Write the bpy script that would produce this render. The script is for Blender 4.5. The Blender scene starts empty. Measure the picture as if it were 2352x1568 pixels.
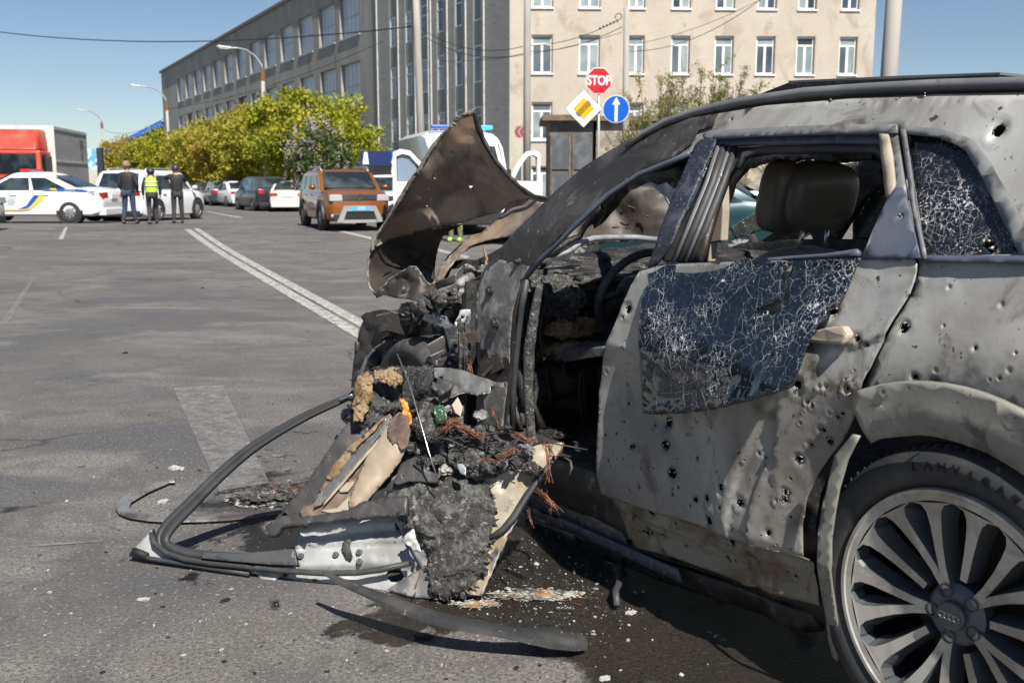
import bpy, bmesh, math, random
import numpy as np
from mathutils import Vector, Matrix, noise
from mathutils.geometry import delaunay_2d_cdt
R = math.radians
random.seed(7)
S = bpy.context.scene
COL = S.collection
# ------------------------------------------------------------------ camera, sky, sun
PIT = .158; CH = 1.368; FOC = 2287.
cam = bpy.data.cameras.new('camera'); camo = bpy.data.objects.new('camera', cam); COL.objects.link(camo)
camo.location = (0, 0, CH); camo.rotation_euler = (math.pi/2-PIT, 0, 0)
cam.sensor_width = 36; cam.lens = 35.0; cam.clip_start = .05; cam.clip_end = 2000
cam.dof.use_dof = True; cam.dof.focus_distance = 3.4; cam.dof.aperture_fstop = 6.3
S.camera = camo
SUN_EL, SUN_AZ = 50., 21.         # azimuth: to the right of straight behind the camera
sl = bpy.data.lights.new('sun', 'SUN'); sl.energy = 4.6; sl.angle = R(.53); sl.color = (1, .955, .88)
so = bpy.data.objects.new('sun', sl); COL.objects.link(so)
Ldir = Vector((math.sin(R(SUN_AZ))*math.cos(R(SUN_EL)), -math.cos(R(SUN_AZ))*math.cos(R(SUN_EL)), math.sin(R(SUN_EL))))
so.rotation_euler = Ldir.to_track_quat('Z', 'Y').to_euler(); so.location = (8, -12, 20)
w = bpy.data.worlds.new('World'); S.world = w; w.use_nodes = True
nt = w.node_tree; bg = nt.nodes['Background']; sky = nt.nodes.new('ShaderNodeTexSky')
sky.sky_type = 'NISHITA'; sky.sun_disc = False; sky.sun_elevation = R(SUN_EL)
sky.sun_rotation = math.atan2(Ldir.x, Ldir.y); sky.air_density = .8; sky.dust_density = .2; sky.ozone_density = 2.0
tint = nt.nodes.new('ShaderNodeMix'); tint.data_type = 'RGBA'; tint.blend_type = 'MULTIPLY'; tint.inputs[0].default_value = 1; tint.inputs[7].default_value = (1.0, .97, .93, 1)
nt.links.new(sky.outputs[0], tint.inputs[6]); nt.links.new(tint.outputs[2], bg.inputs[0]); bg.inputs[1].default_value = .06
S.view_settings.view_transform = 'Standard'; S.view_settings.look = 'None'; S.view_settings.gamma = 1
S.view_settings.exposure = 0.72
try: S.view_settings.use_curve_mapping = False
except Exception: pass

# ------------------------------------------------------------------ pixel rays (2352 px wide frame)
C0 = np.array([0, 0, CH]); TH = R(57.7)
CO = np.array([.995, 2.14, 0]); CF = np.array([-math.cos(TH), math.sin(TH), 0]); CD = np.array([math.sin(TH), math.cos(TH), 0])
def ray(px, py):
    dx = (px-1176)/FOC; dy = (784-py)/FOC
    return np.array([dx, math.cos(PIT)+dy*math.sin(PIT), -math.sin(PIT)+dy*math.cos(PIT)])
def at(px, py, t): return C0+t*ray(px, py)
def groundz(x, y): return .13*math.exp(-((y-29)/6.)**2)
def G(px, py, h=0.):
    r = ray(px, py); t = -CH/r[2]
    for _ in range(12):
        P = C0+t*r; t = (groundz(P[0], P[1])+h-CH)/r[2]
    return C0+t*r
def Gt(px, py): return float((G(px, py)-C0)@np.array([0, math.cos(PIT), -math.sin(PIT)]))
def cw(s, d, z): return CO+s*CF+d*CD+np.array([0, 0, z])
def CS(px, py, d):                       # hit of a pixel ray with the plane d = const beside the burnt car
    r = ray(px, py); t = (d-(C0-CO)@CD)/(r@CD); P = C0+t*r; return float((P-CO)@CF), float(P[2]), float(t)
CR = {'A': (850, 250, 2.851), 'B': (1150, 500, 2.614), 'E': (280, 900, 2.614), 'F': (800, 850, 2.0908), 'Q': (1450, 200, 2.24),
      'S': (1450, 580, 3.0157), 'W': (1950, 850, 1.92), 'U': (1200, 1100, 2.6133), 'V': (850, 640, 4.355), 'K': (400, 0, 2.6133),
      'L': (1200, 0, 2.352), 'N': (0, 250, 3.36), 'M': (600, 150, 2.6133)}
def T(c, pts):
    x0, y0, k = CR[c]; return [((x0+x/k)*.9408, (y0+y/k)*.9408) for x, y in pts]

# ------------------------------------------------------------------ materials
MC = {}
def nd(nt, t, **k):
    n = nt.nodes.new(t)
    for a, b in k.items(): setattr(n, a, b)
    return n
def mat(name, col, rough=.6, metal=0., layers=(), bump=None, spec=.5, coat=0., trans=0., emit=None, alpha_noise=None, sss=0, rvar=None):
    """layers: (colour, noise scale, lo, hi[, detail, distortion, stretch vector]) painted over one another by noise masks"""
    if name in MC: return MC[name]
    m = bpy.data.materials.new(name); m.use_nodes = True; t = m.node_tree; b = t.nodes['Principled BSDF']; L = t.links.new
    b.inputs['Base Color'].default_value = (*col, 1); b.inputs['Roughness'].default_value = rough; b.inputs['Metallic'].default_value = metal
    b.inputs['Specular IOR Level'].default_value = spec; b.inputs['Coat Weight'].default_value = coat; b.inputs['Transmission Weight'].default_value = trans
    if coat: b.inputs['Coat Roughness'].default_value = .05
    tc = nd(t, 'ShaderNodeTexCoord'); prev = None
    for i, l in enumerate(layers):
        c, sc, lo, hi = l[:4]; det = l[4] if len(l) > 4 else 6; dis = l[5] if len(l) > 5 else .3; st = l[6] if len(l) > 6 else (1, 1, 1)
        mp = nd(t, 'ShaderNodeMapping'); mp.inputs['Location'].default_value = (i*7.3, i*3.1, i*5.7); mp.inputs['Scale'].default_value = st
        n = nd(t, 'ShaderNodeTexNoise'); n.inputs['Scale'].default_value = sc; n.inputs['Detail'].default_value = det; n.inputs['Distortion'].default_value = dis
        n.inputs['Roughness'].default_value = .6
        mr = nd(t, 'ShaderNodeMapRange'); mr.inputs[1].default_value = lo; mr.inputs[2].default_value = hi; mr.clamp = True
        mx = nd(t, 'ShaderNodeMix', data_type='RGBA')
        L(tc.outputs['Object'], mp.inputs[0]); L(mp.outputs[0], n.inputs['Vector']); L(n.outputs['Fac'], mr.inputs[0]); L(mr.outputs[0], mx.inputs[0])
        if prev: L(prev, mx.inputs[6])
        else: mx.inputs[6].default_value = (*col, 1)
        mx.inputs[7].default_value = (*c, 1); prev = mx.outputs[2]
    if prev: L(prev, b.inputs['Base Color'])
    if rvar:
        n = nd(t, 'ShaderNodeTexNoise'); n.inputs['Scale'].default_value = rvar[0]; n.inputs['Detail'].default_value = 5
        mr = nd(t, 'ShaderNodeMapRange'); mr.inputs[1].default_value = .35; mr.inputs[2].default_value = .65; mr.inputs[3].default_value = rvar[1]; mr.inputs[4].default_value = rvar[2]
        L(tc.outputs['Object'], n.inputs['Vector']); L(n.outputs['Fac'], mr.inputs[0]); L(mr.outputs[0], b.inputs['Roughness'])
    if bump:
        n = nd(t, 'ShaderNodeTexNoise'); n.inputs['Scale'].default_value = bump[0]; n.inputs['Detail'].default_value = 8; n.inputs['Roughness'].default_value = .65
        bp = nd(t, 'ShaderNodeBump'); bp.inputs['Strength'].default_value = bump[1]; bp.inputs['Distance'].default_value = bump[2] if len(bump) > 2 else .01
        L(tc.outputs['Object'], n.inputs['Vector']); L(n.outputs['Fac'], bp.inputs['Height']); L(bp.outputs[0], b.inputs['Normal'])
    if emit: b.inputs['Emission Color'].default_value = (*emit[0], 1); b.inputs['Emission Strength'].default_value = emit[1]
    if alpha_noise:
        sc, lo, hi = alpha_noise[:3]; st = alpha_noise[3] if len(alpha_noise) > 3 else (1, 1, 1)
        mp = nd(t, 'ShaderNodeMapping'); mp.inputs['Scale'].default_value = st
        n = nd(t, 'ShaderNodeTexNoise'); n.inputs['Scale'].default_value = sc; n.inputs['Detail'].default_value = 8; n.inputs['Roughness'].default_value = .7
        mr = nd(t, 'ShaderNodeMapRange'); mr.inputs[1].default_value = lo; mr.inputs[2].default_value = hi
        L(tc.outputs['Object'], mp.inputs[0]); L(mp.outputs[0], n.inputs['Vector']); L(n.outputs['Fac'], mr.inputs[0]); L(mr.outputs[0], b.inputs['Alpha'])
    MC[name] = m; return m

# ------------------------------------------------------------------ objects
def tag(o, label=None, cat=None, group=None, kind=None):
    if label: o['label'] = label
    if cat: o['category'] = cat
    if group: o['group'] = group
    if kind: o['kind'] = kind
    return o
def empty(name, loc, rz=0, label=None, cat=None, group=None):
    e = bpy.data.objects.new(name, None); COL.objects.link(e); e.location = tuple(loc); e.rotation_euler = (0, 0, rz); e.empty_display_size = .2
    return tag(e, label, cat, group)
def emat(e):
    M = Matrix.Translation(e.location) @ e.rotation_euler.to_matrix().to_4x4()
    return M
class MB:
    def __init__(s): s.v = []; s.f = []; s.mi = []; s.cur = 0
    def add(s, vs, fs):
        b = len(s.v); s.v += [tuple(map(float, v)) for v in vs]; s.f += [tuple(b+i for i in f) for f in fs]; s.mi += [s.cur]*len(fs); return s
    def box(s, x0, x1, y0, y1, z0, z1, M=None):
        vs = [Vector((x, y, z)) for z in (z0, z1) for y in (y0, y1) for x in (x0, x1)]
        if M: vs = [M @ v for v in vs]
        return s.add(vs, [(0, 2, 3, 1), (4, 5, 7, 6), (0, 1, 5, 4), (2, 6, 7, 3), (0, 4, 6, 2), (1, 3, 7, 5)])
    def obox(s, c, ax, ay, az):       # centre and three half vectors
        c, ax, ay, az = map(Vector, (c, ax, ay, az))
        vs = [c+sx*ax+sy*ay+sz*az for sz in (-1, 1) for sy in (-1, 1) for sx in (-1, 1)]
        return s.add(vs, [(0, 2, 3, 1), (4, 5, 7, 6), (0, 1, 5, 4), (2, 6, 7, 3), (0, 4, 6, 2), (1, 3, 7, 5)])
    def poly(s, pts): return s.add(pts, [tuple(range(len(pts)))])
    def prism(s, pts, off):           # planar polygon extruded by vector
        pts = [Vector(p) for p in pts]; off = Vector(off); n = len(pts)
        return s.add(pts+[p+off for p in pts], [tuple(range(n))[::-1], tuple(range(n, 2*n))]+[(i, (i+1) % n, n+(i+1) % n, n+i) for i in range(n)])
    def tube(s, pts, r, n=8, flat=None, cap=True, up=(0, 0, 1)):
        pts = [Vector(p) for p in pts]; k = len(pts); rs = r if hasattr(r, '__len__') else [r]*k; b = []
        for i, p in enumerate(pts):
            d = (pts[min(i+1, k-1)]-pts[max(i-1, 0)]).normalized(); u = Vector(up)
            if abs(d.dot(u)) > .95: u = Vector((1, 0, .1))
            a = d.cross(u).normalized(); c = a.cross(d).normalized(); fl = flat or 1.
            for j in range(n):
                t = 2*math.pi*j/n; b.append(p+a*math.cos(t)*rs[i]+c*math.sin(t)*rs[i]*fl)
        fs = [(i*n+j, i*n+(j+1) % n, (i+1)*n+(j+1) % n, (i+1)*n+j) for i in range(k-1) for j in range(n)]
        if cap: fs += [tuple(range(n))[::-1], tuple(range((k-1)*n, k*n))]
        return s.add(b, fs)
    def lathe(s, prof, M, n=24, a0=0, a1=2*math.pi):      # prof (radius, height) revolved about M's z
        full = abs(a1-a0-2*math.pi) < 1e-6; m = n if full else n+1; vs = []
        for j in range(m):
            t = a0+(a1-a0)*j/n
            for r, h in prof: vs.append(M @ Vector((r*math.cos(t), r*math.sin(t), h)))
        k = len(prof); fs = []
        for j in range(n):
            j2 = (j+1) % m
            for i in range(k-1): fs.append((j*k+i, j2*k+i, j2*k+i+1, j*k+i+1))
        return s.add(vs, fs)
    def ball(s, c, r, nz=6, na=10, M=None):
        rx, ry, rz = r if hasattr(r, '__len__') else (r, r, r); vs = []; c = Vector(c)
        for i in range(nz+1):
            p = math.pi*i/nz
            for j in range(na):
                a = 2*math.pi*j/na; v = Vector((rx*math.sin(p)*math.cos(a), ry*math.sin(p)*math.sin(a), rz*math.cos(p)))
                vs.append(c+(M @ v if M else v))
        return s.add(vs, [(i*na+j, (i+1)*na+j, (i+1)*na+(j+1) % na, i*na+(j+1) % na) for i in range(nz) for j in range(na)])
    def build(s, name, m, parent=None, smooth=False, loc=None, bevel=0, local=False, auto=None):
        """vertices are in world space unless local; a top-level mesh gets its origin at loc"""
        me = bpy.data.meshes.new(name); v = s.v
        if loc is not None: lx, ly, lz = loc; v = [(x-lx, y-ly, z-lz) for x, y, z in v]
        me.from_pydata(v, [], s.f); ms = m if isinstance(m, (list, tuple)) else [m]
        for q in ms: me.materials.append(q)
        if len(ms) > 1: me.polygons.foreach_set('material_index', s.mi)
        me.validate(clean_customdata=False)
        bm = bmesh.new(); bm.from_mesh(me); bmesh.ops.remove_doubles(bm, verts=bm.verts, dist=1e-6); bmesh.ops.recalc_face_normals(bm, faces=bm.faces)
        bm.to_mesh(me); bm.free()
        if smooth:
            me.polygons.foreach_set('use_smooth', [True]*len(me.polygons))
            if auto: 
                try: me.set_sharp_from_angle(angle=R(auto))
                except Exception: pass
        o = bpy.data.objects.new(name, me); COL.objects.link(o)
        if loc is not None: o.location = tuple(loc)
        if parent:
            o.parent = parent
            if not local: 
                p = parent; M = emat(p)
                while p.parent: p = p.parent; M = emat(p) @ M if p.type == 'EMPTY' else M
                if parent.type == 'EMPTY': o.matrix_parent_inverse = M.inverted()
                elif loc is None and parent.get('_w'): pass
        if bevel:
            b = o.modifiers.new('bevel', 'BEVEL'); b.width = bevel; b.segments = 2; b.limit_method = 'ANGLE'
        return o
def inpoly(x, y, P):
    c = False; n = len(P); j = n-1
    for i in range(n):
        xi, yi = P[i]; xj, yj = P[j]
        if (yi > y) != (yj > y) and x < (xj-xi)*(y-yi)/(yj-yi)+xi: c = not c
        j = i
    return c
def fbm(x, y, z=0., o=4, s=1., g=.5):
    v = 0; a = 1; t = 0
    for _ in range(o): v += a*noise.noise(Vector((x*s, y*s, z+s*7.7))); t += a; a *= g; s *= 2.1
    return v/t
def refine(P, st, rag=0., seed=0):
    out = []; n = len(P)
    for i in range(n):
        a = P[i]; b = P[(i+1) % n]; L = math.hypot(b[0]-a[0], b[1]-a[1]); k = max(1, int(L/st))
        nx, ny = (-(b[1]-a[1])/(L+1e-9), (b[0]-a[0])/(L+1e-9))
        for j in range(k):
            t = j/k; q = rag*noise.noise(Vector((i*1.7+j*.83+seed, seed*.37, 4.4))) if j else 0
            out.append((a[0]+(b[0]-a[0])*t+nx*q, a[1]+(b[1]-a[1])*t+ny*q))
    return out
def tri2d(P, st, holes=(), rings=(), rag=0., seed=0):
    """triangulate polygon P with inner grid; holes polygons are cut out; rings = extra points"""
    P = refine(P, st, rag, seed); V = list(P); bb = [(min(q[0] for q in h), max(q[0] for q in h), min(q[1] for q in h), max(q[1] for q in h)) for h in holes]
    def inh(x, y): return any(a <= x <= b and c <= y <= d and inpoly(x, y, h) for (a, b, c, d), h in zip(bb, holes))
    E = [(i, (i+1) % len(P)) for i in range(len(P))]
    for h in holes:
        b = len(V); V += h; E += [(b+i, b+(i+1) % len(h)) for i in range(len(h))]
    V += [q for q in rings if inpoly(q[0], q[1], P)]
    xs = [p[0] for p in P]; ys = [p[1] for p in P]; rnd = random.Random(seed)
    y = min(ys)+st*.5; k = 0
    while y < max(ys):
        x = min(xs)+st*(.25+.5*(k & 1))
        while x < max(xs):
            q = (x+rnd.uniform(-.2, .2)*st, y+rnd.uniform(-.2, .2)*st)
            if inpoly(*q, P) and not inh(*q): V.append(q)
            x += st
        y += st*.87; k += 1
    ov, oe, of, _, _, _ = delaunay_2d_cdt([Vector(v) for v in V], E, [], 0, 1e-7)
    fs = []
    for f in of:
        cx = sum(ov[i][0] for i in f)/3; cy = sum(ov[i][1] for i in f)/3
        if not inpoly(cx, cy, P): continue
        if inh(cx, cy): continue
        fs.append(tuple(f))
    return [tuple(v) for v in ov], fs, P
class Dep:
    """smooth depth over the picture through control points (px, py, t): affine plus thin plate"""
    def __init__(s, pts):
        p = np.array(pts, float); s.p = p; n = len(p); s.k = n >= 4
        A = np.c_[np.ones(n), p[:, 0]/1000, p[:, 1]/1000]
        if not s.k: s.c = np.linalg.lstsq(A, p[:, 2], rcond=None)[0]; return
        K = s.U(np.hypot(p[:, None, 0]-p[None, :, 0], p[:, None, 1]-p[None, :, 1])/1000)+np.eye(n)*1e-4
        M = np.block([[K, A], [A.T, np.zeros((3, 3))]]); s.w = np.linalg.lstsq(M, np.r_[p[:, 2], 0, 0, 0], rcond=None)[0]
    @staticmethod
    def U(r): return np.where(r > 1e-9, r*r*np.log(r+1e-12), 0)
    def __call__(s, x, y):
        if not s.k: return float(s.c@[1, x/1000, y/1000])
        r = np.hypot(s.p[:, 0]-x, s.p[:, 1]-y)/1000; n = len(s.p)
        return float(s.U(r)@s.w[:n]+s.w[n:]@[1, x/1000, y/1000])
def put(name, vs, fs, m, parent, thick=0, smooth=True, label=None, rim=False, off=-1, loc=None, bump=None, local=False):
    mb = MB(); mb.add(vs, fs); o = mb.build(name, m, parent, smooth, loc, local=local)
    if thick:
        md = o.modifiers.new('solid', 'SOLIDIFY'); md.thickness = thick; md.offset = off
        if rim: md.material_offset_rim = 1
    if label: o['label'] = label
    return o
def sheet(name, P, dep, m, parent=None, st=12, thick=.003, amp=0, fr=.02, holes=(), rag=0, seed=0, extra=None, edge=None, em=None, er=.004, smooth=True, loc=None, rim=False, crease=0, oc=4, g=.5):
    """a bent sheet: outline P (picture px) laid at real depth dep(px,py); amp/fr crumple it; edge = index ranges of a bright torn edge"""
    V, Fc, PP = tri2d(P, st, holes, rag=rag, seed=seed); vs = []
    def pt(x, y):
        t = dep(x, y)
        if amp:
            q = fbm(x, y, seed*3.3, oc, fr, g)
            if crease: q = q*(1-crease)+crease*(.5-abs(noise.noise(Vector((x*fr*.7, y*fr*.7, seed+9.1))))*2)
            t += amp*q
        if extra: t += extra(x, y)
        return at(x, y, t)
    vs = [pt(x, y) for x, y in V]
    ms = [m] if not isinstance(m, (list, tuple)) else list(m)
    o = put(name, vs, Fc, ms, parent, thick, smooth, loc=loc, rim=rim)
    if edge and em:
        mb = MB()
        for a, b in edge:
            q = [P[i % len(P)] for i in range(a, b+1)]; q2 = []
            for i in range(len(q)-1):
                k = max(1, int(math.hypot(q[i+1][0]-q[i][0], q[i+1][1]-q[i][1])/10))
                for j in range(k):
                    u = j/k; q2.append((q[i][0]*(1-u)+q[i+1][0]*u+random.uniform(-1.5, 1.5), q[i][1]*(1-u)+q[i+1][1]*u+random.uniform(-1.5, 1.5)))
            q2.append(q[-1]); mb.tube([pt(x, y)-.002*ray(x, y) for x, y in q2], [er*random.uniform(.25, 1.1) for _ in q2], 5)
        e = mb.build('torn_edge', em, None, True)
        kid(e, o)
    return o
def kid(c, o):
    """parent c (world-space verts) under mesh object o that itself holds world-space verts"""
    c.parent = o
    if o.parent is None and o.location.length > 0:
        c.matrix_parent_inverse = Matrix.Translation(-o.location)
    return c
def lump(name, c, r, m, parent=None, amp=.3, fr=4., seed=0, sub=5, rot=0, loc=None, sq=1.):
    sub = min(6, sub+1) if sub < 5 else sub
    bm = bmesh.new(); bmesh.ops.create_icosphere(bm, subdivisions=sub, radius=1); Mx = Matrix.Rotation(rot, 3, 'Z')
    for v in bm.verts:
        p = v.co.copy(); n = fbm(p.x+seed, p.y, p.z*1.3, 6, fr*.35, .62); n2 = fbm(p.z+seed, p.y+3, p.x*1.2, 5, fr*1.3, .65); n3 = .5-abs(noise.noise(Vector((p.x*fr*.8+seed, p.y*fr*.8, p.z*fr*.8))))
        q = p*(1+amp*(n*1.1+.55*n2+.5*n3-.2)); q = Vector((q.x*r[0], q.y*r[1], q.z*r[2])); v.co = Mx @ q + Vector(c)
    me = bpy.data.meshes.new(name); bm.to_mesh(me); bm.free(); me.materials.append(m)
    me.polygons.foreach_set('use_smooth', [sub > 4]*len(me.polygons))
    o = bpy.data.objects.new(name, me); COL.objects.link(o)
    if loc is not None:
        me.transform(Matrix.Translation(-Vector(loc))); o.location = tuple(loc)
    if parent: o.parent = parent; 
    if parent and parent.type == 'EMPTY': o.matrix_parent_inverse = emat(parent).inverted()
    return o
def text(name, s, M, size, m, parent=None, ext=.002, align='CENTER', local=False, bold=0, kidof=None):
    cu = bpy.data.curves.new(name, 'FONT'); cu.body = s; cu.size = size; cu.extrude = ext; cu.align_x = align; cu.align_y = 'CENTER'; cu.offset = bold
    t = bpy.data.objects.new(name, cu); COL.objects.link(t)
    dg = bpy.context.evaluated_depsgraph_get(); me = bpy.data.meshes.new_from_object(t.evaluated_get(dg))
    bpy.data.objects.remove(t); me.transform(M); me.materials.clear(); me.materials.append(m)
    o = bpy.data.objects.new(name, me); COL.objects.link(o)
    if parent:
        o.parent = parent
        if parent.type == 'EMPTY' and not local: o.matrix_parent_inverse = emat(parent).inverted()
    return o
def frame(o, x, y, z=None):
    """matrix with origin o, local x along x, local y along y"""
    x = Vector(x).normalized(); y = Vector(y).normalized(); z = x.cross(y).normalized(); y = z.cross(x)
    M = Matrix((x, y, z)).transposed().to_4x4(); return Matrix.Translation(Vector(o)) @ M
def copy_tree(o, parent=None):
    c = o.copy(); COL.objects.link(c); c.parent = parent
    if parent: c.matrix_parent_inverse = o.matrix_parent_inverse.copy()
    for ch in list(o.children): copy_tree(ch, c)
    return c
# ================================================================== SETTING
asph = mat('asphalt', (.135, .124, .115), .85, layers=[((.215, .195, .178), .30, .44, .66, 7, .8, (1, .6, 1)), ((.080, .080, .088), .35, .46, .60, 7, .9, (.55, 1.2, 1)), ((.20, .185, .17), 1.1, .50, .64, 8, .6, (.7, 1.4, 1)),  # the bluish dark layer paints soft tree shade into the asphalt colour
    ((.10, .093, .088), 2.6, .48, .64, 9, .8), ((.09, .085, .08), 75, .50, .58, 4, 0), ((.27, .255, .24), 60, .595, .66, 4, 0), ((.045, .043, .04), 95, .59, .64, 3, 0), ((.36, .35, .33), 26, .715, .73, 6, 0), ((.05, .048, .047), 5, .645, .70, 9, 1.5)],
    bump=(85, .9, .008), rvar=(3, .7, .95))
def asphalt_extra(m):
    """cracks and the oily burnt pool under the wreck: real dark stains with their own outline"""
    t = m.node_tree; b = t.nodes['Principled BSDF']; L = t.links.new; tc = nd(t, 'ShaderNodeTexCoord')
    src = b.inputs['Base Color'].links[0].from_socket
    wn = nd(t, 'ShaderNodeTexNoise'); wn.inputs['Scale'].default_value = 1.3; wn.inputs['Detail'].default_value = 6
    mixv = nd(t, 'ShaderNodeVectorMath', operation='MULTIPLY_ADD'); mixv.inputs[1].default_value = (.9, .9, .9)
    L(tc.outputs['Object'], wn.inputs['Vector']); L(wn.outputs['Color'], mixv.inputs[0]); L(tc.outputs['Object'], mixv.inputs[2])
    vo = nd(t, 'ShaderNodeTexVoronoi', feature='DISTANCE_TO_EDGE'); vo.inputs['Scale'].default_value = .42; L(mixv.outputs[0], vo.inputs['Vector'])
    mr = nd(t, 'ShaderNodeMapRange'); mr.inputs[1].default_value = .002; mr.inputs[2].default_value = .011; mr.inputs[3].default_value = .75; mr.inputs[4].default_value = 0
    L(vo.outputs['Distance'], mr.inputs[0])
    n2 = nd(t, 'ShaderNodeTexNoise'); n2.inputs['Scale'].default_value = .5; n2.inputs['Detail'].default_value = 3; L(tc.outputs['Object'], n2.inputs['Vector'])
    m2 = nd(t, 'ShaderNodeMapRange'); m2.inputs[1].default_value = .5; m2.inputs[2].default_value = .62; L(n2.outputs['Fac'], m2.inputs[0])
    mu = nd(t, 'ShaderNodeMath', operation='MULTIPLY'); L(mr.outputs[0], mu.inputs[0]); L(m2.outputs[0], mu.inputs[1])
    mx = nd(t, 'ShaderNodeMix', data_type='RGBA'); L(mu.outputs[0], mx.inputs[0]); L(src, mx.inputs[6]); mx.inputs[7].default_value = (.03, .028, .027, 1)
    col = mx.outputs[2]; wet = None
    n3 = nd(t, 'ShaderNodeTexNoise'); n3.inputs['Scale'].default_value = 2.1; n3.inputs['Detail'].default_value = 9; n3.inputs['Roughness'].default_value = .62; n3.inputs['Distortion'].default_value = .5; L(tc.outputs['Object'], n3.inputs['Vector'])
    masks = []
    for cx, cy, rx, ry, sc in STAINS:
        mp = nd(t, 'ShaderNodeMapping'); mp.inputs['Location'].default_value = (-cx/rx, -cy/ry, 0); mp.inputs['Scale'].default_value = (1/rx, 1/ry, 0)
        ln = nd(t, 'ShaderNodeVectorMath', operation='LENGTH'); L(tc.outputs['Object'], mp.inputs[0]); L(mp.outputs[0], ln.inputs[0])
        a = nd(t, 'ShaderNodeMath', operation='MULTIPLY_ADD'); a.inputs[1].default_value = -1; a.inputs[2].default_value = 1; L(ln.outputs['Value'], a.inputs[0])
        b2 = nd(t, 'ShaderNodeMath', operation='MULTIPLY_ADD'); b2.inputs[1].default_value = 3.6; b2.inputs[2].default_value = -1.8; L(n3.outputs['Fac'], b2.inputs[0])
        s = nd(t, 'ShaderNodeMath', operation='ADD'); L(a.outputs[0], s.inputs[0]); L(b2.outputs[0], s.inputs[1])
        r = nd(t, 'ShaderNodeMapRange'); r.inputs[1].default_value = .0; r.inputs[2].default_value = .12; r.inputs[4].default_value = sc; L(s.outputs[0], r.inputs[0]); masks.append(r.outputs[0])
    k = masks[0]
    for q in masks[1:]:
        mm = nd(t, 'ShaderNodeMath', operation='MAXIMUM'); L(k, mm.inputs[0]); L(q, mm.inputs[1]); k = mm.outputs[0]
    m3 = nd(t, 'ShaderNodeMix', data_type='RGBA', blend_type='MULTIPLY'); m3.inputs[7].default_value = (.20, .175, .15, 1); L(k, m3.inputs[0]); L(col, m3.inputs[6]); L(m3.outputs[2], b.inputs['Base Color'])
    rs = b.inputs['Roughness'].links[0].from_socket; m4 = nd(t, 'ShaderNodeMix', data_type='FLOAT'); m4.inputs[3].default_value = .38; L(k, m4.inputs[0]); L(rs, m4.inputs[2]); L(m4.outputs[0], b.inputs['Roughness'])
def gxy(px, py): g = G(px, py); return float(g[0]), float(g[1])
STAINS = [(*gxy(1330, 1330), .75, .62, 1.), (*gxy(1650, 1440), .55, .55, 1.), (*gxy(1330, 1490), .35, .10, .7), (.35, 4.2, 1.6, 1.0, 1.), (*gxy(1560, 1550), .35, .3, .9), (*gxy(620, 1165), .4, .2, .5)]
asphalt_extra(asph)
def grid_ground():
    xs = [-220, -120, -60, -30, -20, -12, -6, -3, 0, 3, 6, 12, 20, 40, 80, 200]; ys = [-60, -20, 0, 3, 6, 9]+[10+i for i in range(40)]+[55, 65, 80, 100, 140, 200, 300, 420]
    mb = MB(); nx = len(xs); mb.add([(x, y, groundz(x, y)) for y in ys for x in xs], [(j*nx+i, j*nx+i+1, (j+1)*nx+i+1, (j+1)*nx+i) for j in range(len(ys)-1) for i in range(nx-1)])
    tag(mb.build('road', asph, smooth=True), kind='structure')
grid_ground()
paint = mat('road_paint', (.46, .44, .41), .8, layers=[((.3, .285, .27), 9, .42, .62, 8)], alpha_noise=(16, .32, .52), bump=(60, .3, .004))
paint2 = mat('worn_road_paint', (.33, .32, .31), .8, layers=[((.20, .19, .18), 12, .4, .6, 9)], alpha_noise=(24, .30, .80))
def marking(name, quads, m, n=24):
    mb = MB()
    for (a, b, c, d) in quads:
        a, b, c, d = [np.array(gxy(*p)) for p in (a, b, c, d)]
        for i in range(n):
            u, v = i/n, (i+1)/n
            q = [a*(1-u)+d*u, b*(1-u)+c*u, b*(1-v)+c*v, a*(1-v)+d*v]
            mb.add([(p[0], p[1], groundz(*p)+.006) for p in q], [(0, 1, 2, 3)])
    tag(mb.build(name, m), kind='structure')
marking('centre_line_marking', [((422, 527), (438, 527), (823, 756), (821, 778)), ((443, 525), (457, 525), (860, 750), (850, 765))], paint, 40)
marking('lane_dash_marking', [((134, 550), (145, 550), (156, 522), (150, 522)), ((775, 532), (790, 531), (880, 551), (872, 555)), ((985, 571), (1000, 570), (1080, 590), (1070, 594)), ((470, 486), (478, 486), (560, 500), (550, 501))], paint, 8)
marking('worn_lane_marking', [((398, 893), (512, 886), (618, 1110), (505, 1130)), ((0, 745), (18, 745), (80, 640), (72, 640)), ((70, 1258), (235, 1246), (235, 1243), (70, 1254))], paint2, 20)
# raised pavement in front of the grey building and beside the cream one
pave = mat('pavement_slabs', (.2, .19, .175), .9, layers=[((.28, .26, .24), 1.5, .4, .7), ((.1, .09, .08), 6, .6, .7)], bump=(30, .3))
kerbm = mat('kerb_stone', (.32, .31, .29), .85, layers=[((.2, .19, .18), 3, .4, .6)])
TD = np.array([-.49, .872]); TN = np.array([-.872, -.49])        # direction of the tree row; normal towards the road
TB = np.array([-10.75, 53.8])
def tr(l, n=0): p = TB+TD*l+TN*n; return float(p[0]), float(p[1])
mb = MB(); a, b, c, d = tr(-16, 2.2), tr(110, 2.2), tr(110, -12), tr(-16, -12)
mb.prism([(*a, 0), (*b, 0), (*c, 0), (*d, 0)], (0, 0, .12)); tag(mb.build('pavement', pave), kind='structure')
mb = MB(); a, b, c, d = tr(-16, 2.35), tr(110, 2.35), tr(110, 2.203), tr(-16, 2.203); mb.prism([(*a, 0), (*b, 0), (*c, 0), (*d, 0)], (0, 0, .14)); tag(mb.build('kerb', kerbm), kind='structure')
grassm = mat('grass_blades', (.09, .13, .03), .8, layers=[((.15, .16, .05), 2, .4, .6)])
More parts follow.
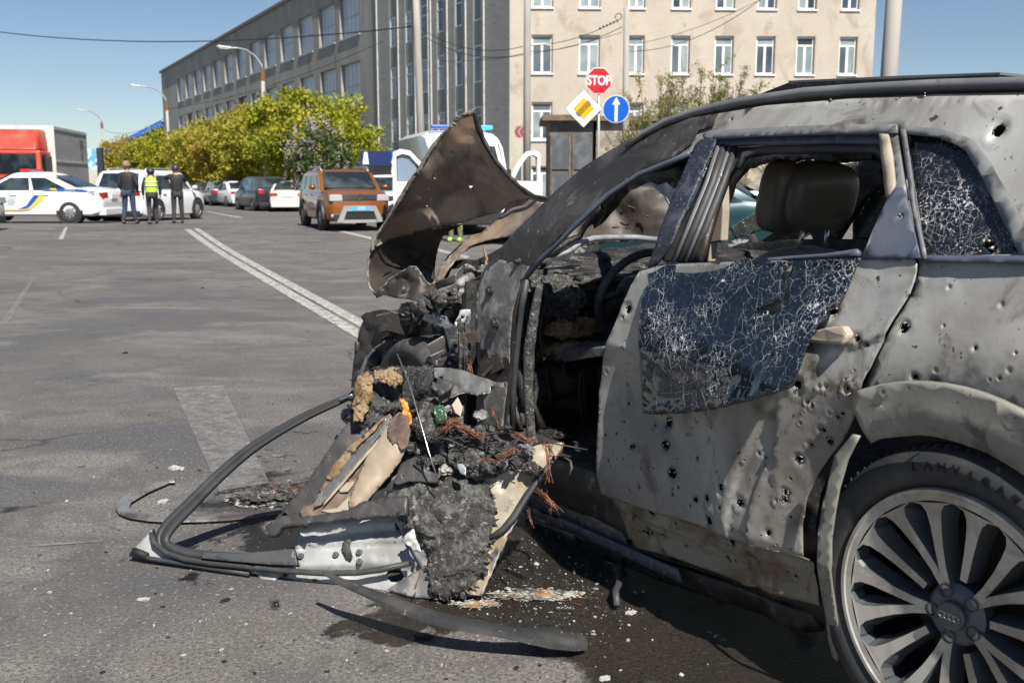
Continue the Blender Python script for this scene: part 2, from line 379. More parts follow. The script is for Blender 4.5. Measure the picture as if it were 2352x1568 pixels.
def lawn():
    mb = MB(); rnd = random.Random(5)
    for _ in range(9000):
        l = rnd.uniform(-14, 95); x, y = tr(l, rnd.uniform(-5, 1.6)); h = rnd.uniform(.08, .3); a = rnd.uniform(0, 6.28); dx, dy = .03*math.cos(a), .03*math.sin(a)
        mb.add([(x-dx, y-dy, .12), (x+dx, y+dy, .12), (x+rnd.uniform(-.08, .08), y+rnd.uniform(-.08, .08), .12+h)], [(0, 1, 2)])
    tag(mb.build('grass', grassm), 'rough green grass under the row of round trees', 'grass', kind='stuff')
lawn()

# ------------------------------------------------------------------ buildings
def skin(mb, P0, u, n, L0, L1, z0, z1, wins, dep, xs=None):
    """wall skin with window openings and their reveals; n points out of the wall"""
    P0, u, n = map(np.array, (P0, u, n))
    xs = sorted({L0, L1}|{w[0] for w in wins}|{w[1] for w in wins}); zs = sorted({z0, z1}|{w[2] for w in wins}|{w[3] for w in wins})
    def p(l, z, k=0): return tuple(P0+u*l-n*k+np.array([0, 0, z]))
    for i in range(len(xs)-1):
        for j in range(len(zs)-1):
            cx, cz = (xs[i]+xs[i+1])/2, (zs[j]+zs[j+1])/2
            if any(w[0] < cx < w[1] and w[2] < cz < w[3] for w in wins): continue
            mb.poly([p(xs[i], zs[j]), p(xs[i+1], zs[j]), p(xs[i+1], zs[j+1]), p(xs[i], zs[j+1])])
    for a, b, c, d in [w[:4] for w in wins]:
        mb.poly([p(a, c), p(a, c, dep), p(a, d, dep), p(a, d)]); mb.poly([p(b, c), p(b, d), p(b, d, dep), p(b, c, dep)])
        mb.poly([p(a, d), p(a, d, dep), p(b, d, dep), p(b, d)]); mb.poly([p(a, c), p(b, c), p(b, c, dep), p(a, c, dep)])
def bar(mb, P0, u, n, l0, l1, z0, z1, k0, k1):
    P0, u, n = map(np.array, (P0, u, n)); c = P0+u*(l0+l1)/2-n*(k0+k1)/2+np.array([0, 0, (z0+z1)/2])
    mb.obox(c, u*(l1-l0)/2, n*(k1-k0)/2, (0, 0, (z1-z0)/2))
GP = np.array([-.13, 51., 0]); gu = np.array([-.476, .8794, 0]); gu /= np.linalg.norm(gu); gn = np.array([-gu[1], gu[0], 0])*1.0
gn = np.array([-.8794, -.476, 0]); gn /= np.linalg.norm(gn)
greyw = mat('grey_render', (.31, .302, .28), .9, layers=[((.38, .37, .34), .35, .45, .65, 6, .5, (1, 1, .35)), ((.2, .195, .19), .8, .55, .7, 7, .4, (1, 1, .3)), ((.42, .4, .36), 1.2, .66, .72, 7, .3, (1, 1, .4))], bump=(6, .3, .05))
brick = mat('grey_brick', (.33, .325, .31), .9, layers=[((.36, .355, .34), .8, .45, .65, 6, .3, (.4, .4, 3)), ((.22, .22, .22), 2, .55, .7, 5, .2, (.5, .5, 6))], bump=(9, .4, .04))
dark = mat('spandrel_grey', (.29, .29, .29), .85, layers=[((.32, .315, .31), 1, .4, .6)])
panel = mat('pale_polycarbonate', (.62, .68, .76), .35, layers=[((.54, .60, .69), .9, .4, .65, 4, .2, (1, 1, .3))], bump=(3, .1))
whitef = mat('white_window_frame', (.78, .78, .76), .45)
pipe = mat('pale_pipe', (.6, .6, .58), .5, layers=[((.4, .38, .36), 3, .5, .7)])
glassd = mat('dark_glass', (.03, .04, .05), .07, spec=.8, layers=[((.12, .14, .16), .25, .42, .6, 3)])
glassc = mat('curtained_glass', (.33, .37, .37), .12, spec=.7, layers=[((.2, .24, .25), .8, .4, .6, 3)])
coping = mat('roof_coping', (.16, .15, .145), .7)
def grey_hall():
    t = empty('factory_building', GP, math.atan2(gu[1], gu[0]), 'long grey rendered factory hall with pale blue blank windows behind the trees', 'building')
    H = 15.9; E = 99; wins = []
    for k in range(13):
        l = 21.35+5.24*k
        for z0, z1 in ((11.35, 14.15), (6.5, 9.6), (1.5, 4.6)): wins.append((l, l+4.1-(k > 0)*.45, z0, z1, 'b' if (k, z0) in ((6, 6.5), (11, 6.5), (8, 1.5)) else 'w'))
    mb = MB(); skin(mb, GP, gu, gn, 19.5, E, 0, H, wins, .35)
    n2 = gu; q = GP+gu*E
    mb.poly([q, q-gn*14, q-gn*14+np.array([0, 0, H]), q+np.array([0, 0, H])])
    mb.poly([GP+np.array([0, 0, H]), q+np.array([0, 0, H]), q-gn*14+np.array([0, 0, H]), GP-gn*14+np.array([0, 0, H])])
    mb.build('wall', greyw, t)
    # staircase and office part near the corner: brick piers with recessed window columns
    cols = [3.05, 5.35, 7.75, 10.0, 12.4, 14.95]; mb = MB(); xs = [0]
    for c in cols: xs += [c, c+1.0]
    xs.append(19.5)
    for i in range(0, len(xs), 2):
        a, b = xs[i], xs[i+1]; mb.poly([GP+gu*a, GP+gu*b, GP+gu*b+np.array([0, 0, H]), GP+gu*a+np.array([0, 0, H])])
    for c in cols:
        for l in (c, c+1.0): mb.poly([GP+gu*l, GP+gu*l-gn*.02, GP+gu*l-gn*.02+np.array([0, 0, H]), GP+gu*l+np.array([0, 0, H])])
    mb.build('brick_pier_wall', brick, t)
    mb = MB(); nw = []
    for c in cols:
        ws = [(c+.06, c+.94, z0, z1) for z0, z1 in ((12.8, 14.7), (9.75, 11.55), (6.6, 8.5), (3.9, 5.35), (1.2, 2.6))]; nw += ws
        skin(mb, GP-gn*.02, gu, gn, c, c+1.0, 0, H, ws, .06)
    mb.build('spandrel_wall', dark, t)
    mb = MB(); bar(mb, GP, gu, gn, -.2, E+.2, H, H+.25, -.25, .3); mb.build('roof_coping', coping, t)
    for (a, b, c, d) in nw:
        mb = MB(); K = .03
        for q in ((a, a+.07, c, d), (b-.07, b, c, d), (a+.07, b-.07, c, c+.07), (a+.07, b-.07, d-.07, d), (a+.07, b-.07, c+(d-c)*.66, c+(d-c)*.66+.06)): bar(mb, GP, gu, gn, *q, K, K+.05)
        f = mb.build('window', whitef, t); g = MB(); bar(g, GP, gu, gn, a+.07, b-.07, c+.07, d-.07, K+.02, K+.03); kid(g.build('pane', glassc if (a*7+c*3) % 2 < 1 else glassd), f); f.children[0].matrix_parent_inverse = Matrix()
        f.children[0].matrix_parent_inverse = Matrix()
    for (a, b, c, d, k) in wins:
        mb = MB(); bar(mb, GP, gu, gn, a, b, c, d, .3, .34); f = mb.build('window', panel if k == 'w' else glassd, t)
        g = MB(); n = 5
        for i in range(n+1): l = a+(b-a)*i/n; bar(g, GP, gu, gn, max(a, l-.02), min(b, l+.02), c, d, .285, .3)
        bar(g, GP, gu, gn, a, b, c+(d-c)*.5-.03, c+(d-c)*.5+.03, .27, .285); bar(g, GP, gu, gn, a-.1, b+.1, c-.1, c, -.08, .3)
        g.build('window_frame', mat('frame_grey', (.4, .43, .47), .6), f)
    for l, z0 in ((2.6, 3), (4.75, 0), (7.1, 0), (9.35, 2), (9.7, 0), (11.7, 0), (14.3, 0), (17.9, 0)):
        mb = MB(); mb.tube([GP+gu*l+gn*.1+np.array([0, 0, z0]), GP+gu*l+gn*.1+np.array([0, 0, H-.3])], .045, 6); mb.build('drainpipe', pipe, t)
grey_hall()
creamm = mat('cream_render', (.46, .405, .335), .92, layers=[((.50, .445, .37), .5, .4, .6), ((.38, .32, .25), .9, .52, .66, 8, .6, (1, 1, .6)), ((.36, .31, .25), 1.7, .68, .70, 7, .8), ((.45, .38, .3), 7, .6, .66, 5, .2, (.3, 1, 3))], bump=(5, .35, .05))
cu_ = np.array([.999, .045, 0]); cn = np.array([.045, -.999, 0]); CP = np.array([-.13, 51., 0])
def cl(px, py=170):
    r = ray(px, py); n = np.array([cu_[1], -cu_[0], 0]); t = ((CP-C0)@n)/(r@n); P = C0+t*r; return float((P-CP)@cu_), float(P[2])
def cream():
    t = empty('cream_building', CP, 0, 'cream rendered four storey building with white framed windows', 'building')
    px = [(1221, 1269), (1329, 1377), (1441, 1479), (1540, 1583), (1640, 1683), (1735, 1778), (1827, 1869), (1925, 1966)]
    wins = []
    for k, (a, b) in enumerate(px):
        a, b = cl(a)[0], cl(b)[0]
        for j, (z0, z1) in enumerate(((.6, 2.2), (3.5, 5.35), (6.75, 8.6), (9.9, 11.6), (12.9, 14.6))): wins.append((a, b, z0, z1, k, j))
    L = cl(2004)[0]; H = 17
    mb = MB(); skin(mb, CP, cu_, cn, .03, L, 0, H, wins, .22)
    q = CP+cu_*L; mb.poly([q, q-cn*13, q-cn*13+np.array([0, 0, H]), q+np.array([0, 0, H])]); z = np.array([0, 0, H]); mb.poly([CP+z, q+z, q-cn*13+z, CP-cn*13+z])
    mb.build('wall', creamm, t)
    mb = MB(); bar(mb, CP, cu_, cn, -.1, L+.2, H, H+.3, -.3, .3); mb.build('roof_coping', coping, t)
    rnd = random.Random(3)
    for (a, b, c, d, k, j) in wins:
        mb = MB(); m = (a+b)/2; y = c+(d-c)*.74
        for q in ((a, a+.09, c, d), (b-.09, b, c, d), (a+.09, b-.09, c, c+.09), (a+.09, b-.09, d-.09, d), (a+.09, b-.09, y, y+.09), (m-.06, m+.06, c+.09, y)): bar(mb, CP, cu_, cn, *q, .15, .2)
        f = mb.build('window', whitef, t)
        s = MB(); bar(s, CP, cu_, cn, a-.05, b+.05, c-.08, c, -.08, .16); s.build('sill', whitef, f)
        for (x0, x1, z0, z1) in ((a+.09, m-.06, c+.09, y), (m+.06, b-.09, c+.09, y), (a+.09, b-.09, y+.09, d-.09)):
            g = MB(); bar(g, CP, cu_, cn, x0, x1, z0, z1, .17, .18); g.build('pane', glassd if rnd.random() < .38 else glassc, f)
        s = MB(); bar(s, CP, cu_, cn, a-.07, a, c, d, -.012, .0) if rnd.random() < .0 else bar(s, CP, cu_, cn, b+.0, b+.08, c-.02, d+.08, -.012, -.001)
        s.build('stained_surround', mat('stained_render', (.42, .36, .28), .9), f)
cream()
# blue roofed hall far left
def blue_hall():
    z = 140; A = at(248, 352, z); B = at(374, 290, z); t = empty('blue_roof_hall', (A[0], A[1], 0), 0, 'far hall with bright blue pitched roof and grey walls behind lamp posts', 'building')
    w = B[0]-A[0]; x0, x1, xm, y = A[0], B[0]+w, B[0], A[1]; he, hr = A[2], B[2]
    mb = MB(); mb.prism([(x0+1.2, y, 0), (x1-1.2, y, 0), (x1-1.2, y, he), (xm, y, hr-.5), (x0+1.2, y, he)], (-4, 30, 0)); mb.build('wall', mat('slate_wall', (.16, .18, .22), .8), t)
    rm = mat('blue_roof_sheet', (.03, .12, .5), .4)
    mb = MB(); mb.prism([(x0-.6, y-.6, he-.35), (xm, y-.6, hr), (xm, y-.6, hr+.7), (x0-.6, y-.6, he+.35)], (-4, 31, 0)); mb.prism([(x1+.6, y-.6, he-.35), (x1+.6, y-.6, he+.35), (xm+.002, y-.6, hr+.7), (xm+.002, y-.6, hr)], (-4, 31, 0)); mb.build('roof', rm, t)
    for i in range(3):
        mb = MB(); mb.box(x0+3+i*4, x0+4.6+i*4, y-.05, y+.1, 1, 3.2); mb.build('window', glassd, t)
blue_hall()
# dark shed with panelled front next to the cream building
def shed():
    z = 40; a = at(1262, 290, z); b = at(1363, 290, z); t = empty('low_shed', (a[0], a[1], 0), 0, 'low dark panelled shed with brown roof edge in front of the cream building', 'shed')
    x0, x1, y = a[0], b[0], a[1]; zt = at(1262, 278, z)[2]
    dk = mat('shed_panel', (.11, .105, .1), .8, layers=[((.2, .18, .16), 2, .45, .65, 7)]); br = mat('rusty_fascia', (.12, .085, .06), .85, layers=[((.2, .15, .11), 3, .4, .6)])
    mb = MB(); mb.box(x0, x1, y, y+4, 0, zt); mb.build('wall', dk, t)
    mb = MB(); mb.box(x0-.3, x1+.25, y-.35, y+4.3, zt, zt+.22); mb.build('roof', br, t)
    w = (x1-x0)/2
    for i in range(2):
        for j in range(2):
            mb = MB(); mb.box(x0+.1+i*w, x0+w-.1+i*w, y-.06, y-.01, .4+j*1.5, 1.7+j*1.5); f = mb.build('window', mat('dim_pane', (.085, .095, .105), .4, layers=[((.14, .15, .16), 2, .45, .6)]), t)
            mb = MB()
            for q in ((x0+.04+i*w, x0+.1+i*w), (x0+w-.1+i*w, x0+w-.04+i*w)): mb.box(q[0], q[1], y-.08, y, .3+j*1.5, 1.8+j*1.5)
            mb.build('window_frame', br, f)
    a2 = at(1372, 290, z); b2 = at(1760, 290, z); st = mat('rubble_wall', (.42, .36, .29), .9, layers=[((.25, .22, .18), 2.5, .45, .6, 6), ((.12, .13, .06), 1.2, .55, .7, 6)], bump=(6, .6, .05))
    t2 = empty('rubble_outbuilding', (a2[0], a2[1], 0), 0, 'low pale rubble outbuilding with flat brown roof right of the shed', 'outbuilding')
    mb = MB(); mb.box(a2[0], b2[0], y+.4, y+5, 0, zt+.0); mb.build('wall', st, t2); mb = MB(); mb.box(a2[0]-.02, b2[0]+.3, y+.1, y+5.3, zt+.01, zt+.2); mb.build('roof', br, t2)
shed()
# shop canopy
def kiosk():
    z = 44; a = at(826, 350, z); b = at(925, 350, z); t = empty('roadside_kiosk', (a[0], a[1], 0), 0, 'low kiosk with navy and bright blue fascia left of the white van', 'kiosk')
    x0, x1, y = a[0], b[0], a[1]; zt, zb = at(826, 347, z)[2], at(826, 380, z)[2]
    m = MB(); m.box(x0+.02, x1-.5, y, y+2, zb, zt); m.build('fascia', mat('navy_fascia', (.015, .03, .12), .4), t)
    m = MB(); m.box(x1-.498, x1+.1, y-.03, y+2, zb, zt+.04); m.build('blue_fascia_end', mat('bright_blue', (.01, .1, .55), .4), t)
    m = MB(); m.prism([(x0+.12, y-.03, zb+.05), (x0+.4, y-.03, zb+.05), (x0+.34, y-.03, zt-.05), (x0+.2, y-.03, zt-.05)], (0, .025, 0)); m.build('emblem', whitef, t)
    m = MB(); m.box(x0+.3, x1, y+.5, y+2.5, 0, zb-.002); m.build('wall', mat('kiosk_wall', (.3, .27, .24), .8, layers=[((.15, .14, .13), 1.5, .45, .6)]), t)
    for i in range(2):
        m = MB(); m.box(x0+.5+i*.8, x0+1.1+i*.8, y+.45, y+.5, .9, 1.9); m.build('window', glassd, t)
kiosk()

# ------------------------------------------------------------------ poles, lamps, wires, signs
conc = mat('pole_concrete', (.38, .36, .33), .85, layers=[((.28, .26, .24), 1.6, .42, .65, 6, .3, (1, 1, .2)), ((.3, .2, .13), 2, .66, .74)], bump=(14, .3))
steel = mat('galvanised_steel', (.45, .45, .44), .5, .4, layers=[((.35, .2, .1), 2.5, .62, .7)])
LP_G = 'street lamps along the road'
def lamp(px, py_t, z, pl, label):
    b = at(px, 400, z); t = empty('street_lamp', (b[0], b[1], 0), 0, label, 'street lamp', LP_G); x, y = b[0], b[1]
    top = at(px, py_t, z)[2]; hd = at(pl[0], pl[1], z-2)
    m = MB(); m.tube([(x, y, 0), (x, y, top*.5), (x, y, top)], [.17, .13, .10], 10); m.build('post', conc, t, True)
    e = Vector(hd); s = Vector((x, y, top)); pts = [s, s+Vector((-.05, 0, .35)), s+Vector((-.35, -.1, .8))]; pts += [pts[-1].lerp(e, .35)+Vector((0, 0, .18)), pts[-1].lerp(e, .7)+Vector((0, 0, .12)), e]
    m = MB(); m.tube(pts, [.06, .055, .05, .045, .045, .04], 8); m.build('arm', steel, t, True)
    d = (e-pts[3]).normalized(); m = MB(); m.obox(e+d*.3, d*.38, d.cross(Vector((0, 0, 1)))*.13, (0, 0, .06)); h = m.build('lamp_head', mat('lamp_housing', (.6, .61, .6), .4), t, bevel=.03)
    m = MB(); m.obox(e+d*.34-Vector((0, 0, .075)), d*.25, d.cross(Vector((0, 0, 1)))*.1, (0, 0, .02)); m.build('lens', mat('lamp_lens', (.8, .82, .8), .2), h)
    m = MB(); m.tube([(x, y, top-.5), (x, y, top+.05)], .125, 10); m.build('clamp', mat('rust', (.22, .09, .04), .9), t)
lamp(612, 168, 56, (527, 110), 'nearest street lamp, its bent arm against the grey factory hall')
lamp(391, 240, 78, (320, 198), 'middle street lamp left of the grey factory hall')
lamp(241, 285, 104, (192, 254), 'farthest street lamp beside the truck and billboard')
def pole(name, pxb, pxt, yt, z, r, label, cat='pole', m=conc):
    b = at(pxb, 420, z); tp = at(pxt, yt, z); mb = MB(); mb.tube([(b[0], b[1], 0), ((b[0]+tp[0])/2, b[1], tp[2]/2), (tp[0], b[1], tp[2])], [r*1.15, r, r*.85], 14)
    return tag(mb.build(name, m, None, True, loc=(b[0], b[1], 0)), label, cat), tp
pole('utility_pole', 972, 958, -160, 42, .15, 'pale concrete pole in front of the narrow office windows')
pole('utility_pole', 1210, 1210, -200, 38, .135, 'concrete pole at the corner of the cream building carrying the chevron board')
wp, WT = pole('utility_pole', 1437, 1432, 30, 38, .13, 'short weathered pole with insulators behind the road signs')
pole('utility_pole', 2024, 2032, -250, 20, .165, 'thick grey concrete pole at the right beyond the wreck roof')
blk = mat('black_cable', (.02, .02, .022), .6)
def wire(p, q, sag, label, r=.014, name='overhead_wire'):
    p, q = Vector(p), Vector(q); pts = [p.lerp(q, i/16)-Vector((0, 0, sag*4*(i/16)*(1-i/16))) for i in range(17)]
    mb = MB(); mb.tube(pts, r, 5); return tag(mb.build(name, blk, None, True, loc=pts[0]), label, 'wire')
wire(at(-60, 66, 60), at(958, 60, 42), .7, 'long black cable crossing the open sky at upper left', .028)
wire(at(960, 62, 42), at(1210, 105, 38), .5, 'upper wire between the concrete pole and the corner pole')
wire(at(960, 75, 42), at(1210, 122, 38), .5, 'lower wire between the concrete pole and the corner pole')
wire(at(1210, 105, 38), at(1428, 42, 37.8), .25, 'upper wire from the corner pole to the short pole')
wire(at(1210, 118, 38), at(1428, 62, 37.8), .25, 'lower wire from the corner pole to the short pole')
wire(at(1437, 105, 38), at(1800, -30, 34), .3, 'thin wire rising right in front of the cream wall', .009)
wire(at(1437, 118, 38), at(1760, -10, 34), .5, 'sagging wire rising right from the short pole', .012)
wire(at(880, 95, 60), at(385, 250, 78), .6, 'faint wire from the hall wall to the middle lamp', .018)
wire(at(241, 300, 104), at(391, 262, 78), .8, 'thin wire strung between the two farthest lamps', .018)
wire(at(1010, 140, 45), at(1428, 75, 38), .3, 'slack wire passing the office windows to the short pole', .01)
t = empty('insulator_bracket', at(1424, 36, 38), 0, 'curved bracket with insulators on top of the short pole', 'bracket')
mb = MB(); o = at(1424, 40, 37.8); mb.tube([o+np.array([.12*math.cos(a)-.05, 0, .14*math.sin(a)]) for a in np.linspace(-.3, 3.6, 12)], .018, 6); mb.build('hook', blk, t)
for i in range(6):
    mb = MB(); p = at(1418-i*8, 48+i*3.5, 37.8); mb.ball(p, (.04, .04, .05)); mb.build('insulator', mat('insulator_brown', (.06, .04, .03), .3), t)
SZ = 27.6; sx = at(1373, 300, SZ)[0]; sy = at(1374, 420, SZ)[1]
post, _ = pole('sign_post', 1374, 1373, 160, SZ, .038, 'slim grey post carrying the three road signs', 'post', steel)
red = mat('sign_red', (.55, .012, .02), .35); whs = mat('sign_white', (.8, .8, .8), .35); yel = mat('sign_yellow', (.85, .45, .0), .35); blu = mat('sign_blue', (.0, .1, .5), .35); bk = mat('sign_black', (.02, .02, .02), .4); gb = mat('sign_back', (.4, .4, .4), .5, .5)
def disc(P, r, n, rot, y, th=.01):
    return [(P[0]+r*math.cos(rot+2*math.pi*i/n), y, P[2]+r*math.sin(rot+2*math.pi*i/n)) for i in range(n)]
def signs():
    y = sy-.06
    c = at(1372, 190, SZ); t = empty('stop_sign', (c[0], y, c[2]-.35), 0, 'red octagonal stop sign on top of the post', 'road sign')
    for i, (r, m, n) in enumerate(((.375, whs, 'border'), (.355, red, 'face'))):
        mb = MB(); mb.prism(disc(c, r, 8, math.pi/8, y-.006*i), (0, .005, 0)); mb.build(n, m, t)
    mb = MB(); mb.prism(disc(c, .36, 8, math.pi/8, y+.006), (0, .012, 0)); mb.build('back_plate', gb, t)
    M = frame((c[0], y-.009, c[2]), (1, 0, 0), (0, 0, 1)); text('lettering', 'STOP', M @ Matrix.Diagonal((.95, 1.22, 1, 1)), .285, whs, t, .002, bold=.009)
    c = at(1338, 252, SZ); y2 = y-.03; t = empty('priority_end_sign', (c[0], y2, c[2]-.5), 0, 'tilted yellow and white diamond sign struck through with black lines', 'road sign')
    for i, (r, m, n) in enumerate(((.515, bk, 'border'), (.50, whs, 'white_field'), (.285, bk, 'inner_border'), (.275, yel, 'yellow_square'))):
        mb = MB(); mb.prism(disc(c, r, 4, 0, y2-.006*i), (0, .005, 0)); mb.build(n, m, t)
    mb = MB(); 
    for k in (-2, -1, 0, 1, 2): 
        o = Vector((c[0]+k*.022, y2-.026, c[2]-k*.022)); mb.obox(o, (.175, 0, .175), (.0045, 0, -.0045), (0, .002, 0))
    mb.build('black_stripes', bk, t)
    mb = MB(); mb.prism(disc(c, .5, 4, 0, y2+.006), (0, .012, 0)); mb.build('back_plate', gb, t)
    c = at(1412, 253, SZ); t = empty('ahead_only_sign', (c[0], y, c[2]-.36), 0, 'round blue sign with a white upward arrow', 'road sign')
    for i, (r, m, n) in enumerate(((.37, whs, 'border'), (.352, blu, 'face'))):
        mb = MB(); mb.prism(disc(c, r, 40, 0, y-.006*i), (0, .005, 0)); mb.build(n, m, t)
    X, Z = c[0], c[2]; mb = MB(); mb.prism([(X-.04, y-.01, Z-.335), (X+.04, y-.01, Z-.335), (X+.04, y-.01, Z+.12), (X+.11, y-.01, Z+.12), (X, y-.01, Z+.32), (X-.11, y-.01, Z+.12), (X-.04, y-.01, Z+.12)], (0, .003, 0)); mb.build('arrow', whs, t)
    mb = MB(); mb.prism(disc(c, .355, 40, 0, y+.006), (0, .012, 0)); mb.build('back_plate', gb, t)
    a, b = at(1183, 289, 37.6), at(1219, 316, 37.6); t = empty('chevron_board', (a[0], a[1], b[2]), 0, 'small faded red and white chevron board on the corner pole', 'road sign')
    mb = MB(); mb.box(a[0], b[0], a[1], a[1]+.03, b[2], a[2]); mb.build('board', mat('faded_white', (.33, .3, .34), .6), t); w = (b[0]-a[0])/3; h = (a[2]-b[2])/2; zc = (a[2]+b[2])/2
    for i, sg in ((0, -1), (1, -1), (2, 1)):
        mb = MB(); x = a[0]+w*(i+.5)
        for u in (-1, 1): mb.prism([(x-.06+sg*.07, a[1]-.01, zc), (x+.06+sg*.07, a[1]-.01, zc), (x+.06-sg*.07, a[1]-.01, zc+u*h*.95), (x-.06-sg*.07, a[1]-.01, zc+u*h*.95)][::u], (0, .006, 0))
        mb.build('chevron', mat('faded_red', (.35, .05, .06), .6), t)
    z = 62; a, b = at(208, 342, z), at(221, 372, z); t = empty('billboard', (a[0]+.6, a[1], 0), 0, 'narrow blue and white billboard on a dark post beside the truck', 'billboard')
    mb = MB(); mb.box(a[0]-.3, b[0], a[1], a[1]+.1, 2.2, a[2]); mb.build('poster', mat('poster_blue', (.12, .4, .6), .5, layers=[((.6, .75, .8), 1.6, .45, .55, 2), ((.05, .1, .3), 3, .6, .65)]), t)
    mb = MB(); mb.box(b[0], b[0]+.35, a[1]-.05, a[1]+.2, 0, a[2]+.05); mb.build('post', mat('dark_post', (.03, .035, .045), .5), t)
signs()

# ------------------------------------------------------------------ trees and shrubs
bark = mat('bark', (.10, .08, .06), .9, bump=(12, .6))
def leafmat(n, a, b, c): 
    m = mat(n, a, .65, layers=[(b, .5, .42, .6, 4), (c, 1.6, .5, .68, 5)]); bs = m.node_tree.nodes['Principled BSDF']; bs.inputs['Subsurface Weight'].default_value = 0
    t = m.node_tree; tr_ = nd(t, 'ShaderNodeBsdfTranslucent'); mx = nd(t, 'ShaderNodeMixShader'); mx.inputs[0].default_value = .35; out = t.nodes['Material Output']
    t.links.new(bs.inputs['Base Color'].links[0].from_socket, tr_.inputs[0]); t.links.new(bs.outputs[0], mx.inputs[1]); t.links.new(tr_.outputs[0], mx.inputs[2]); t.links.new(mx.outputs[0], out.inputs[0]); return m
def leaf(mb, p, s, rnd, up=.5):
    n = Vector((rnd.gauss(0, 1), rnd.gauss(0, 1), rnd.gauss(up, .8))).normalized(); a = n.orthogonal().normalized(); a = Matrix.Rotation(rnd.uniform(0, 6.28), 3, n) @ a; b = n.cross(a)
    p = Vector(p); mb.add([p-a*s, p-b*s*.55, p+a*s, p+b*s*.55], [(0, 1, 2, 3)])
def crown(c, r, ncl, nl, ls, rnd, flat=.0):
    mb = MB(); c = Vector(c)
    for i in range(ncl):
        d = Vector((rnd.gauss(0, 1), rnd.gauss(0, 1), rnd.gauss(.15, 1))).normalized(); q = rnd.random()**.33
        n = .78+.34*noise.noise(d*1.7+c); o = Vector((d.x*r[0], d.y*r[1], d.z*r[2]))*q*n; R_ = rnd.uniform(.13, .26)*max(r)*.62
        for _ in range(nl):
            e = Vector((rnd.gauss(0, .5), rnd.gauss(0, .5), rnd.gauss(0, .38)))*R_; leaf(mb, c+o+e, ls*rnd.uniform(.6, 1.3), rnd)
    return mb
def tree(name, x, y, h, r, label, lm, rnd, ncl=150, nl=46, ls=.13, z0=.12, trunk_r=.14, cb=.22, group=None, cat='tree'):
    t = empty(name, (x, y, z0), 0, label, cat, group); ch = h*(1-cb); cz = z0+h*cb+ch/2
    mb = MB(); mb.tube([(x, y, z0), (x+.05, y, z0+h*.25), (x-.04, y, z0+h*.5), (x, y, z0+h*.7)], [trunk_r, trunk_r*.8, trunk_r*.55, trunk_r*.25], 8)
    for i in range(9):
        a = rnd.uniform(0, 6.28); zz = z0+h*rnd.uniform(.2, .5); k = rnd.uniform(.5, .85)
        mb.tube([(x, y, zz), (x+math.cos(a)*r*k*.5, y+math.sin(a)*r*k*.5, zz+h*.18), (x+math.cos(a)*r*k, y+math.sin(a)*r*k, zz+h*.3)], [trunk_r*.5, trunk_r*.3, .015], 6)
    mb.build('trunk', bark, t, True); crown((x, y, cz), (r, r, ch/2), ncl, nl, ls, rnd).build('crown', lm, t)
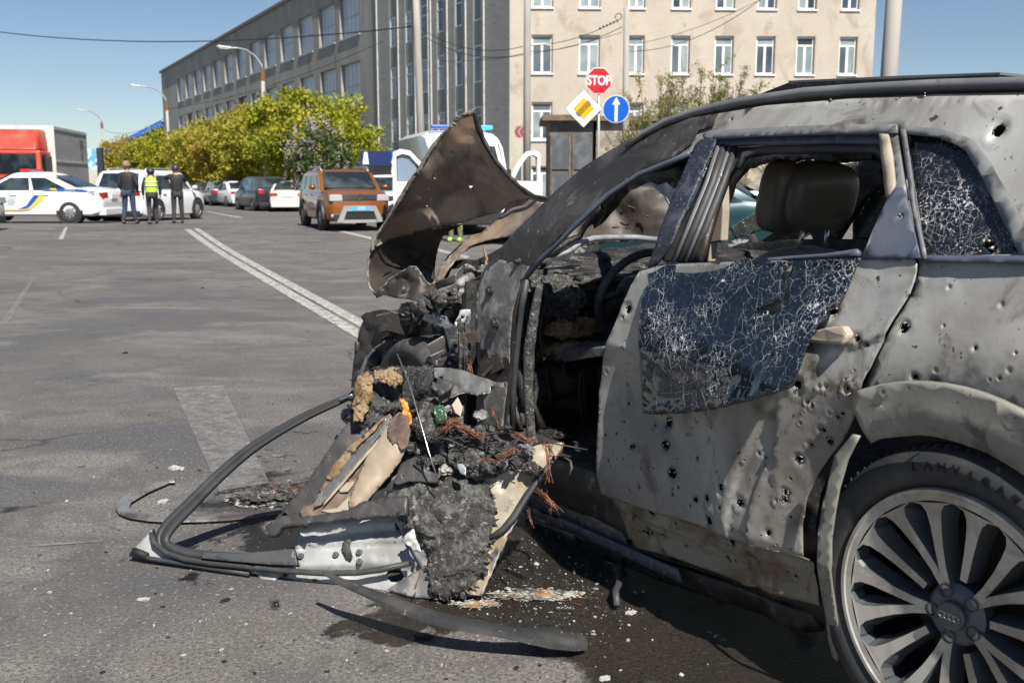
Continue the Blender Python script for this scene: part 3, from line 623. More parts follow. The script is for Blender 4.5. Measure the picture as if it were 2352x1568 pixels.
def trees():
    rnd = random.Random(11)
    g1 = leafmat('maple_green', (.31, .34, .02), (.43, .40, .025), (.15, .2, .02)); g2 = leafmat('maple_ochre', (.42, .31, .04), (.33, .31, .03), (.23, .16, .03)); g3 = leafmat('maple_mid', (.34, .33, .03), (.42, .36, .03), (.18, .2, .03))
    G_ = 'round crowned trees along the grey hall'
    for l, h, m, px, lb in ((0, 6.3, g1, 0, 'nearest bright green round tree beside the lilac'), (7.0, 6.2, g3, 0, 'second round tree from the lilac, olive green with ochre tips'), (14.5, 6.2, g2, 0, 'third round tree, rusty ochre crown before the hall'),
                             (22.5, 6.0, g3, 0, 'fourth round tree along the hall, yellowish green'), (32, 6.1, g1, 0, 'fifth round tree, left of the middle lamp, fresh green'), (44, 6.0, g3, 0, 'sixth round tree, low yellow green crown'), (56, 5.9, g2, 0, 'farthest round tree at the left end of the row')):
        x, y = tr(l); tree('round_tree', x, y, h, 4.2, lb, m, rnd, 320, 76, .118, cb=.10, group=G_)
    x, y = tr(-5.6, 1.4); t = empty('lilac_bush', (x, y, .12), 0, 'tall lilac bush in pale purple flower between tree and kiosk', 'bush')
    mb = MB()
    for i in range(14):
        a = rnd.uniform(0, 6.28); k = rnd.uniform(.3, 1.4); mb.tube([(x, y, .1), (x+math.cos(a)*k*.4, y+math.sin(a)*k*.4, 1.6), (x+math.cos(a)*k, y+math.sin(a)*k, rnd.uniform(2.8, 3.9))], [.04, .025, .01], 5)
    mb.build('stems', bark, t); crown((x, y, 2.5), (1.85, 1.85, 1.85), 110, 36, .09, rnd).build('foliage', leafmat('lilac_leaf', (.08, .13, .04), (.12, .16, .06), (.16, .17, .09)), t)
    mb = MB()
    for i in range(70):
        d = Vector((rnd.gauss(0, 1), rnd.gauss(-.3, 1), rnd.gauss(.6, 1))).normalized(); c = Vector((x, y, 2.5))+Vector((d.x*1.75, d.y*1.75, d.z*1.85))*rnd.uniform(.8, 1.08)
        for _ in range(16): leaf(mb, c+Vector((rnd.gauss(0, .07), rnd.gauss(0, .07), rnd.gauss(0, .13))), .045, rnd)
    mb.build('flowers', mat('lilac_flower', (.36, .27, .33), .7, layers=[((.45, .36, .41), 3, .4, .6)]), t)
    # scrub in front of the cream building
    sp = leafmat('spring_leaf', (.24, .26, .06), (.32, .30, .1), (.16, .17, .05)); tw = mat('twig', (.16, .12, .09), .9)
    for px, z, h, wd, n, lb in ((1515, 33, 4.8, 1.4, 26, 'sparse twiggy shrub just right of the blue round sign'), (1590, 34, 5.2, 1.8, 34, 'taller sparse shrub under the fourth window column'), (1680, 34, 5.0, 1.6, 30, 'sparse shrub with pale spring leaves left of the wreck roof'), (1450, 37, 3.6, .6, 18, 'climbing scrub at the foot of the short pole'), (1800, 36, 4.6, 1.8, 22, 'thin bare shrub peeking over the wreck roof')):
        b = at(px, 420, z); x, y = b[0], b[1]; t = empty('scrub_bush', (x, y, 0), 0, lb, 'shrub', 'sparse shrubs before the cream building'); s = MB(); f = MB()
        for i in range(int(n*1.4)):
            a = rnd.uniform(0, 6.28); k = wd*rnd.uniform(.3, 1); e = Vector((x+math.cos(a)*k, y+math.sin(a)*k*.6, h*rnd.uniform(.55, 1))); b0 = Vector((x, y, 0)); pts = [b0, b0.lerp(e, .4)+Vector((rnd.gauss(0, .1), 0, .3)), b0.lerp(e, .75), e]; s.tube(pts, [.03, .02, .013, .006], 4)
            for _ in range(5):
                q = pts[2].lerp(e, rnd.random()) if rnd.random() < .6 else pts[1].lerp(pts[2], rnd.random()); w_ = q+Vector((rnd.gauss(0, .3), rnd.gauss(0, .2), rnd.uniform(.05, .45))); s.tube([q, w_], [.008, .004], 4)
                for _ in range(30): leaf(f, q.lerp(w_, rnd.random())+Vector((rnd.gauss(0, .05), rnd.gauss(0, .05), rnd.gauss(0, .05))), .042, rnd)
        s.build('stems', tw, t); f.build('foliage', sp, t)
    # trees across the road, seen only mirrored in the broken window
    dk = leafmat('dark_maple', (.05, .09, .02), (.07, .1, .02), (.03, .06, .02))
    for i in range(5): tree('roadside_tree', -24-rnd.uniform(0, 3), -7+i*6.2, 8.5+rnd.uniform(-.5, 1.3), 3.8, ['', 'roadside tree %s the road, mirrored in the broken door glass' % 'x'][0] or ['first dark tree across the road left of the camera', 'second dark tree across the road left of the camera', 'third dark tree across the road left of the camera', 'fourth dark tree across the road left of the camera', 'fifth dark tree across the road left of the camera'][i], dk, rnd, 110, 26, .3, 0, .2, .1, 'trees across the road')
trees()
# ================================================================== THE WRECKED SUV
SG = (.30, .285, .25)
paintm = mat('scorched_paint', (.36, .352, .335), .42, .15, layers=[((.22, .205, .185), 1.7, .44, .62, 8, .8), ((.48, .475, .455), 1.2, .54, .70, 6, .6), ((.11, .092, .075), 4.5, .54, .68, 9, 1.2), ((.07, .06, .055), 26, .66, .70, 4, 0), ((.16, .11, .07), 9, .66, .74, 6, .4, (1, 1, .3)), ((.05, .045, .04), 70, .70, .73, 2, 0)],
    bump=(7, .12, .02), rvar=(3, .3, .6), coat=.12)
soot = mat('sooty_steel', (.05, .045, .043), .45, .35, layers=[((.11, .1, .095), 5, .48, .66, 8, .8), ((.2, .19, .18), 14, .62, .70, 7, .5), ((.16, .08, .04), 6, .66, .74, 7, .6), ((.3, .3, .3), 60, .68, .72, 3, 0)], bump=(22, .3, .01), rvar=(8, .28, .6))
ashm = mat('ashy_steel', (.17, .165, .158), .7, .2, layers=[((.36, .35, .335), 9, .47, .60, 9, .8), ((.07, .06, .055), 3.5, .5, .62, 8, .8), ((.2, .1, .05), 5, .62, .70, 8, .6)], bump=(30, .45, .008))
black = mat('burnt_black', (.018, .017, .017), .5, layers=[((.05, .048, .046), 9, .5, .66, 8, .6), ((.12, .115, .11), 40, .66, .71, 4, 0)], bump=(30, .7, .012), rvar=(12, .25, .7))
char = mat('charcoal_crust', (.05, .048, .046), .7, layers=[((.15, .147, .14), 20, .48, .62, 9, 1), ((.3, .29, .28), 40, .57, .66, 8, .5), ((.5, .48, .44), 60, .67, .70, 5, .2), ((.28, .18, .09), 6, .70, .74, 7, .4)], bump=(95, 1., .016), rvar=(20, .35, .9))
foam = mat('scorched_foam', (.27, .19, .105), .85, layers=[((.15, .085, .035), 9, .46, .6, 8, .8), ((.03, .027, .025), 12, .56, .62, 9, 1.)], bump=(40, .7, .008))
inner = mat('hood_inner_skin', (.33, .27, .23), .36, .25, layers=[((.44, .31, .22), 1.6, .45, .6, 5, .6), ((.15, .13, .115), 3, .52, .66, 8, .9), ((.55, .23, .09), 1.3, .64, .76, 4, .8), ((.32, .3, .27), 30, .69, .71, 5, .3)], bump=(9, .16, .02), rvar=(5, .25, .5))
hooddark = mat('hood_inner_soot', (.045, .038, .034), .4, .3, layers=[((.075, .065, .055), 4, .5, .64, 7, .6), ((.2, .19, .17), 30, .7, .72, 4, .2)], bump=(12, .3, .02), rvar=(5, .25, .55))
torn = mat('torn_bare_metal', (.45, .43, .40), .42, .6, layers=[((.2, .17, .14), 30, .45, .62, 5)])
bare = mat('bare_alloy', (.42, .43, .45), .42, .5, layers=[((.25, .25, .26), 7, .5, .64, 7, .5), ((.05, .05, .05), 11, .62, .68, 8, .8)], bump=(20, .2, .01))
bluegrey = mat('slate_trim', (.07, .085, .12), .42, layers=[((.11, .12, .145), 4, .45, .65, 7, .4), ((.16, .16, .165), 25, .64, .70, 4, .1)], bump=(40, .25, .005))
gloss = mat('gloss_pillar_trim', (.03, .032, .045), .3, layers=[((.16, .16, .2), 120, .60, .68, 3, 0), ((.08, .08, .1), 14, .52, .66, 8, .4)], bump=(90, .8, .006))
rubber = mat('black_rubber', (.035, .035, .036), .55, layers=[((.06, .06, .06), 6, .5, .66, 6)], bump=(50, .3, .004))
gtrim = mat('grey_anodised_trim', (.14, .145, .155), .48, .1, layers=[((.2, .2, .2), 5, .45, .65, 6, .3), ((.09, .085, .08), 9, .58, .66, 8, .5)], bump=(30, .15, .004))
beige = mat('beige_plastic', (.42, .37, .30), .6, layers=[((.32, .27, .21), 3, .45, .62, 6, .4), ((.12, .1, .08), 8, .64, .70, 7, .6)], bump=(20, .1))
chrome = mat('dulled_chrome', (.5, .5, .5), .25, .9, layers=[((.25, .22, .2), 9, .52, .64, 7, .4)])
SUV = empty('burnt_suv', cw(1.45, 1.0, 0), math.atan2(CF[1], CF[0]), 'burnt out grey beige SUV wreck with shrapnel holes, torn hood and missing front door', 'car')
def D(s, z):
    d = .0
    if z < .42: d += (.42-z)*.30
    if z > .88: d += (z-.88)*.16
    if z > 1.19: d += (z-1.19)*.42
    if s < -.35: d += .22*(-.35-s)**2
    if s > 2.5: d += .10*(s-2.5)**2
    r = math.hypot(s, z-.39)
    if z < 1.15: d -= .035*math.exp(-((r-.60)/.12)**2)
    d += .018*math.exp(-((z-.72)/.16)**2)*(1 if .5 < s else .2)
    return d
def dhit(px, py, off=0.):
    """where the pixel ray meets the car side; returns (s, z)"""
    r = ray(px, py); fo_ = off if callable(off) else (lambda s, z: off)
    def f(t): P = C0+t*r; s = float((P-CO)@CF); z = float(P[2]); return float((P-CO)@CD)-D(s, z)-fo_(s, z)
    rd = r@CD; a = (-.25-(C0-CO)@CD)/rd; b = (.6-(C0-CO)@CD)/rd
    n = 40; p = a; fp = f(a)
    for i in range(1, n+1):
        q = a+(b-a)*i/n; fq = f(q)
        if fp <= 0 < fq:
            for _ in range(25):
                m = (p+q)/2
                if f(m) > 0: q = m
                else: p = m
            P = C0+q*r; return float((P-CO)@CF), float(P[2])
        p, fp = q, fq
    P = C0+b*r; return float((P-CO)@CF), float(P[2])
def SP(pts, off=0.): return [dhit(x, y, off) for x, y in pts]
def blob_hole(c, r, n=9, rnd=random, k=.38, ax=1.):
    a0 = rnd.uniform(0, 6); ax = rnd.uniform(.75, 1.3) if n == 8 else ax; return [(c[0]+r*ax*(1+rnd.uniform(-k, k))*math.cos(a0+2*math.pi*i/n), c[1]+r*(1+rnd.uniform(-k, k))*math.sin(a0+2*math.pi*i/n)) for i in range(n)]
def side(name, P, m, off=0., st=.03, thick=.0016, holes=(), hits=(), wob=.0, fn=None, parent=SUV, seed=1, smooth=True, rag=0, open_=(), pts=()):
    """panel over the car side. hits: (s,z,r,depth) punched or dented spots; open_: big cut-outs"""
    rnd = random.Random(seed); H = [list(h) for h in open_]; ring = list(pts)
    for (s, z, r, dp, pierced) in hits:
        if pierced: H.append(blob_hole((s, z), r, 8, rnd))
        else: ring.append((s, z))
        for k in (1.25, 1.6, 2.3, 3.4): ring += [(s+r*k*math.cos(a+k), z+r*k*math.sin(a+k)) for a in [i*math.pi/5 for i in range(10)]]
    V, Fc, PP = tri2d(P, st, H, ring, rag, seed); vs = []
    for s, z in V:
        d = D(s, z)+off
        if wob: d += wob*fbm(s, z, seed, 4, 4.)
        if fn: d += fn(s, z)
        for (hs, hz, r, dp, pi_) in hits:
            q = math.hypot(s-hs, z-hz)/r
            if q < 4.5: d += dp*math.exp(-(q/1.5)**2)-dp*.35*math.exp(-((q-2.1)/.6)**2)
        vs.append(cw(s, d, z))
    mb = MB(); mb.add(vs, Fc); big = [h for h in hits if h[4] and h[2] > .0055]; mb.cur = 1
    for (hs, hz, r, dp, pi_) in big:
        n = rnd.randint(7, 11); a0 = rnd.uniform(0, 6)
        for i in range(n):
            if rnd.random() < .3: continue
            a, b = a0+6.283*i/n, a0+6.283*(i+rnd.uniform(.6, 1))/n; q = rnd.uniform(.5, 1.15); d0 = D(hs, hz)+off+(fn(hs, hz) if fn else 0)+dp*.75
            def g(an, k, dd_): s_, z_ = hs+r*k*math.cos(an), hz+r*k*math.sin(an); return cw(s_, d0-.002+dd_, z_)
            mb.poly([g(a, 1.12, 0), g(b, 1.12, 0), g((a+b)/2, q*.75, rnd.choice((-1, 1))*r*rnd.uniform(.2, .6))])
    o = mb.build(name, [m, torn] if big else m, parent, smooth)
    if thick: md = o.modifiers.new('solid', 'SOLIDIFY'); md.thickness = thick; md.offset = -1
    return o
def HT(code, L, off=0.):
    out = []
    for x, y, r, p in L:
        px, py = T(code, [(x, y)])[0] if code else (x, y)
        s, z = dhit(px, py, off); r *= .80; out.append((s, z, r, .0025+r*.42, p))
    return out
rnd = random.Random(21)
# --- body side: front pillar, roof arch, rear quarter in one pressing
AR = .525
arc = [(AR*math.cos(a), .39+AR*math.sin(a)) for a in np.radians(np.linspace(-18, 106, 26))]
arc = [(-x, y) for x, y in arc]
outer = SP([(1106, 1010), (1100, 900), (1095, 760), (1098, 665), (1116, 618), (1200, 520), (1290, 430), (1340, 388), (1400, 350), (1450, 322), (1490, 302), (1600, 270), (1760, 243), (1950, 228), (2150, 222), (2345, 219)])
tail = [(-.35, 1.545), (-.62, 1.50), (-.8, 1.3), (-.93, .95), (-.95, .6), (-.9, .33), (-.56, .23)]
door_line = SP([(1986, 896), (1996, 865), (2016, 820), (2056, 742), (2094, 680), (2108, 645), (2112, 603), (2094, 470), (2070, 296)])
inr = SP([(1860, 300), (1632, 314), (1602, 345), (1545, 362), (1470, 392), (1400, 437), (1325, 508), (1250, 582), (1208, 628), (1190, 690), (1178, 800), (1170, 900), (1166, 1010)])
qwin = SP([(2083, 308), (2160, 316), (2222, 345), (2262, 410), (2305, 500), (2346, 584), (2200, 588), (2127, 588)])
bp = HT('Q', [(2215, 270, .019, 1), (1790, 75, .012, 1), (2185, 300, .01, 0)])+HT('W', [(545, 135, .010, 1), (640, 160, .011, 1)])+HT(None, [(2077, 751, .014, 1), (2300, 700, .006, 0), (2180, 660, .005, 0), (2240, 800, .006, 1), (2150, 850, .005, 0), (2320, 850, .006, 0), (1680, 275, .006, 1), (1905, 232, .008, 1), (1140, 739, .012, 1)])
bp += [(rnd.uniform(-.5, .2), rnd.uniform(.95, 1.15), rnd.uniform(.002, .004), .004, 1) for _ in range(12)]
side('body_side', outer+tail+arc+door_line+inr, paintm, 0, .032, .0015, hits=bp, wob=.006, open_=[qwin], seed=3)
# soot-black film over the front pillar (burnt off paint): its own thin layer of scale
def strip(name, a, b, m, off, st=.03, thick=.002, wob=.004, seed=2, **k): return side(name, SP(a, off)+SP(b, off)[::-1], m, off, st, thick, wob=wob, seed=seed, **k)
strip('burnt_pillar_scale', [(1104, 1008), (1098, 900), (1093, 760), (1096, 664), (1114, 616), (1198, 518), (1288, 428), (1338, 386), (1398, 348), (1448, 320), (1488, 300), (1590, 271), (1650, 262)],
      [(1166, 1008), (1172, 900), (1180, 800), (1192, 690), (1210, 628), (1252, 582), (1327, 508), (1402, 437), (1472, 392), (1547, 362), (1590, 330), (1606, 300), (1640, 290)], soot, -.005, .03, .002, .008, 5)
strip('ash_crust', [(1107, 1008), (1101, 900), (1096, 760), (1099, 665), (1117, 622), (1150, 596)], [(1160, 1008), (1164, 900), (1172, 780), (1184, 690), (1200, 640), (1216, 612)], ashm, -.0065, .02, .002, .005, 6)
# a lit edge seam along the opening
m = MB(); m.tube([cw(s, D(s, z)+.0, z) for s, z in SP([(1206, 640), (1248, 590), (1322, 517), (1398, 446), (1470, 400), (1545, 370), (1585, 352)])], .010, 8); m.build('door_aperture_lip', bluegrey, SUV, True)
m = MB(); m.tube([cw(s, D(s, z)+.006, z) for s, z in SP([(1208, 640), (1196, 700), (1184, 800), (1176, 900), (1174, 1000)])], .012, 8); m.build('aperture_seal', rubber, SUV, True)
m = MB(); m.tube([cw(s, D(s, z)+.03, z) for s, z in SP([(1225, 652), (1212, 720), (1200, 800), (1198, 900), (1204, 1000), (1230, 1080)])], [.012, .018, .022, .02, .018, .02], 9); m.build('burnt_wiring_loom', char, SUV, True)
# --- roof, rail, sunroof
def rl(px, py): s, z = dhit(px, py); return s, z
top = [rl(x, y) for x, y in ((1400, 350), (1450, 322), (1490, 302), (1600, 270), (1760, 243), (1950, 228), (2150, 222), (2345, 219))]+[(-.35, 1.545), (-.62, 1.5)]
mb = MB(); W = 9
rows = []
for s, z in top:
    d0 = D(s, z); rows.append([cw(s, d0+(2.0-2*d0)*j/W, z+.075*math.sin(math.pi*j/W)**.6) for j in range(W+1)])
mb.add([v for r in rows for v in r], [(i*(W+1)+j, i*(W+1)+j+1, (i+1)*(W+1)+j+1, (i+1)*(W+1)+j) for i in range(len(rows)-1) for j in range(W)])
o = mb.build('roof', soot, SUV, True); o.modifiers.new('s', 'SOLIDIFY').thickness = .02
def railp(px, py, d): s, z, t = CS(px, py, d); return cw(s, d, z)
rp = [(1436, 338, .20), (1475, 308, .23), (1530, 280, .26), (1600, 257, .28), (1700, 235, .30), (1850, 214, .31), (2000, 204, .315), (2150, 197, .32), (2352, 192, .32), (2500, 192, .32)]
mb = MB(); mb.tube([railp(*p) for p in rp], [.008, .014, .018, .02, .021, .022, .022, .022, .022, .022], 10, flat=.75); mb.build('roof_rail', gtrim, SUV, True)
mb = MB(); mb.tube([railp(x, y+15, d+.01) for x, y, d in rp[1:]], .013, 8); mb.build('rail_seal', rubber, SUV, True)
a = [CS(x, y, .55) for x, y in ((1690, 238), (1811, 190), (2294, 171), (2297, 184), (1980, 196), (1820, 216))]
mb = MB(); mb.prism([cw(s, .55, z) for s, z, t in a], CD*.012); mb.build('sunroof_frame', black, SUV)
a = [CS(x, y, .55) for x, y in ((1811, 187), (2060, 176), (2297, 168), (2297, 174), (1811, 194))]
mb = MB(); mb.prism([cw(s, .55, z+.002) for s, z, t in a], CD*.5); mb.build('sunroof_panel', gtrim, SUV)
# --- quarter window and its trims
def crazed(name, base, sc=(26, 60, 9), th=(.022, .05, .03), amt=.9, ctr=()):
    """laminated dark glass, crazed: two webs of white cracks, denser near the impacts"""
    m = mat(name, base, .04, spec=.9); t = m.node_tree; b = t.nodes['Principled BSDF']; L = t.links.new; tc = nd(t, 'ShaderNodeTexCoord')
    wn = nd(t, 'ShaderNodeTexNoise'); wn.inputs['Scale'].default_value = 6; wn.inputs['Detail'].default_value = 4
    wv = nd(t, 'ShaderNodeVectorMath', operation='MULTIPLY_ADD'); wv.inputs[1].default_value = (.05, .05, .05); L(tc.outputs['Object'], wn.inputs['Vector']); L(wn.outputs['Color'], wv.inputs[0]); L(tc.outputs['Object'], wv.inputs[2])
    dens = nd(t, 'ShaderNodeTexNoise'); dens.inputs['Scale'].default_value = 3.2; dens.inputs['Detail'].default_value = 5; L(tc.outputs['Object'], dens.inputs['Vector'])
    tot = None
    cen = None
    for (cx, cy, cz, r) in ctr:
        sub = nd(t, 'ShaderNodeVectorMath', operation='DISTANCE'); sub.inputs[1].default_value = (cx, cy, cz); L(tc.outputs['Object'], sub.inputs[0])
        mr = nd(t, 'ShaderNodeMapRange'); mr.inputs[1].default_value = 0; mr.inputs[2].default_value = r; mr.inputs[3].default_value = .34; mr.inputs[4].default_value = 0; L(sub.outputs['Value'], mr.inputs[0])
        if cen is None: cen = mr.outputs[0]
        else: mm = nd(t, 'ShaderNodeMath', operation='MAXIMUM'); L(cen, mm.inputs[0]); L(mr.outputs[0], mm.inputs[1]); cen = mm.outputs[0]
    if cen is not None: ad = nd(t, 'ShaderNodeMath', operation='ADD'); L(dens.outputs['Fac'], ad.inputs[0]); L(cen, ad.inputs[1]); dsock = ad.outputs[0]
    else: dsock = dens.outputs['Fac']
    for i, (s, h) in enumerate(zip(sc, th)):
        v = nd(t, 'ShaderNodeTexVoronoi', feature='DISTANCE_TO_EDGE'); v.inputs['Scale'].default_value = s; L(wv.outputs[0], v.inputs['Vector'])
        lo = (.44, .60, .0)[i]; mt = nd(t, 'ShaderNodeMapRange'); mt.inputs[1].default_value = lo; mt.inputs[2].default_value = lo+.22; mt.inputs[3].default_value = 0; mt.inputs[4].default_value = h; L(dsock, mt.inputs[0])
        lt = nd(t, 'ShaderNodeMath', operation='SUBTRACT'); L(mt.outputs[0], lt.inputs[0]); L(v.outputs['Distance'], lt.inputs[1])
        sm = nd(t, 'ShaderNodeMapRange'); sm.inputs[1].default_value = 0; sm.inputs[2].default_value = h*.7; L(lt.outputs[0], sm.inputs[0])
        br = nd(t, 'ShaderNodeTexNoise'); br.inputs['Scale'].default_value = 45; br.inputs['Detail'].default_value = 2; L(tc.outputs['Object'], br.inputs['Vector'])
        bm_ = nd(t, 'ShaderNodeMapRange'); bm_.inputs[1].default_value = .36; bm_.inputs[2].default_value = .52; L(br.outputs['Fac'], bm_.inputs[0])
        mu = nd(t, 'ShaderNodeMath', operation='MULTIPLY'); L(sm.outputs[0], mu.inputs[0]); L(bm_.outputs[0], mu.inputs[1])
        if tot is None: tot = mu.outputs[0]
        else: mm = nd(t, 'ShaderNodeMath', operation='MAXIMUM'); L(tot, mm.inputs[0]); L(mu.outputs[0], mm.inputs[1]); tot = mm.outputs[0]
    sp = nd(t, 'ShaderNodeTexNoise'); sp.inputs['Scale'].default_value = 150; sp.inputs['Detail'].default_value = 3; L(tc.outputs['Object'], sp.inputs['Vector'])  # white specks: sparkle of the shattered glass painted into its colour
    sa = nd(t, 'ShaderNodeMath', operation='MULTIPLY_ADD'); sa.inputs[1].default_value = .30; L(dsock, sa.inputs[0]); L(sp.outputs['Fac'], sa.inputs[2])
    sr = nd(t, 'ShaderNodeMapRange'); sr.inputs[1].default_value = .86; sr.inputs[2].default_value = .92; L(sa.outputs[0], sr.inputs[0])
    mm = nd(t, 'ShaderNodeMath', operation='MAXIMUM'); L(tot, mm.inputs[0]); L(sr.outputs[0], mm.inputs[1]); tot = mm.outputs[0]
    k = nd(t, 'ShaderNodeMath', operation='MULTIPLY'); k.inputs[1].default_value = amt; L(tot, k.inputs[0])
    mx = nd(t, 'ShaderNodeMix', data_type='RGBA'); mx.inputs[6].default_value = (*base, 1); mx.inputs[7].default_value = (.75, .77, .8, 1); L(k.outputs[0], mx.inputs[0]); L(mx.outputs[2], b.inputs['Base Color'])
    rm = nd(t, 'ShaderNodeMix', data_type='FLOAT'); rm.inputs[2].default_value = .035; rm.inputs[3].default_value = .45; L(k.outputs[0], rm.inputs[0]); L(rm.outputs[0], b.inputs['Roughness'])
    bp_ = nd(t, 'ShaderNodeBump'); bp_.inputs['Strength'].default_value = .9; bp_.inputs['Distance'].default_value = .004; L(k.outputs[0], bp_.inputs['Height']); 
    bn = nd(t, 'ShaderNodeTexVoronoi'); bn.inputs['Scale'].default_value = 17; L(wv.outputs[0], bn.inputs['Vector'])
    b2 = nd(t, 'ShaderNodeBump'); b2.inputs['Strength'].default_value = .10; b2.inputs['Distance'].default_value = .02; L(bn.outputs['Distance'], b2.inputs['Height']); L(bp_.outputs[0], b2.inputs['Normal']); L(b2.outputs[0], b.inputs['Normal'])
    return m
def wc(px, py, off=0): s, z = dhit(px, py, off); return tuple(cw(s, D(s, z)+(off(s, z) if callable(off) else off), z))
qg = crazed('crazed_quarter_glass', (.012, .014, .018), (24, 60, 10), (.010, .034, .003), .7, [(*wc(2240, 455), .18), (*wc(2290, 560), .2), (*wc(2180, 350), .12), (*wc(2120, 480), .1)])
side('quarter_window', SP([(2076, 300), (2165, 310), (2232, 340), (2270, 405), (2313, 498), (2356, 592), (2200, 594), (2122, 594)], .012), qg, .012, .03, .004, hits=HT(None, [(2255, 570, .022, 1), (2232, 452, .02, 0)]), wob=.004, seed=8)
strip('window_surround', [(2066, 291), (2160, 298), (2236, 322), (2280, 380), (2330, 468), (2400, 600)], [(2078, 309), (2158, 317), (2218, 345), (2258, 410), (2302, 500), (2350, 598)], gtrim, -.006, .03, .006, 0)
strip('belt_trim', [(2118, 588), (2240, 589), (2352, 590), (2700, 590)], [(2122, 604), (2240, 605), (2352, 606), (2700, 612)], bluegrey, -.010, .03, .006, 0)
strip('window_divider', [(2070, 298), (2082, 380), (2094, 470), (2108, 540), (2118, 596)], [(2082, 300), (2094, 380), (2104, 470), (2120, 540), (2132, 596)], gtrim, -.010, .03, .006, 0)
# --- rear door
dtop = [(1470, 655), (1490, 622), (1545, 608), (1700, 600), (1955, 597), (2097, 592)]
DR = SP([(2106, 606), (2103, 640), (2090, 675), (2052, 735), (2008, 815), (1988, 860), (1980, 892), (1962, 960), (1940, 1005), (1917, 1036), (1880, 1090), (1856, 1142), (1846, 1205), (1850, 1285), (1866, 1396), (1780, 1372), (1700, 1345), (1600, 1300), (1500, 1268), (1462, 1256), (1440, 1212), (1420, 1163), (1402, 1137), (1393, 1100), (1391, 1040), (1396, 960), (1396, 900), (1406, 820), (1432, 745), (1450, 700), (1470, 655)], -.02)+SP([(1490, 622), (1545, 608), (1700, 600), (1955, 597), (2097, 592)], -.02)
hs = HT('S', [(318, 520, .017, 1), (280, 580, .006, 1), (280, 810, .006, 1), (160, 980, .006, 0), (300, 1075, .006, 1), (305, 1215, .008, 1), (280, 1345, .006, 1), (150, 1440, .006, 1), (230, 1430, .006, 1), (345, 1525, .013, 1), (360, 1520, .006, 0), (495, 1370, .009, 1), (580, 1355, .024, 1), (570, 1520, .018, 1), (1760, 545, .018, 1), (1940, 745, .010, 1), (1995, 790, .007, 1), (1865, 1110, .009, 1), (1840, 1050, .004, 1), (1560, 1210, .007, 1), (1612, 1235, .006, 1), (1490, 1085, .018, 1), (1650, 1100, .006, 0), (1740, 1290, .005, 0), (1795, 1320, .009, 1), (1832, 1298, .008, 1), (1685, 1412, .010, 1), (1735, 1497, .013, 1), (1605, 1525, .009, 1), (1530, 1360, .004, 1), (1720, 520, .008, 0)], -.02)
hs += HT('U', [(1185, 135, .022, 1), (1485, 235, .015, 1), (1330, 305, .012, 1), (1400, 297, .013, 1), (1590, 330, .014, 1), (1480, 355, .007, 1), (1015, 380, .021, 1), (1410, 440, .020, 1), (895, 330, .011, 1), (860, 320, .006, 1), (1095, 372, .008, 1), (972, 520, .013, 1), (1005, 532, .010, 1), (938, 512, .006, 1), (1210, 605, .008, 1), (1635, 500, .008, 1), (1775, 522, .011, 1), (1478, 690, .014, 1), (1525, 705, .009, 1), (1505, 582, .017, 1), (1887, 815, .009, 1), (1885, 265, .011, 1), (1876, 305, .011, 1), (1970, 50, .013, 1), (1916, 420, .005, 1), (1092, 636, .010, 1), (800, 52, .008, 1), (930, 230, .010, 0), (1340, 45, .008, 1), (1705, 15, .006, 1), (1745, 45, .006, 1), (1225, 225, .006, 1), (1190, 270, .007, 1), (1300, 343, .006, 1), (1120, 420, .005, 1), (1160, 462, .006, 1), (1830, 318, .007, 1), (1400, 560, .005, 1), (1755, 92, .005, 1), (1060, 90, .004, 1), (1220, 60, .006, 0), (900, 40, .005, 1), (1240, 95, .004, 0)], -.02)
hs += HT('W', [(228, 190, .009, 1), (115, 180, .007, 0), (30, 255, .005, 1), (68, 268, .004, 1), (190, 232, .004, 1), (250, 105, .003, 1)], -.02)
hs += [(rnd.uniform(.35, 1.15), rnd.uniform(.3, .95), rnd.uniform(.0018, .0035), .003, 1) for _ in range(45)]
def dfn(s, z):
    v = -.035*max(0, min(1, (s-.3)/.9))
    ridge = .398-.066*(s-.54)
    if z < ridge: v += .034*min(1, (ridge-z)/.02)                       # the cladding is gone below the ridge
    
    r = math.hypot(s, z-.39)
    if r < .66: v += .012*min(1, (.66-r)/.015)
    if r < .585: v -= .012*min(1, (.585-r)/.012)
    v += .010*math.exp(-((s-1.05)/.09)**2)*math.sin(z*11)              # buckled leading edge
    v -= .012*math.exp(-((z-.86)/.012)**2)*min(1, max(0, s-.25)*4)*.5
    return v
def clip(P, keep):
    out = []; n = len(P)
    for i in range(n):
        a, b = P[i], P[(i+1) % n]; ka, kb = keep(*a), keep(*b)
        if ka > 0: out.append(a)
        if (ka > 0) != (kb > 0): u = ka/(ka-kb); out.append((a[0]+(b[0]-a[0])*u, a[1]+(b[1]-a[1])*u))
    return out
RZ = lambda s: .398-.066*(s-.54)
rl_ = [(s, RZ(s)+k) for s in np.arange(.3, 1.35, .012) for k in (-.003, .004, -.018, .012)]
ar_ = [(r*math.cos(a), .39+r*math.sin(a)) for r in (.663, .657, .645, .588, .582, .572) for a in np.radians(np.arange(-30, 115, 1.6))]
UP = clip(DR, lambda s, z: z-RZ(s)); LO = clip(DR, lambda s, z: RZ(s)-z)
side('rear_door', UP, paintm, -.02, .016, .0022, hits=[h for h in hs if h[1] > RZ(h[0])+.004], wob=.010, fn=dfn, seed=12, pts=ar_+rl_)
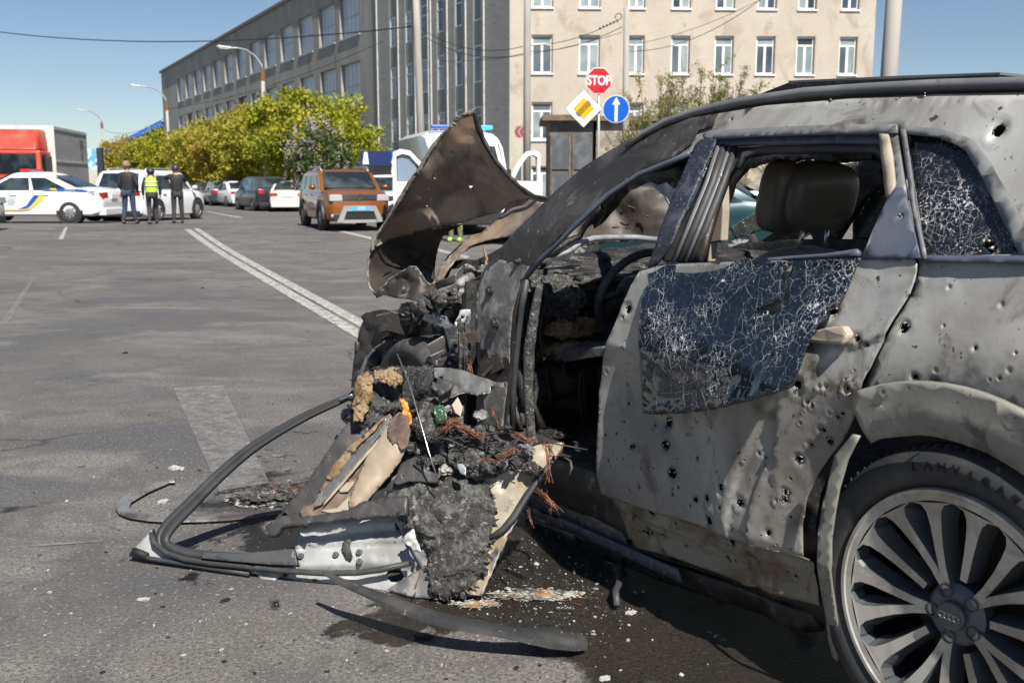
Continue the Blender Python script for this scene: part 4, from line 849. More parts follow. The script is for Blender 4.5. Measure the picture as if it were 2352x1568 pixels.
basem = mat('rust_streaked_door_base', (.27, .245, .20), .5, .1, layers=[((.17, .13, .09), 5, .46, .60, 8, .8), ((.40, .385, .345), 2.2, .56, .66, 6, .6), ((.13, .075, .035), 14, .58, .66, 6, .2, (1, 1, .15)), ((.06, .05, .04), 8, .60, .68, 9, 1)], bump=(10, .3, .02), rvar=(4, .35, .7))
def lfn(s, z):
    v = dfn(s, z); q = RZ(s)-z
    for c, w_, a in ((.055, .010, -.012), (.105, .007, .010), (.150, .009, -.010)): v += a*math.exp(-((q-c-.01*math.sin(s*9))/w_)**2)*(1 if .45 < s < 1.2 else .3)
    for cs, cq, rr in ((1.12, .045, .035), (1.10, .13, .04), (.78, .06, .03), (.60, .05, .03), (.50, .07, .04), (.62, .15, .03), (.95, .09, .035)): v += .009*math.exp(-(((s-cs)/rr)**2+((q-cq)/(rr*.6))**2)**2)
    return v
o = side('rear_door_base', LO, basem, -.02, .013, .0022, hits=[h for h in hs if h[1] <= RZ(h[0])+.004], wob=.008, fn=lfn, seed=212, pts=ar_+[(s, RZ(s)-k) for s in np.arange(.3, 1.35, .012) for k in (.004, .018, .03, .055, .105, .15)])
# inner shell of the door so the holes read dark
DI = [(s*.985+.01, z) for s, z in DR]
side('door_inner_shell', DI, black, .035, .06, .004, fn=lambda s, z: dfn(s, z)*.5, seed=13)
# window frame of the door, pillar covers and channels
def SQ(pts, off=0): return SP(T('Q', pts), off)
strip('door_top_trim', T('Q', [(604, 300), (640, 276), (900, 262), (1300, 246), (1664, 241)]), T('Q', [(612, 318), (660, 318), (900, 305), (1300, 293), (1668, 287)]), gtrim, -.014, .03, .01, .001)
ring = SQ([(650, 322), (1570, 292), (1584, 420), (1600, 650), (1640, 900), (1480, 975), (420, 990), (350, 985), (520, 640)])
hol = SQ([(745, 440), (800, 398), (930, 376), (1250, 372), (1530, 378), (1572, 440), (1588, 640), (1530, 800), (1475, 955), (700, 990), (562, 992), (590, 850), (640, 670), (700, 510)])
side('door_window_frame', ring, hooddark, .022, .03, .02, open_=[hol], seed=14, wob=.003)
strip('door_header', T('Q', [(662, 322), (900, 311), (1300, 298), (1572, 294)]), T('Q', [(700, 352), (900, 345), (1300, 338), (1580, 340)]), bluegrey, .004, .03, .006, .001)
gp = SQ([(592, 320), (672, 314), (668, 345), (560, 590), (478, 770), (440, 870), (418, 905), (350, 1000), (300, 1015), (345, 890), (440, 620), (520, 440), (560, 350)], -.03)
side('pillar_cover', gp, gloss, -.03, .025, .006, wob=.004, seed=15)
for i, (x, mm, w) in enumerate(((684, gtrim, .010), (706, rubber, .013), (730, gtrim, .008), (752, rubber, .012))):
    m = MB(); m.tube([cw(s, D(s, z)+.002+.006*i, z) for s, z in SQ([(x, 350), (x-70, 560-i*4), (x-160, 780), (x-245, 985)])], w, 7); m.build('window_channel', mm, SUV, True)
m = MB(); m.tube([cw(s, D(s, z)+.02, z) for s, z in SQ([(760, 470), (800, 400), (890, 372), (1250, 364), (1520, 368), (1560, 390), (1582, 450), (1592, 640)])], .013, 7); m.build('inner_seal', rubber, SUV, True)
bt = [CS(x, y, .17) for x, y in T('Q', [(690, 500), (700, 520), (706, 700), (696, 870), (640, 880), (628, 985), (575, 985), (590, 850), (625, 700), (660, 540)])]
mb = MB(); mb.prism([cw(s, .17, z) for s, z, t in bt], CD*.03); mb.build('inner_pillar_trim', beige, SUV, bevel=.004)
strip('rear_channel_cover', T('Q', [(1568, 290), (1576, 400), (1596, 540), (1606, 640)]), T('Q', [(1618, 295), (1640, 400), (1656, 560), (1640, 610)]), beige, -.016, .03, .008, .003, 3)
strip('rear_channel', T('Q', [(1622, 295), (1642, 400), (1656, 540), (1650, 640)]), T('Q', [(1670, 300), (1686, 400), (1712, 560), (1728, 650)]), gtrim, -.004, .03, .01, .002, 4)
side('sail_panel', SQ([(1612, 640), (1650, 590), (1690, 580), (1716, 640), (1742, 760), (1792, 966), (1473, 968), (1540, 800)], -.024), bluegrey, -.024, .03, .006, hits=HT('Q', [(1680, 745, .008, 1)], -.024), seed=17)
strip('door_sill_rail', T('S', [(440, 222), (600, 196), (1000, 186), (1500, 140), (1975, 108)]), T('S', [(430, 245), (600, 222), (1000, 208), (1500, 168), (1980, 148)]), bluegrey, -.012, .03, .02, .001)
strip('bare_beltline', T('S', [(590, 210), (740, 196), (1050, 186)]), T('S', [(590, 262), (740, 262), (1010, 215)]), beige, -.026, .03, .004, .002)
# shattered laminated pane hanging over the door
def GO(s, z): return -.050-.21*max(-.05, 1.10-z)
gl = SP(T('S', [(395, 262), (425, 222), (500, 200), (560, 186), (620, 182), (600, 262), (750, 264), (900, 246), (1010, 208), (1050, 172), (1090, 160), (1280, 152), (1310, 180), (1450, 172), (1600, 166), (1800, 160), (1978, 150), (1940, 210), (1890, 330), (1850, 430), (1815, 500), (1780, 520), (1715, 545), (1715, 590), (1650, 640), (1600, 740), (1560, 840), (1510, 980), (1478, 1092), (1330, 1150), (1180, 1190), (1000, 1240), (880, 1265), (640, 1295), (420, 1302), (372, 1295), (358, 1150), (345, 900), (335, 690), (352, 500), (378, 385), (430, 325)]), GO)
gh = [SP(T('S', q), GO) for q in ([(1378, 300), (1400, 262), (1462, 195), (1470, 225), (1440, 300), (1405, 345)], [(1398, 452), (1412, 415), (1450, 405), (1455, 440), (1425, 475)], [(1190, 528), (1290, 500), (1370, 452), (1392, 470), (1380, 550), (1310, 580), (1290, 540), (1200, 532)], [(845, 538), (865, 530), (885, 552), (862, 556)], [(610, 742), (630, 740), (652, 775), (630, 770)], [(1308, 850), (1326, 850), (1330, 885), (1312, 875)])]
gm = crazed('crazed_hanging_glass', (.008, .012, .02), (26, 60, 11), (.011, .038, .003), .8, [(*wc(x, y, GO), r) for (x, y), r in zip(T('S', [(860, 545), (500, 590), (1430, 330), (1250, 590), (1600, 600), (480, 250), (1620, 300), (640, 760), (1400, 700), (1320, 900), (1800, 300), (940, 930), (900, 1120), (1100, 200)]), [.10, .08, .18, .14, .2, .10, .22, .09, .14, .09, .2, .09, .08, .14])])
def gfn(s, z): return GO(s, z)+.006*fbm(s, z, 5., 3, 6)
side('shattered_window', gl, gm, 0, .02, .005, open_=gh, fn=gfn, seed=19, rag=.003)
# door handle
h0 = T('S', [(1600, 765), (1560, 690), (1705, 665), (1840, 640), (1884, 715), (1842, 788), (1705, 790)])
hp = [dhit(x, y, -.05) for x, y in T('S', [(1560, 700), (1700, 662), (1838, 650), (1882, 715), (1840, 788), (1700, 784), (1560, 772)])]
mb = MB(); mb.prism([cw(s, D(s, z)-.045-.012*(i in (2, 3, 4)), z) for i, (s, z) in enumerate(hp)], CD*.03); mb.build('door_handle', beige, SUV, bevel=.008)
# --- rear wheel arch trim and the torn strip that hangs from it
def ann(r0, r1, a0, a1, n=30): return [(-r1*math.cos(a), .39+r1*math.sin(a)) for a in np.radians(np.linspace(a0, a1, n))]+[(-r0*math.cos(a), .39+r0*math.sin(a)) for a in np.radians(np.linspace(a1, a0, n))]
claddm = mat('scorched_cladding', (.29, .28, .25), .5, layers=[((.2, .19, .165), 3, .42, .62, 7, .5), ((.1, .09, .075), 9, .62, .70, 8, .5), ((.04, .035, .03), 60, .68, .71, 3, 0)], bump=(12, .2), rvar=(5, .35, .6))
side('wheel_arch_trim', ann(.428, .548, -14, 119), claddm, -.035, .03, .02, fn=lambda s, z: .012*min(1, abs(math.hypot(s, z-.39)-.47)/.03)-.0, hits=HT('W', [(645, 365, .007, 1), (405, 198, .005, 1), (385, 268, .004, 1)], -.035), seed=23)
side('arch_liner', ann(.30, .43, -10, 120), black, .06, .05, .01, seed=24)
hang = T('W', [(262, 400), (296, 408), (240, 520), (200, 660), (178, 780), (160, 900), (158, 1000), (160, 1120), (178, 1260), (198, 1380), (184, 1462), (160, 1442), (140, 1360), (128, 1250), (102, 1100), (92, 1000), (96, 900), (118, 760), (150, 620), (180, 500)])
side('hanging_trim_strip', SP(hang, -.06), claddm, -.06, .02, .006, fn=lambda s, z: .004*math.sin(z*7), seed=25, hits=HT('W', [(172, 1392, .009, 1), (95, 885, .006, 0)], -.06))
# --- rear wheel
tyre = mat('tyre_rubber', (.034, .035, .038), .55, layers=[((.055, .052, .05), 7, .5, .64, 7, .4), ((.12, .11, .1), 20, .66, .71, 6, .3)], bump=(60, .3, .004))
rimf = mat('machined_rim_face', (.56, .54, .50), .38, .45, layers=[((.36, .33, .29), 6, .48, .62, 7, .6), ((.5, .48, .46), 18, .64, .70, 5, .3)], rvar=(10, .22, .45)); rimd = mat('rim_grey_paint', (.12, .128, .14), .38, .4, layers=[((.11, .11, .11), 9, .5, .66, 6)])
def wheelM(s, d, z, R0=.393): 
    X = Vector(-CF); Z = Vector((0, 0, 1)); N = Vector(-CD)                # N: outward
    Mx = Matrix((X, Z, N)).transposed().to_4x4(); Mx.translation = Vector(cw(s, d, z)); return Mx
def rear_wheel():
    M = wheelM(0, .0, .393); e = empty('rear_wheel', cw(0, 0, .393)); e.parent = SUV; e.matrix_parent_inverse = emat(SUV).inverted()
    def bd(mb, n, m, sm=False, au=None, bv=0):
        o = mb.build(n, m, None, sm, auto=au, bevel=bv); o.parent = e; o.matrix_parent_inverse = Matrix.Translation(-Vector(e.location)); return o
    mb = MB(); pr = [(.292, -.03), (.300, .004), (.325, .014), (.352, .012), (.372, .0), (.384, -.014), (.390, -.035), (.393, -.07), (.393, -.2), (.384, -.26), (.36, -.275), (.3, -.26)]
    mb.lathe(pr, M, 96); o = bd(mb, 'tyre', tyre, True)
    # tread grooves at the shoulder
    mb = MB()
    for i in range(90):
        a = 2*math.pi*i/90; c = Vector((math.cos(a), math.sin(a), 0)); t = Vector((-math.sin(a), math.cos(a), 0))
        P = M @ (c*.3860+Vector((0, 0, -.05))); mb.obox(P, (M.to_3x3() @ t)*.0022, (M.to_3x3() @ (c*.006+Vector((0, 0, -.004)))), (M.to_3x3() @ (Vector((0, 0, .034))+t*.010)))
    bd(mb, 'tread_sipes', black)
    mb = MB(); mb.lathe([(.2935, -.03), (.2965, .004), (.2925, .013), (.284, .013), (.2805, .0095)], M, 96); bd(mb, 'rim', rimf, True, 40)
    mb = MB(); mb.lathe([(.2665, .006), (.268, -.06), (.266, -.12), (.262, -.23), (.0, -.235)], M, 64); bd(mb, 'rim_barrel', black, True)
    mb = MB(); mb.lathe([(.0, -.13), (.185, -.13), (.185, -.16), (0, -.16)], M, 48); bd(mb, 'brake_disc', mat('rusty_disc', (.1, .07, .05), .6, .5))
    # fifteen legs: five V pairs that meet at the hub and five single legs
    def P2(r, a, h): return M @ Vector((r*math.cos(a), r*math.sin(a), h))
    for i in range(15):
        a = math.pi/2+R(13)+R(24)*i; k = i % 3; ai = a+(R(24)*.36 if k == 0 else -R(24)*.36 if k == 1 else 0); f = MB(); g = MB(); pts = []
        r_in = .058 if k < 2 else .088
        for r, u, w_ in ((r_in, 0, .0085), (.11, .30, .0096), (.16, .62, .0112), (.21, .88, .0145), (.240, .97, .0195), (.258, 1, .030), (.2675, 1, .0555)):
            lat = (ai-a)*(1-u)*(.055/r if r > .06 else 1)**.0; pts.append((r, a+lat, w_))
        for j in range(len(pts)-1):
            (r0, c0, w0), (r1, c1, w1) = pts[j], pts[j+1]; h0 = -.024+.034*(r0/.28)**1.5; h1 = -.024+.034*(r1/.28)**1.5
            q = [P2(r0, c0-w0/r0, h0), P2(r0, c0+w0/r0, h0), P2(r1, c1+w1/r1, h1), P2(r1, c1-w1/r1, h1)]; f.poly(q)
            kk, k1, dz = (1.9, 1.9, .045) if j < 4 else ((1.9, 1.3, .045) if j == 4 else (1.3, 1., .045))
            lo = [P2(r0, c0-w0*kk/r0, h0-dz), P2(r0, c0+w0*kk/r0, h0-dz), P2(r1, c1+w1*k1/r1, h1-dz), P2(r1, c1-w1*k1/r1, h1-dz)]
            for x in range(4): g.poly([q[x], q[(x+1) % 4], lo[(x+1) % 4], lo[x]])
        s_ = bd(f, 'spoke', rimf); k_ = g.build('spoke_flank', rimd); k_.parent = s_
    mb = MB(); mb.lathe([(.2665, .0075), (.281, .0095)], M, 90); bd(mb, 'rim_flange', rimf, True)
    mb = MB(); mb.lathe([(.074, -.06), (.072, -.03), (.060, -.02), (.04, -.018), (.0, -.018)], M, 40); bd(mb, 'hub', rimd, True, 35)
    mb = MB(); mb.lathe([(.034, -.02), (.034, -.006), (.031, -.002), (.0, .0)], M, 36); cp = bd(mb, 'centre_cap', rimd, True, 35)
    mb = MB()
    for k in range(4):
        c = Vector(((k-1.5)*.0118, 0, .0005)); pts = [M @ (c+Vector((.0078*math.cos(t), .0078*math.sin(t), 0))) for t in np.linspace(0, 2*math.pi, 19)]; mb.tube(pts, .0011, 5, cap=False)
    o = mb.build('ring_emblem', chrome, None, True); o.parent = cp
    for k in range(5):
        a = math.pi/2+R(26)+2*math.pi*k/5; mb = MB(); Mk = M @ Matrix.Translation(Vector((.056*math.cos(a), .056*math.sin(a), -.045)))
        mb.lathe([(.017, .012), (.0165, .03), (.0145, .031), (.0135, .01)], Mk, 20); mb.lathe([(.010, .0), (.010, .022), (.0, .022)], Mk, 6); bd(mb, 'lug_bolt', rimd)
    letm = mat('tyre_lettering', (.012, .012, .013), .5)
    s = 'LANVIGATOR'; a0, a1 = R(90+18), R(90-36)
    mb = None
    for i, ch in enumerate(s):
        a = a0+(a1-a0)*i/(len(s)-1); rr = .345; up = Vector((math.cos(a), math.sin(a), -.08)); rt = Vector((math.sin(a), -math.cos(a), 0))
        Mk = M @ frame((rr*math.cos(a), rr*math.sin(a), .0145), rt, up); o = text('sidewall_letter', ch, Mk, .030, letm, None, .0008, bold=.0006); o.parent = e; o.matrix_parent_inverse = Matrix.Translation(-Vector(e.location))
rear_wheel()
# --- sill, underbody, floor, far side
def cbox(name, s0, s1, d0, d1, z0, z1, m, bevel=0, parent=SUV):
    mb = MB(); vs = [cw(s, d, z) for z in (z0, z1) for d in (d0, d1) for s in (s0, s1)]
    mb.add(vs, [(0, 2, 3, 1), (4, 5, 7, 6), (0, 1, 5, 4), (2, 6, 7, 3), (0, 4, 6, 2), (1, 3, 7, 5)]); return mb.build(name, m, parent, bevel=bevel)
mb = MB(); pr = [(.075, .36), (.055, .30), (.06, .235), (.10, .175), (.22, .16), (.26, .30), (.20, .38)]
ss = [.30, .7, 1.1, 1.5, 1.9, 2.25]
mb.add([cw(s, d+.01*math.sin(s*9), z-.012*(s-1)) for s in ss for d, z in pr], [(i*7+j, i*7+(j+1) % 7, (i+1)*7+(j+1) % 7, (i+1)*7+j) for i in range(5) for j in range(7)]+[tuple(range(7)), tuple(range(35, 42))])
mb.build('rocker_sill', soot, SUV, True, auto=35)
side('burnt_sill_skin', SP([(1180, 1120), (1240, 1128), (1330, 1150), (1405, 1172), (1440, 1240), (1452, 1262), (1360, 1225), (1280, 1195), (1200, 1165)], .03), ashm, .03, .02, .003, wob=.03, seed=31, rag=.01)
strip('rocker_trim', [(1190, 1150), (1300, 1192), (1460, 1262), (1560, 1305)], [(1200, 1170), (1300, 1212), (1470, 1290), (1570, 1335)], bluegrey, .0, .03, .01, .003, 33)
side('sill_underside', SP([(1215, 1185), (1300, 1212), (1460, 1262), (1700, 1340), (1870, 1396), (1898, 1440), (1800, 1424), (1600, 1352), (1400, 1280), (1250, 1225)], .06), soot, .06, .04, .02, wob=.01, seed=207)
cbox('underbody', -.6, 3.0, .16, 1.84, .20, .26, black); cbox('cabin_floor', -.5, 2.45, .2, 1.8, .262, .30, char)
def fside(name, P, m, d=1.95, st=.1):
    mb = MB(); mb.prism([cw(s, d+(0 if z < 1.0 else -(z-1.0)*.42), z) for s, z in P], CD*.04); return mb.build(name, m, SUV)
fside('far_body_side', [(-.9, .35), (2.45, .25), (2.6, .95), (1.9, 1.10), (.2, 1.17), (-.9, 1.2)], soot)
fside('far_roof_side', [(-.6, 1.45), (-.3, 1.52), (.6, 1.55), (1.25, 1.50), (1.9, 1.22), (2.5, .95), (2.6, 1.0), (1.95, 1.30), (1.3, 1.58), (.4, 1.64), (-.6, 1.58)], black)
fs = crazed('crazed_far_glass', (.10, .12, .10), (14, 40, 8), (.02, .05, .006), .6)
def fdep(d): return lambda x, y: CS(x, y, d)[2]
sheet('cracked_windscreen', T('Q', [(1165, 478), (1200, 500), (1212, 512), (1255, 472), (1300, 485), (1350, 455), (1420, 440), (1486, 428), (1450, 490), (1330, 640), (1200, 792), (960, 800), (780, 860), (740, 800), (900, 700), (1100, 600)]), fdep(1.72), fs, SUV, 10, .005, seed=201)
sheet('windscreen_fragment', T('Q', [(1120, 440), (1150, 425), (1200, 424), (1180, 434), (1140, 440)]), fdep(1.5), fs, SUV, 8, .004, seed=202)
sheet('far_front_pillar', T('Q', [(1486, 425), (1560, 400), (1600, 430), (1600, 560), (1500, 640), (1420, 760), (1350, 870), (1230, 870), (1190, 800), (1330, 640)]), fdep(1.66), black, SUV, 12, .03, seed=203)
sheet('far_door_window', T('Q', [(1600, 560), (1500, 640), (1420, 760), (1418, 862), (1520, 866), (1640, 870), (1640, 560)]), fdep(1.70), mat('dusty_far_glass', (.06, .075, .07), .25, layers=[((.15, .17, .15), 30, .55, .7)]), SUV, 12, .005, seed=204)
sheet('far_door_skin', T('Q', [(700, 930), (820, 880), (1100, 860), (1300, 858), (1640, 862), (1640, 1060), (1300, 1100), (700, 1090)]), fdep(1.62), black, SUV, 16, .02, seed=205)
sheet('scorched_headliner', T('Q', [(640, 330), (1600, 300), (1620, 440), (1490, 428), (1400, 440), (1180, 425), (1000, 440), (860, 470), (780, 560), (740, 700), (690, 700), (720, 520)]), fdep(1.35), black, SUV, 14, .02, .05, .02, seed=206, rag=4)
fside('far_rear_pillar', [(-.1, 1.1), (.08, 1.1), (-.25, 1.55), (-.5, 1.55)], black)
cbox('rear_bulkhead', -.85, -.8, .2, 1.8, .3, 1.25, black)
# --- seats, steering wheel, dashboard
def sblob(name, c, r, m, amp=.03, seed=0, sub=4, p=3.2, rot=None):
    """rounded box cushion"""
    bm = bmesh.new(); bmesh.ops.create_icosphere(bm, subdivisions=sub, radius=1); e = rot or Matrix.Identity(3)
    for v in bm.verts:
        q = v.co.normalized(); k = (abs(q.x)**p+abs(q.y)**p+abs(q.z)**p)**(-1/p); q = q*k*(1+amp*fbm(q.x+seed, q.y, q.z, 4, 3)); q = e @ Vector((q.x*r[0], q.y*r[1], q.z*r[2]))
        v.co = Vector(cw(c[0]+q.x, c[1]+q.y, c[2]+q.z))
    me = bpy.data.meshes.new(name); bm.to_mesh(me); bm.free(); me.materials.append(m); me.polygons.foreach_set('use_smooth', [True]*len(me.polygons))
    o = bpy.data.objects.new(name, me); COL.objects.link(o); o.parent = SUV; o.matrix_parent_inverse = emat(SUV).inverted(); return o
leather = mat('sooty_leather', (.12, .098, .082), .42, layers=[((.15, .125, .10), 2, .45, .62, 6, .5), ((.03, .027, .025), 5, .52, .64, 8, .6), ((.3, .25, .18), 16, .70, .73, 6, .5)], bump=(60, .15, .004), coat=.1)
leather2 = mat('taupe_leather', (.30, .26, .215), .5, layers=[((.38, .33, .28), 2, .45, .62, 6, .5), ((.12, .1, .085), 6, .6, .68, 8, .6)], bump=(60, .15, .004))
tilt = Matrix.Rotation(R(-12), 3, 'Y')
sblob('driver_headrest', (.97, .62, 1.325), (.075, .148, .112), leather, .03, 1, rot=tilt)
sblob('headrest_side_wing', (1.03, .50, 1.325), (.06, .055, .118), leather, .06, 2, rot=tilt)
for q in (.56, .68):
    mb = MB(); mb.tube([cw(.985, q, 1.12), cw(.97, q, 1.25)], .007, 8); mb.build('headrest_post', chrome, SUV, True)
sblob('driver_seat_back', (1.04, .60, .86), (.12, .27, .30), leather2, .03, 4, rot=tilt); sblob('driver_seat_cushion', (1.35, .60, .55), (.27, .26, .10), leather, .05, 5)
sblob('passenger_seat_back', (1.04, 1.38, .86), (.12, .25, .30), leather, .03, 6, rot=tilt); sblob('passenger_headrest', (.97, 1.38, 1.31), (.07, .13, .10), leather, .03, 7, rot=tilt)
sblob('rear_seat_back', (-.05, 1.0, .82), (.13, .75, .33), leather, .03, 8); 
def steering():
    c = np.array([1.80, .55, .93]); ax = Vector((math.cos(R(24)), 0, math.sin(R(24)))).normalized(); u = Vector((0, 1, 0)); v = ax.cross(u).normalized(); pts = []
    for t in np.linspace(0, 2*math.pi, 41): q = Vector(c)+u*.185*math.cos(t)+v*.185*math.sin(t); pts.append(cw(*q))
    mb = MB(); mb.tube(pts, .0165, 10, cap=False); o = mb.build('steering_wheel', mat('melted_wheel_rim', (.03, .032, .038), .5, layers=[((.07, .075, .08), 8, .5, .62, 7)], bump=(40, .4, .006)), SUV, True)
    mb = MB(); mb.ball(cw(c[0]+.02, c[1], c[2]-.01), (.075, .075, .085)); 
    for t in (math.pi, 0, -math.pi/2): q = Vector(c)+u*.18*math.cos(t)+v*.18*math.sin(t); mb.tube([cw(c[0]+.02, c[1], c[2]), cw(*q)], .014, 6)
    h = mb.build('wheel_hub', black, None, True); h.parent = o
    mb = MB(); mb.tube([cw(*c), cw(c[0]+.45, c[1], c[2]-.22)], .035, 9); mb.build('steering_column', black, SUV, True)
steering()
def clump(name, s, d, z, r, m, amp=.35, fr=4., seed=0, sub=5, par=SUV):
    return lump(name, cw(s, d, z), r, m, par, amp, fr, seed, sub, math.atan2(CF[1], CF[0]))
clump('burnt_dashboard', 2.16, 1.0, .96, (.20, .82, .13), black, .25, 5, 3, 6); clump('dash_lower', 2.18, .62, .74, (.14, .42, .09), char, .5, 6, 7)
clump('dash_foam', 2.02, .40, .78, (.05, .15, .045), foam, .5, 6, 9, 5); clump('dash_crumb_foam', 2.0, .36, .69, (.05, .14, .035), foam, .6, 8, 19, 5)
clump('dash_bolster', 2.08, .34, .90, (.12, .12, .10), char, .5, 6, 12); clump('charred_dash_end', 2.16, .20, .80, (.10, .075, .20), char, .6, 6, 14, 5); clump('charred_dash_drip', 2.16, .16, .56, (.07, .05, .22), char, .6, 7, 15, 5)
pl = [CS(x, y, .3) for x, y in T('B', [(440, 965), (600, 920), (840, 905), (880, 960), (720, 985), (600, 1000), (560, 985)])]
mb = MB(); mb.prism([cw(s, .3, z) for s, z, t in pl], CD*.35+np.array([0, 0, .03])); mb.build('lower_dash_panel', gtrim, SUV, bevel=.005)
for i in range(7):
    s0, d0 = rnd.uniform(1.95, 2.15), rnd.uniform(.2, .7); z0 = rnd.uniform(.58, .66); mb = MB(); mb.tube([cw(s0, d0, z0), cw(s0+.01, d0, z0-.06), cw(s0-.01, d0+.01, z0-rnd.uniform(.12, .3))], [.012, .006, .002], 5); mb.build('hanging_drip', black, SUV, True)
for i in range(16):
    s0 = rnd.uniform(1.98, 2.2); d0 = rnd.uniform(.10, .26); z0 = rnd.uniform(.85, 1.0); q = [(s0+rnd.uniform(-.03, .03), d0+rnd.uniform(-.02, .02), z0-.08*k_+rnd.uniform(-.02, .02)) for k_ in range(rnd.randint(3, 7))]
    mb = MB(); mb.tube([cw(*p) for p in q], [rnd.uniform(.004, .022) for _ in q], 6); mb.build('melted_strand', rnd.choice([char, black, char]), SUV, True)
cbox('firewall', 2.42, 2.46, .12, 1.88, .25, .95, black); cbox('pedal_box', 1.9, 2.4, .9, 1.1, .3, .75, black)
for i in range(14): clump('floor_debris', rnd.uniform(1.2, 2.2), rnd.uniform(.15, .8), .32, (rnd.uniform(.03, .09), rnd.uniform(.02, .07), .02), black, .7, 7, 40+i, 3)
# charred ribbons of the windscreen and headliner
dW = Dep([(1560, 400, 3.6), (1250, 600, 4.2), (1400, 520, 4.3), (1330, 600, 4.4), (1620, 600, 3.9)])
for i, (pts, w) in enumerate(((T('B', [(830, 0), (800, 60), (740, 130), (690, 200), (620, 250), (520, 300), (420, 330), (340, 390), (290, 440)]), .018), (T('Q', [(520, 400), (400, 440), (250, 500), (130, 590), (60, 680), (0, 760)]), .022), (T('Q', [(540, 480), (480, 480), (300, 500), (200, 560)]), .03))):
    mb = MB(); mb.tube([at(x+rnd.uniform(-4, 4), y+rnd.uniform(-4, 4), dW(x, y)) for x, y in pts], [w*rnd.uniform(.5, 1.3) for _ in pts], 7); mb.build('windscreen_ribbon', black, SUV, True)
sheet('headliner_rag', T('Q', [(530, 390), (535, 470), (500, 575), (470, 560), (440, 585), (400, 545), (350, 560), (300, 540), (250, 560), (200, 590), (150, 650), (110, 700), (60, 760), (0, 800), (0, 690), (80, 620), (160, 560), (260, 470), (400, 400)]), dW, black, SUV, 9, .004, .05, .03, rag=5, seed=4)
mb = MB(); mb.tube([at(x, y, t) for (x, y), t in zip(T('B', [(290, 470), (380, 390), (500, 345), (620, 300), (700, 240), (780, 215), (900, 208), (1050, 208), (1200, 225)]), [4.15, 4.2, 4.25, 4.3, 4.35, 4.4, 4.5, 4.55, 4.6])], [.012]*4+[.014]*5, 7); mb.build('windscreen_base_lip', bare, SUV, True)
# ================================================================== FRONT END OF THE WRECK
def DP(c, L): return Dep([(*T(c, [(x, y)])[0], t) for x, y, t in L])
# front wheel, burnt and slumped
def front_wheel():
    M = wheelM(2.86, .06, .325); e = M @ Matrix.Diagonal((1, .84, 1, 1)); mb = MB()
    mb.lathe([(.26, -.02), (.29, .01), (.33, .02), (.365, .0), (.382, -.03), (.388, -.08), (.388, -.2), (.37, -.26), (.3, -.27)], e, 64)
    mb.build('front_wheel', mat('burnt_tyre', (.045, .043, .042), .7, layers=[((.085, .08, .075), 9, .45, .62, 8, .5), ((.16, .15, .14), 18, .64, .7, 6, .3)], bump=(40, .5, .008)), SUV, True)
    mb = MB(); mb.lathe([(.27, -.03), (.2, -.06), (.0, -.06)], e, 40); mb.build('front_rim', soot, SUV, True)
front_wheel()
dV = DP('V', [(100, 1290, 5.0), (60, 900, 5.0), (160, 570, 4.95), (400, 520, 4.8), (650, 480, 4.65), (1000, 560, 4.45), (1250, 560, 4.15), (450, 780, 4.78), (1150, 900, 4.2), (320, 1100, 4.9)])
sheet('torn_front_fender', T('V', [(140, 575), (190, 535), (350, 500), (520, 512), (580, 465), (640, 485), (662, 545), (600, 535), (540, 545), (430, 570), (362, 612), (408, 650), (330, 700), (345, 742), (412, 733), (450, 780), (310, 812), (390, 835), (370, 890), (300, 905), (220, 990), (150, 1100), (110, 1290), (35, 1340), (50, 1150), (72, 960), (105, 800), (135, 690), (165, 620)]), lambda x, y: dV(x, y)-.02, soot, SUV, 8, .003, .06, .03, rag=1.5, seed=3, edge=[(6, 17)], em=torn, er=.0035)
sheet('fender_inner_lip', T('V', [(60, 1340), (95, 1280), (130, 1140), (190, 1010), (290, 900), (370, 850), (392, 836), (380, 870), (300, 920), (220, 1020), (170, 1140), (140, 1290), (120, 1345)]), lambda x, y: dV(x, y)-.06, gtrim, SUV, 8, .004, .02, .03, seed=4)
sheet('bumper_stub', T('V', [(68, 850), (95, 835), (100, 880), (85, 980), (66, 960)]), lambda x, y: dV(x, y)-.03, rubber, SUV, 8, .02, seed=41)
bayd = lambda x, y: dV(x, y)+.42
sheet('engine_bay_dark_backing', T('V', [(110, 1290), (200, 1100), (240, 800), (330, 600), (560, 500), (760, 440), (1000, 360), (1250, 280), (1420, 380), (1440, 900), (1430, 1240), (900, 1300)]), bayd, black, SUV, 9, .01, .35, .02, seed=5, rag=6)  # black crumpled sheet standing in for the darkness inside the engine bay
for i in range(26):
    x, y = rnd.uniform(340, 1260), rnd.uniform(420, 1240); px, py = T('V', [(x, y)])[0]; t = dV(px, py)+rnd.uniform(.02, .3)
    if y < 900 and x < 560 and y > 830: continue
    q = at(px, py, t); s = rnd.uniform(.014, .038)
    if 600 < x < 1000 and 600 < y < 850: continue
    lump('engine_debris', q, (s*rnd.uniform(.6, 1.8), s, s*rnd.uniform(.5, 1.2)), rnd.choice([char, black, char, soot]), SUV, .7, 6, i*3.1, 3, rnd.uniform(0, 3))
sheet('strut_tower_bracket', T('V', [(790, 540), (880, 525), (960, 530), (975, 560), (1052, 575), (1060, 640), (1140, 690), (1118, 742), (980, 680), (860, 640), (800, 612)]), lambda x, y: dV(x, y)+.02, bare, SUV, 8, .006, .02, .05, holes=[blob_hole(T('V', [(x, y)])[0], 2.4, 8, rnd, .1) for x, y in ((898, 590), (940, 560), (1005, 600), (1030, 600), (866, 570))], seed=6, edge=[(4, 6)], em=torn)
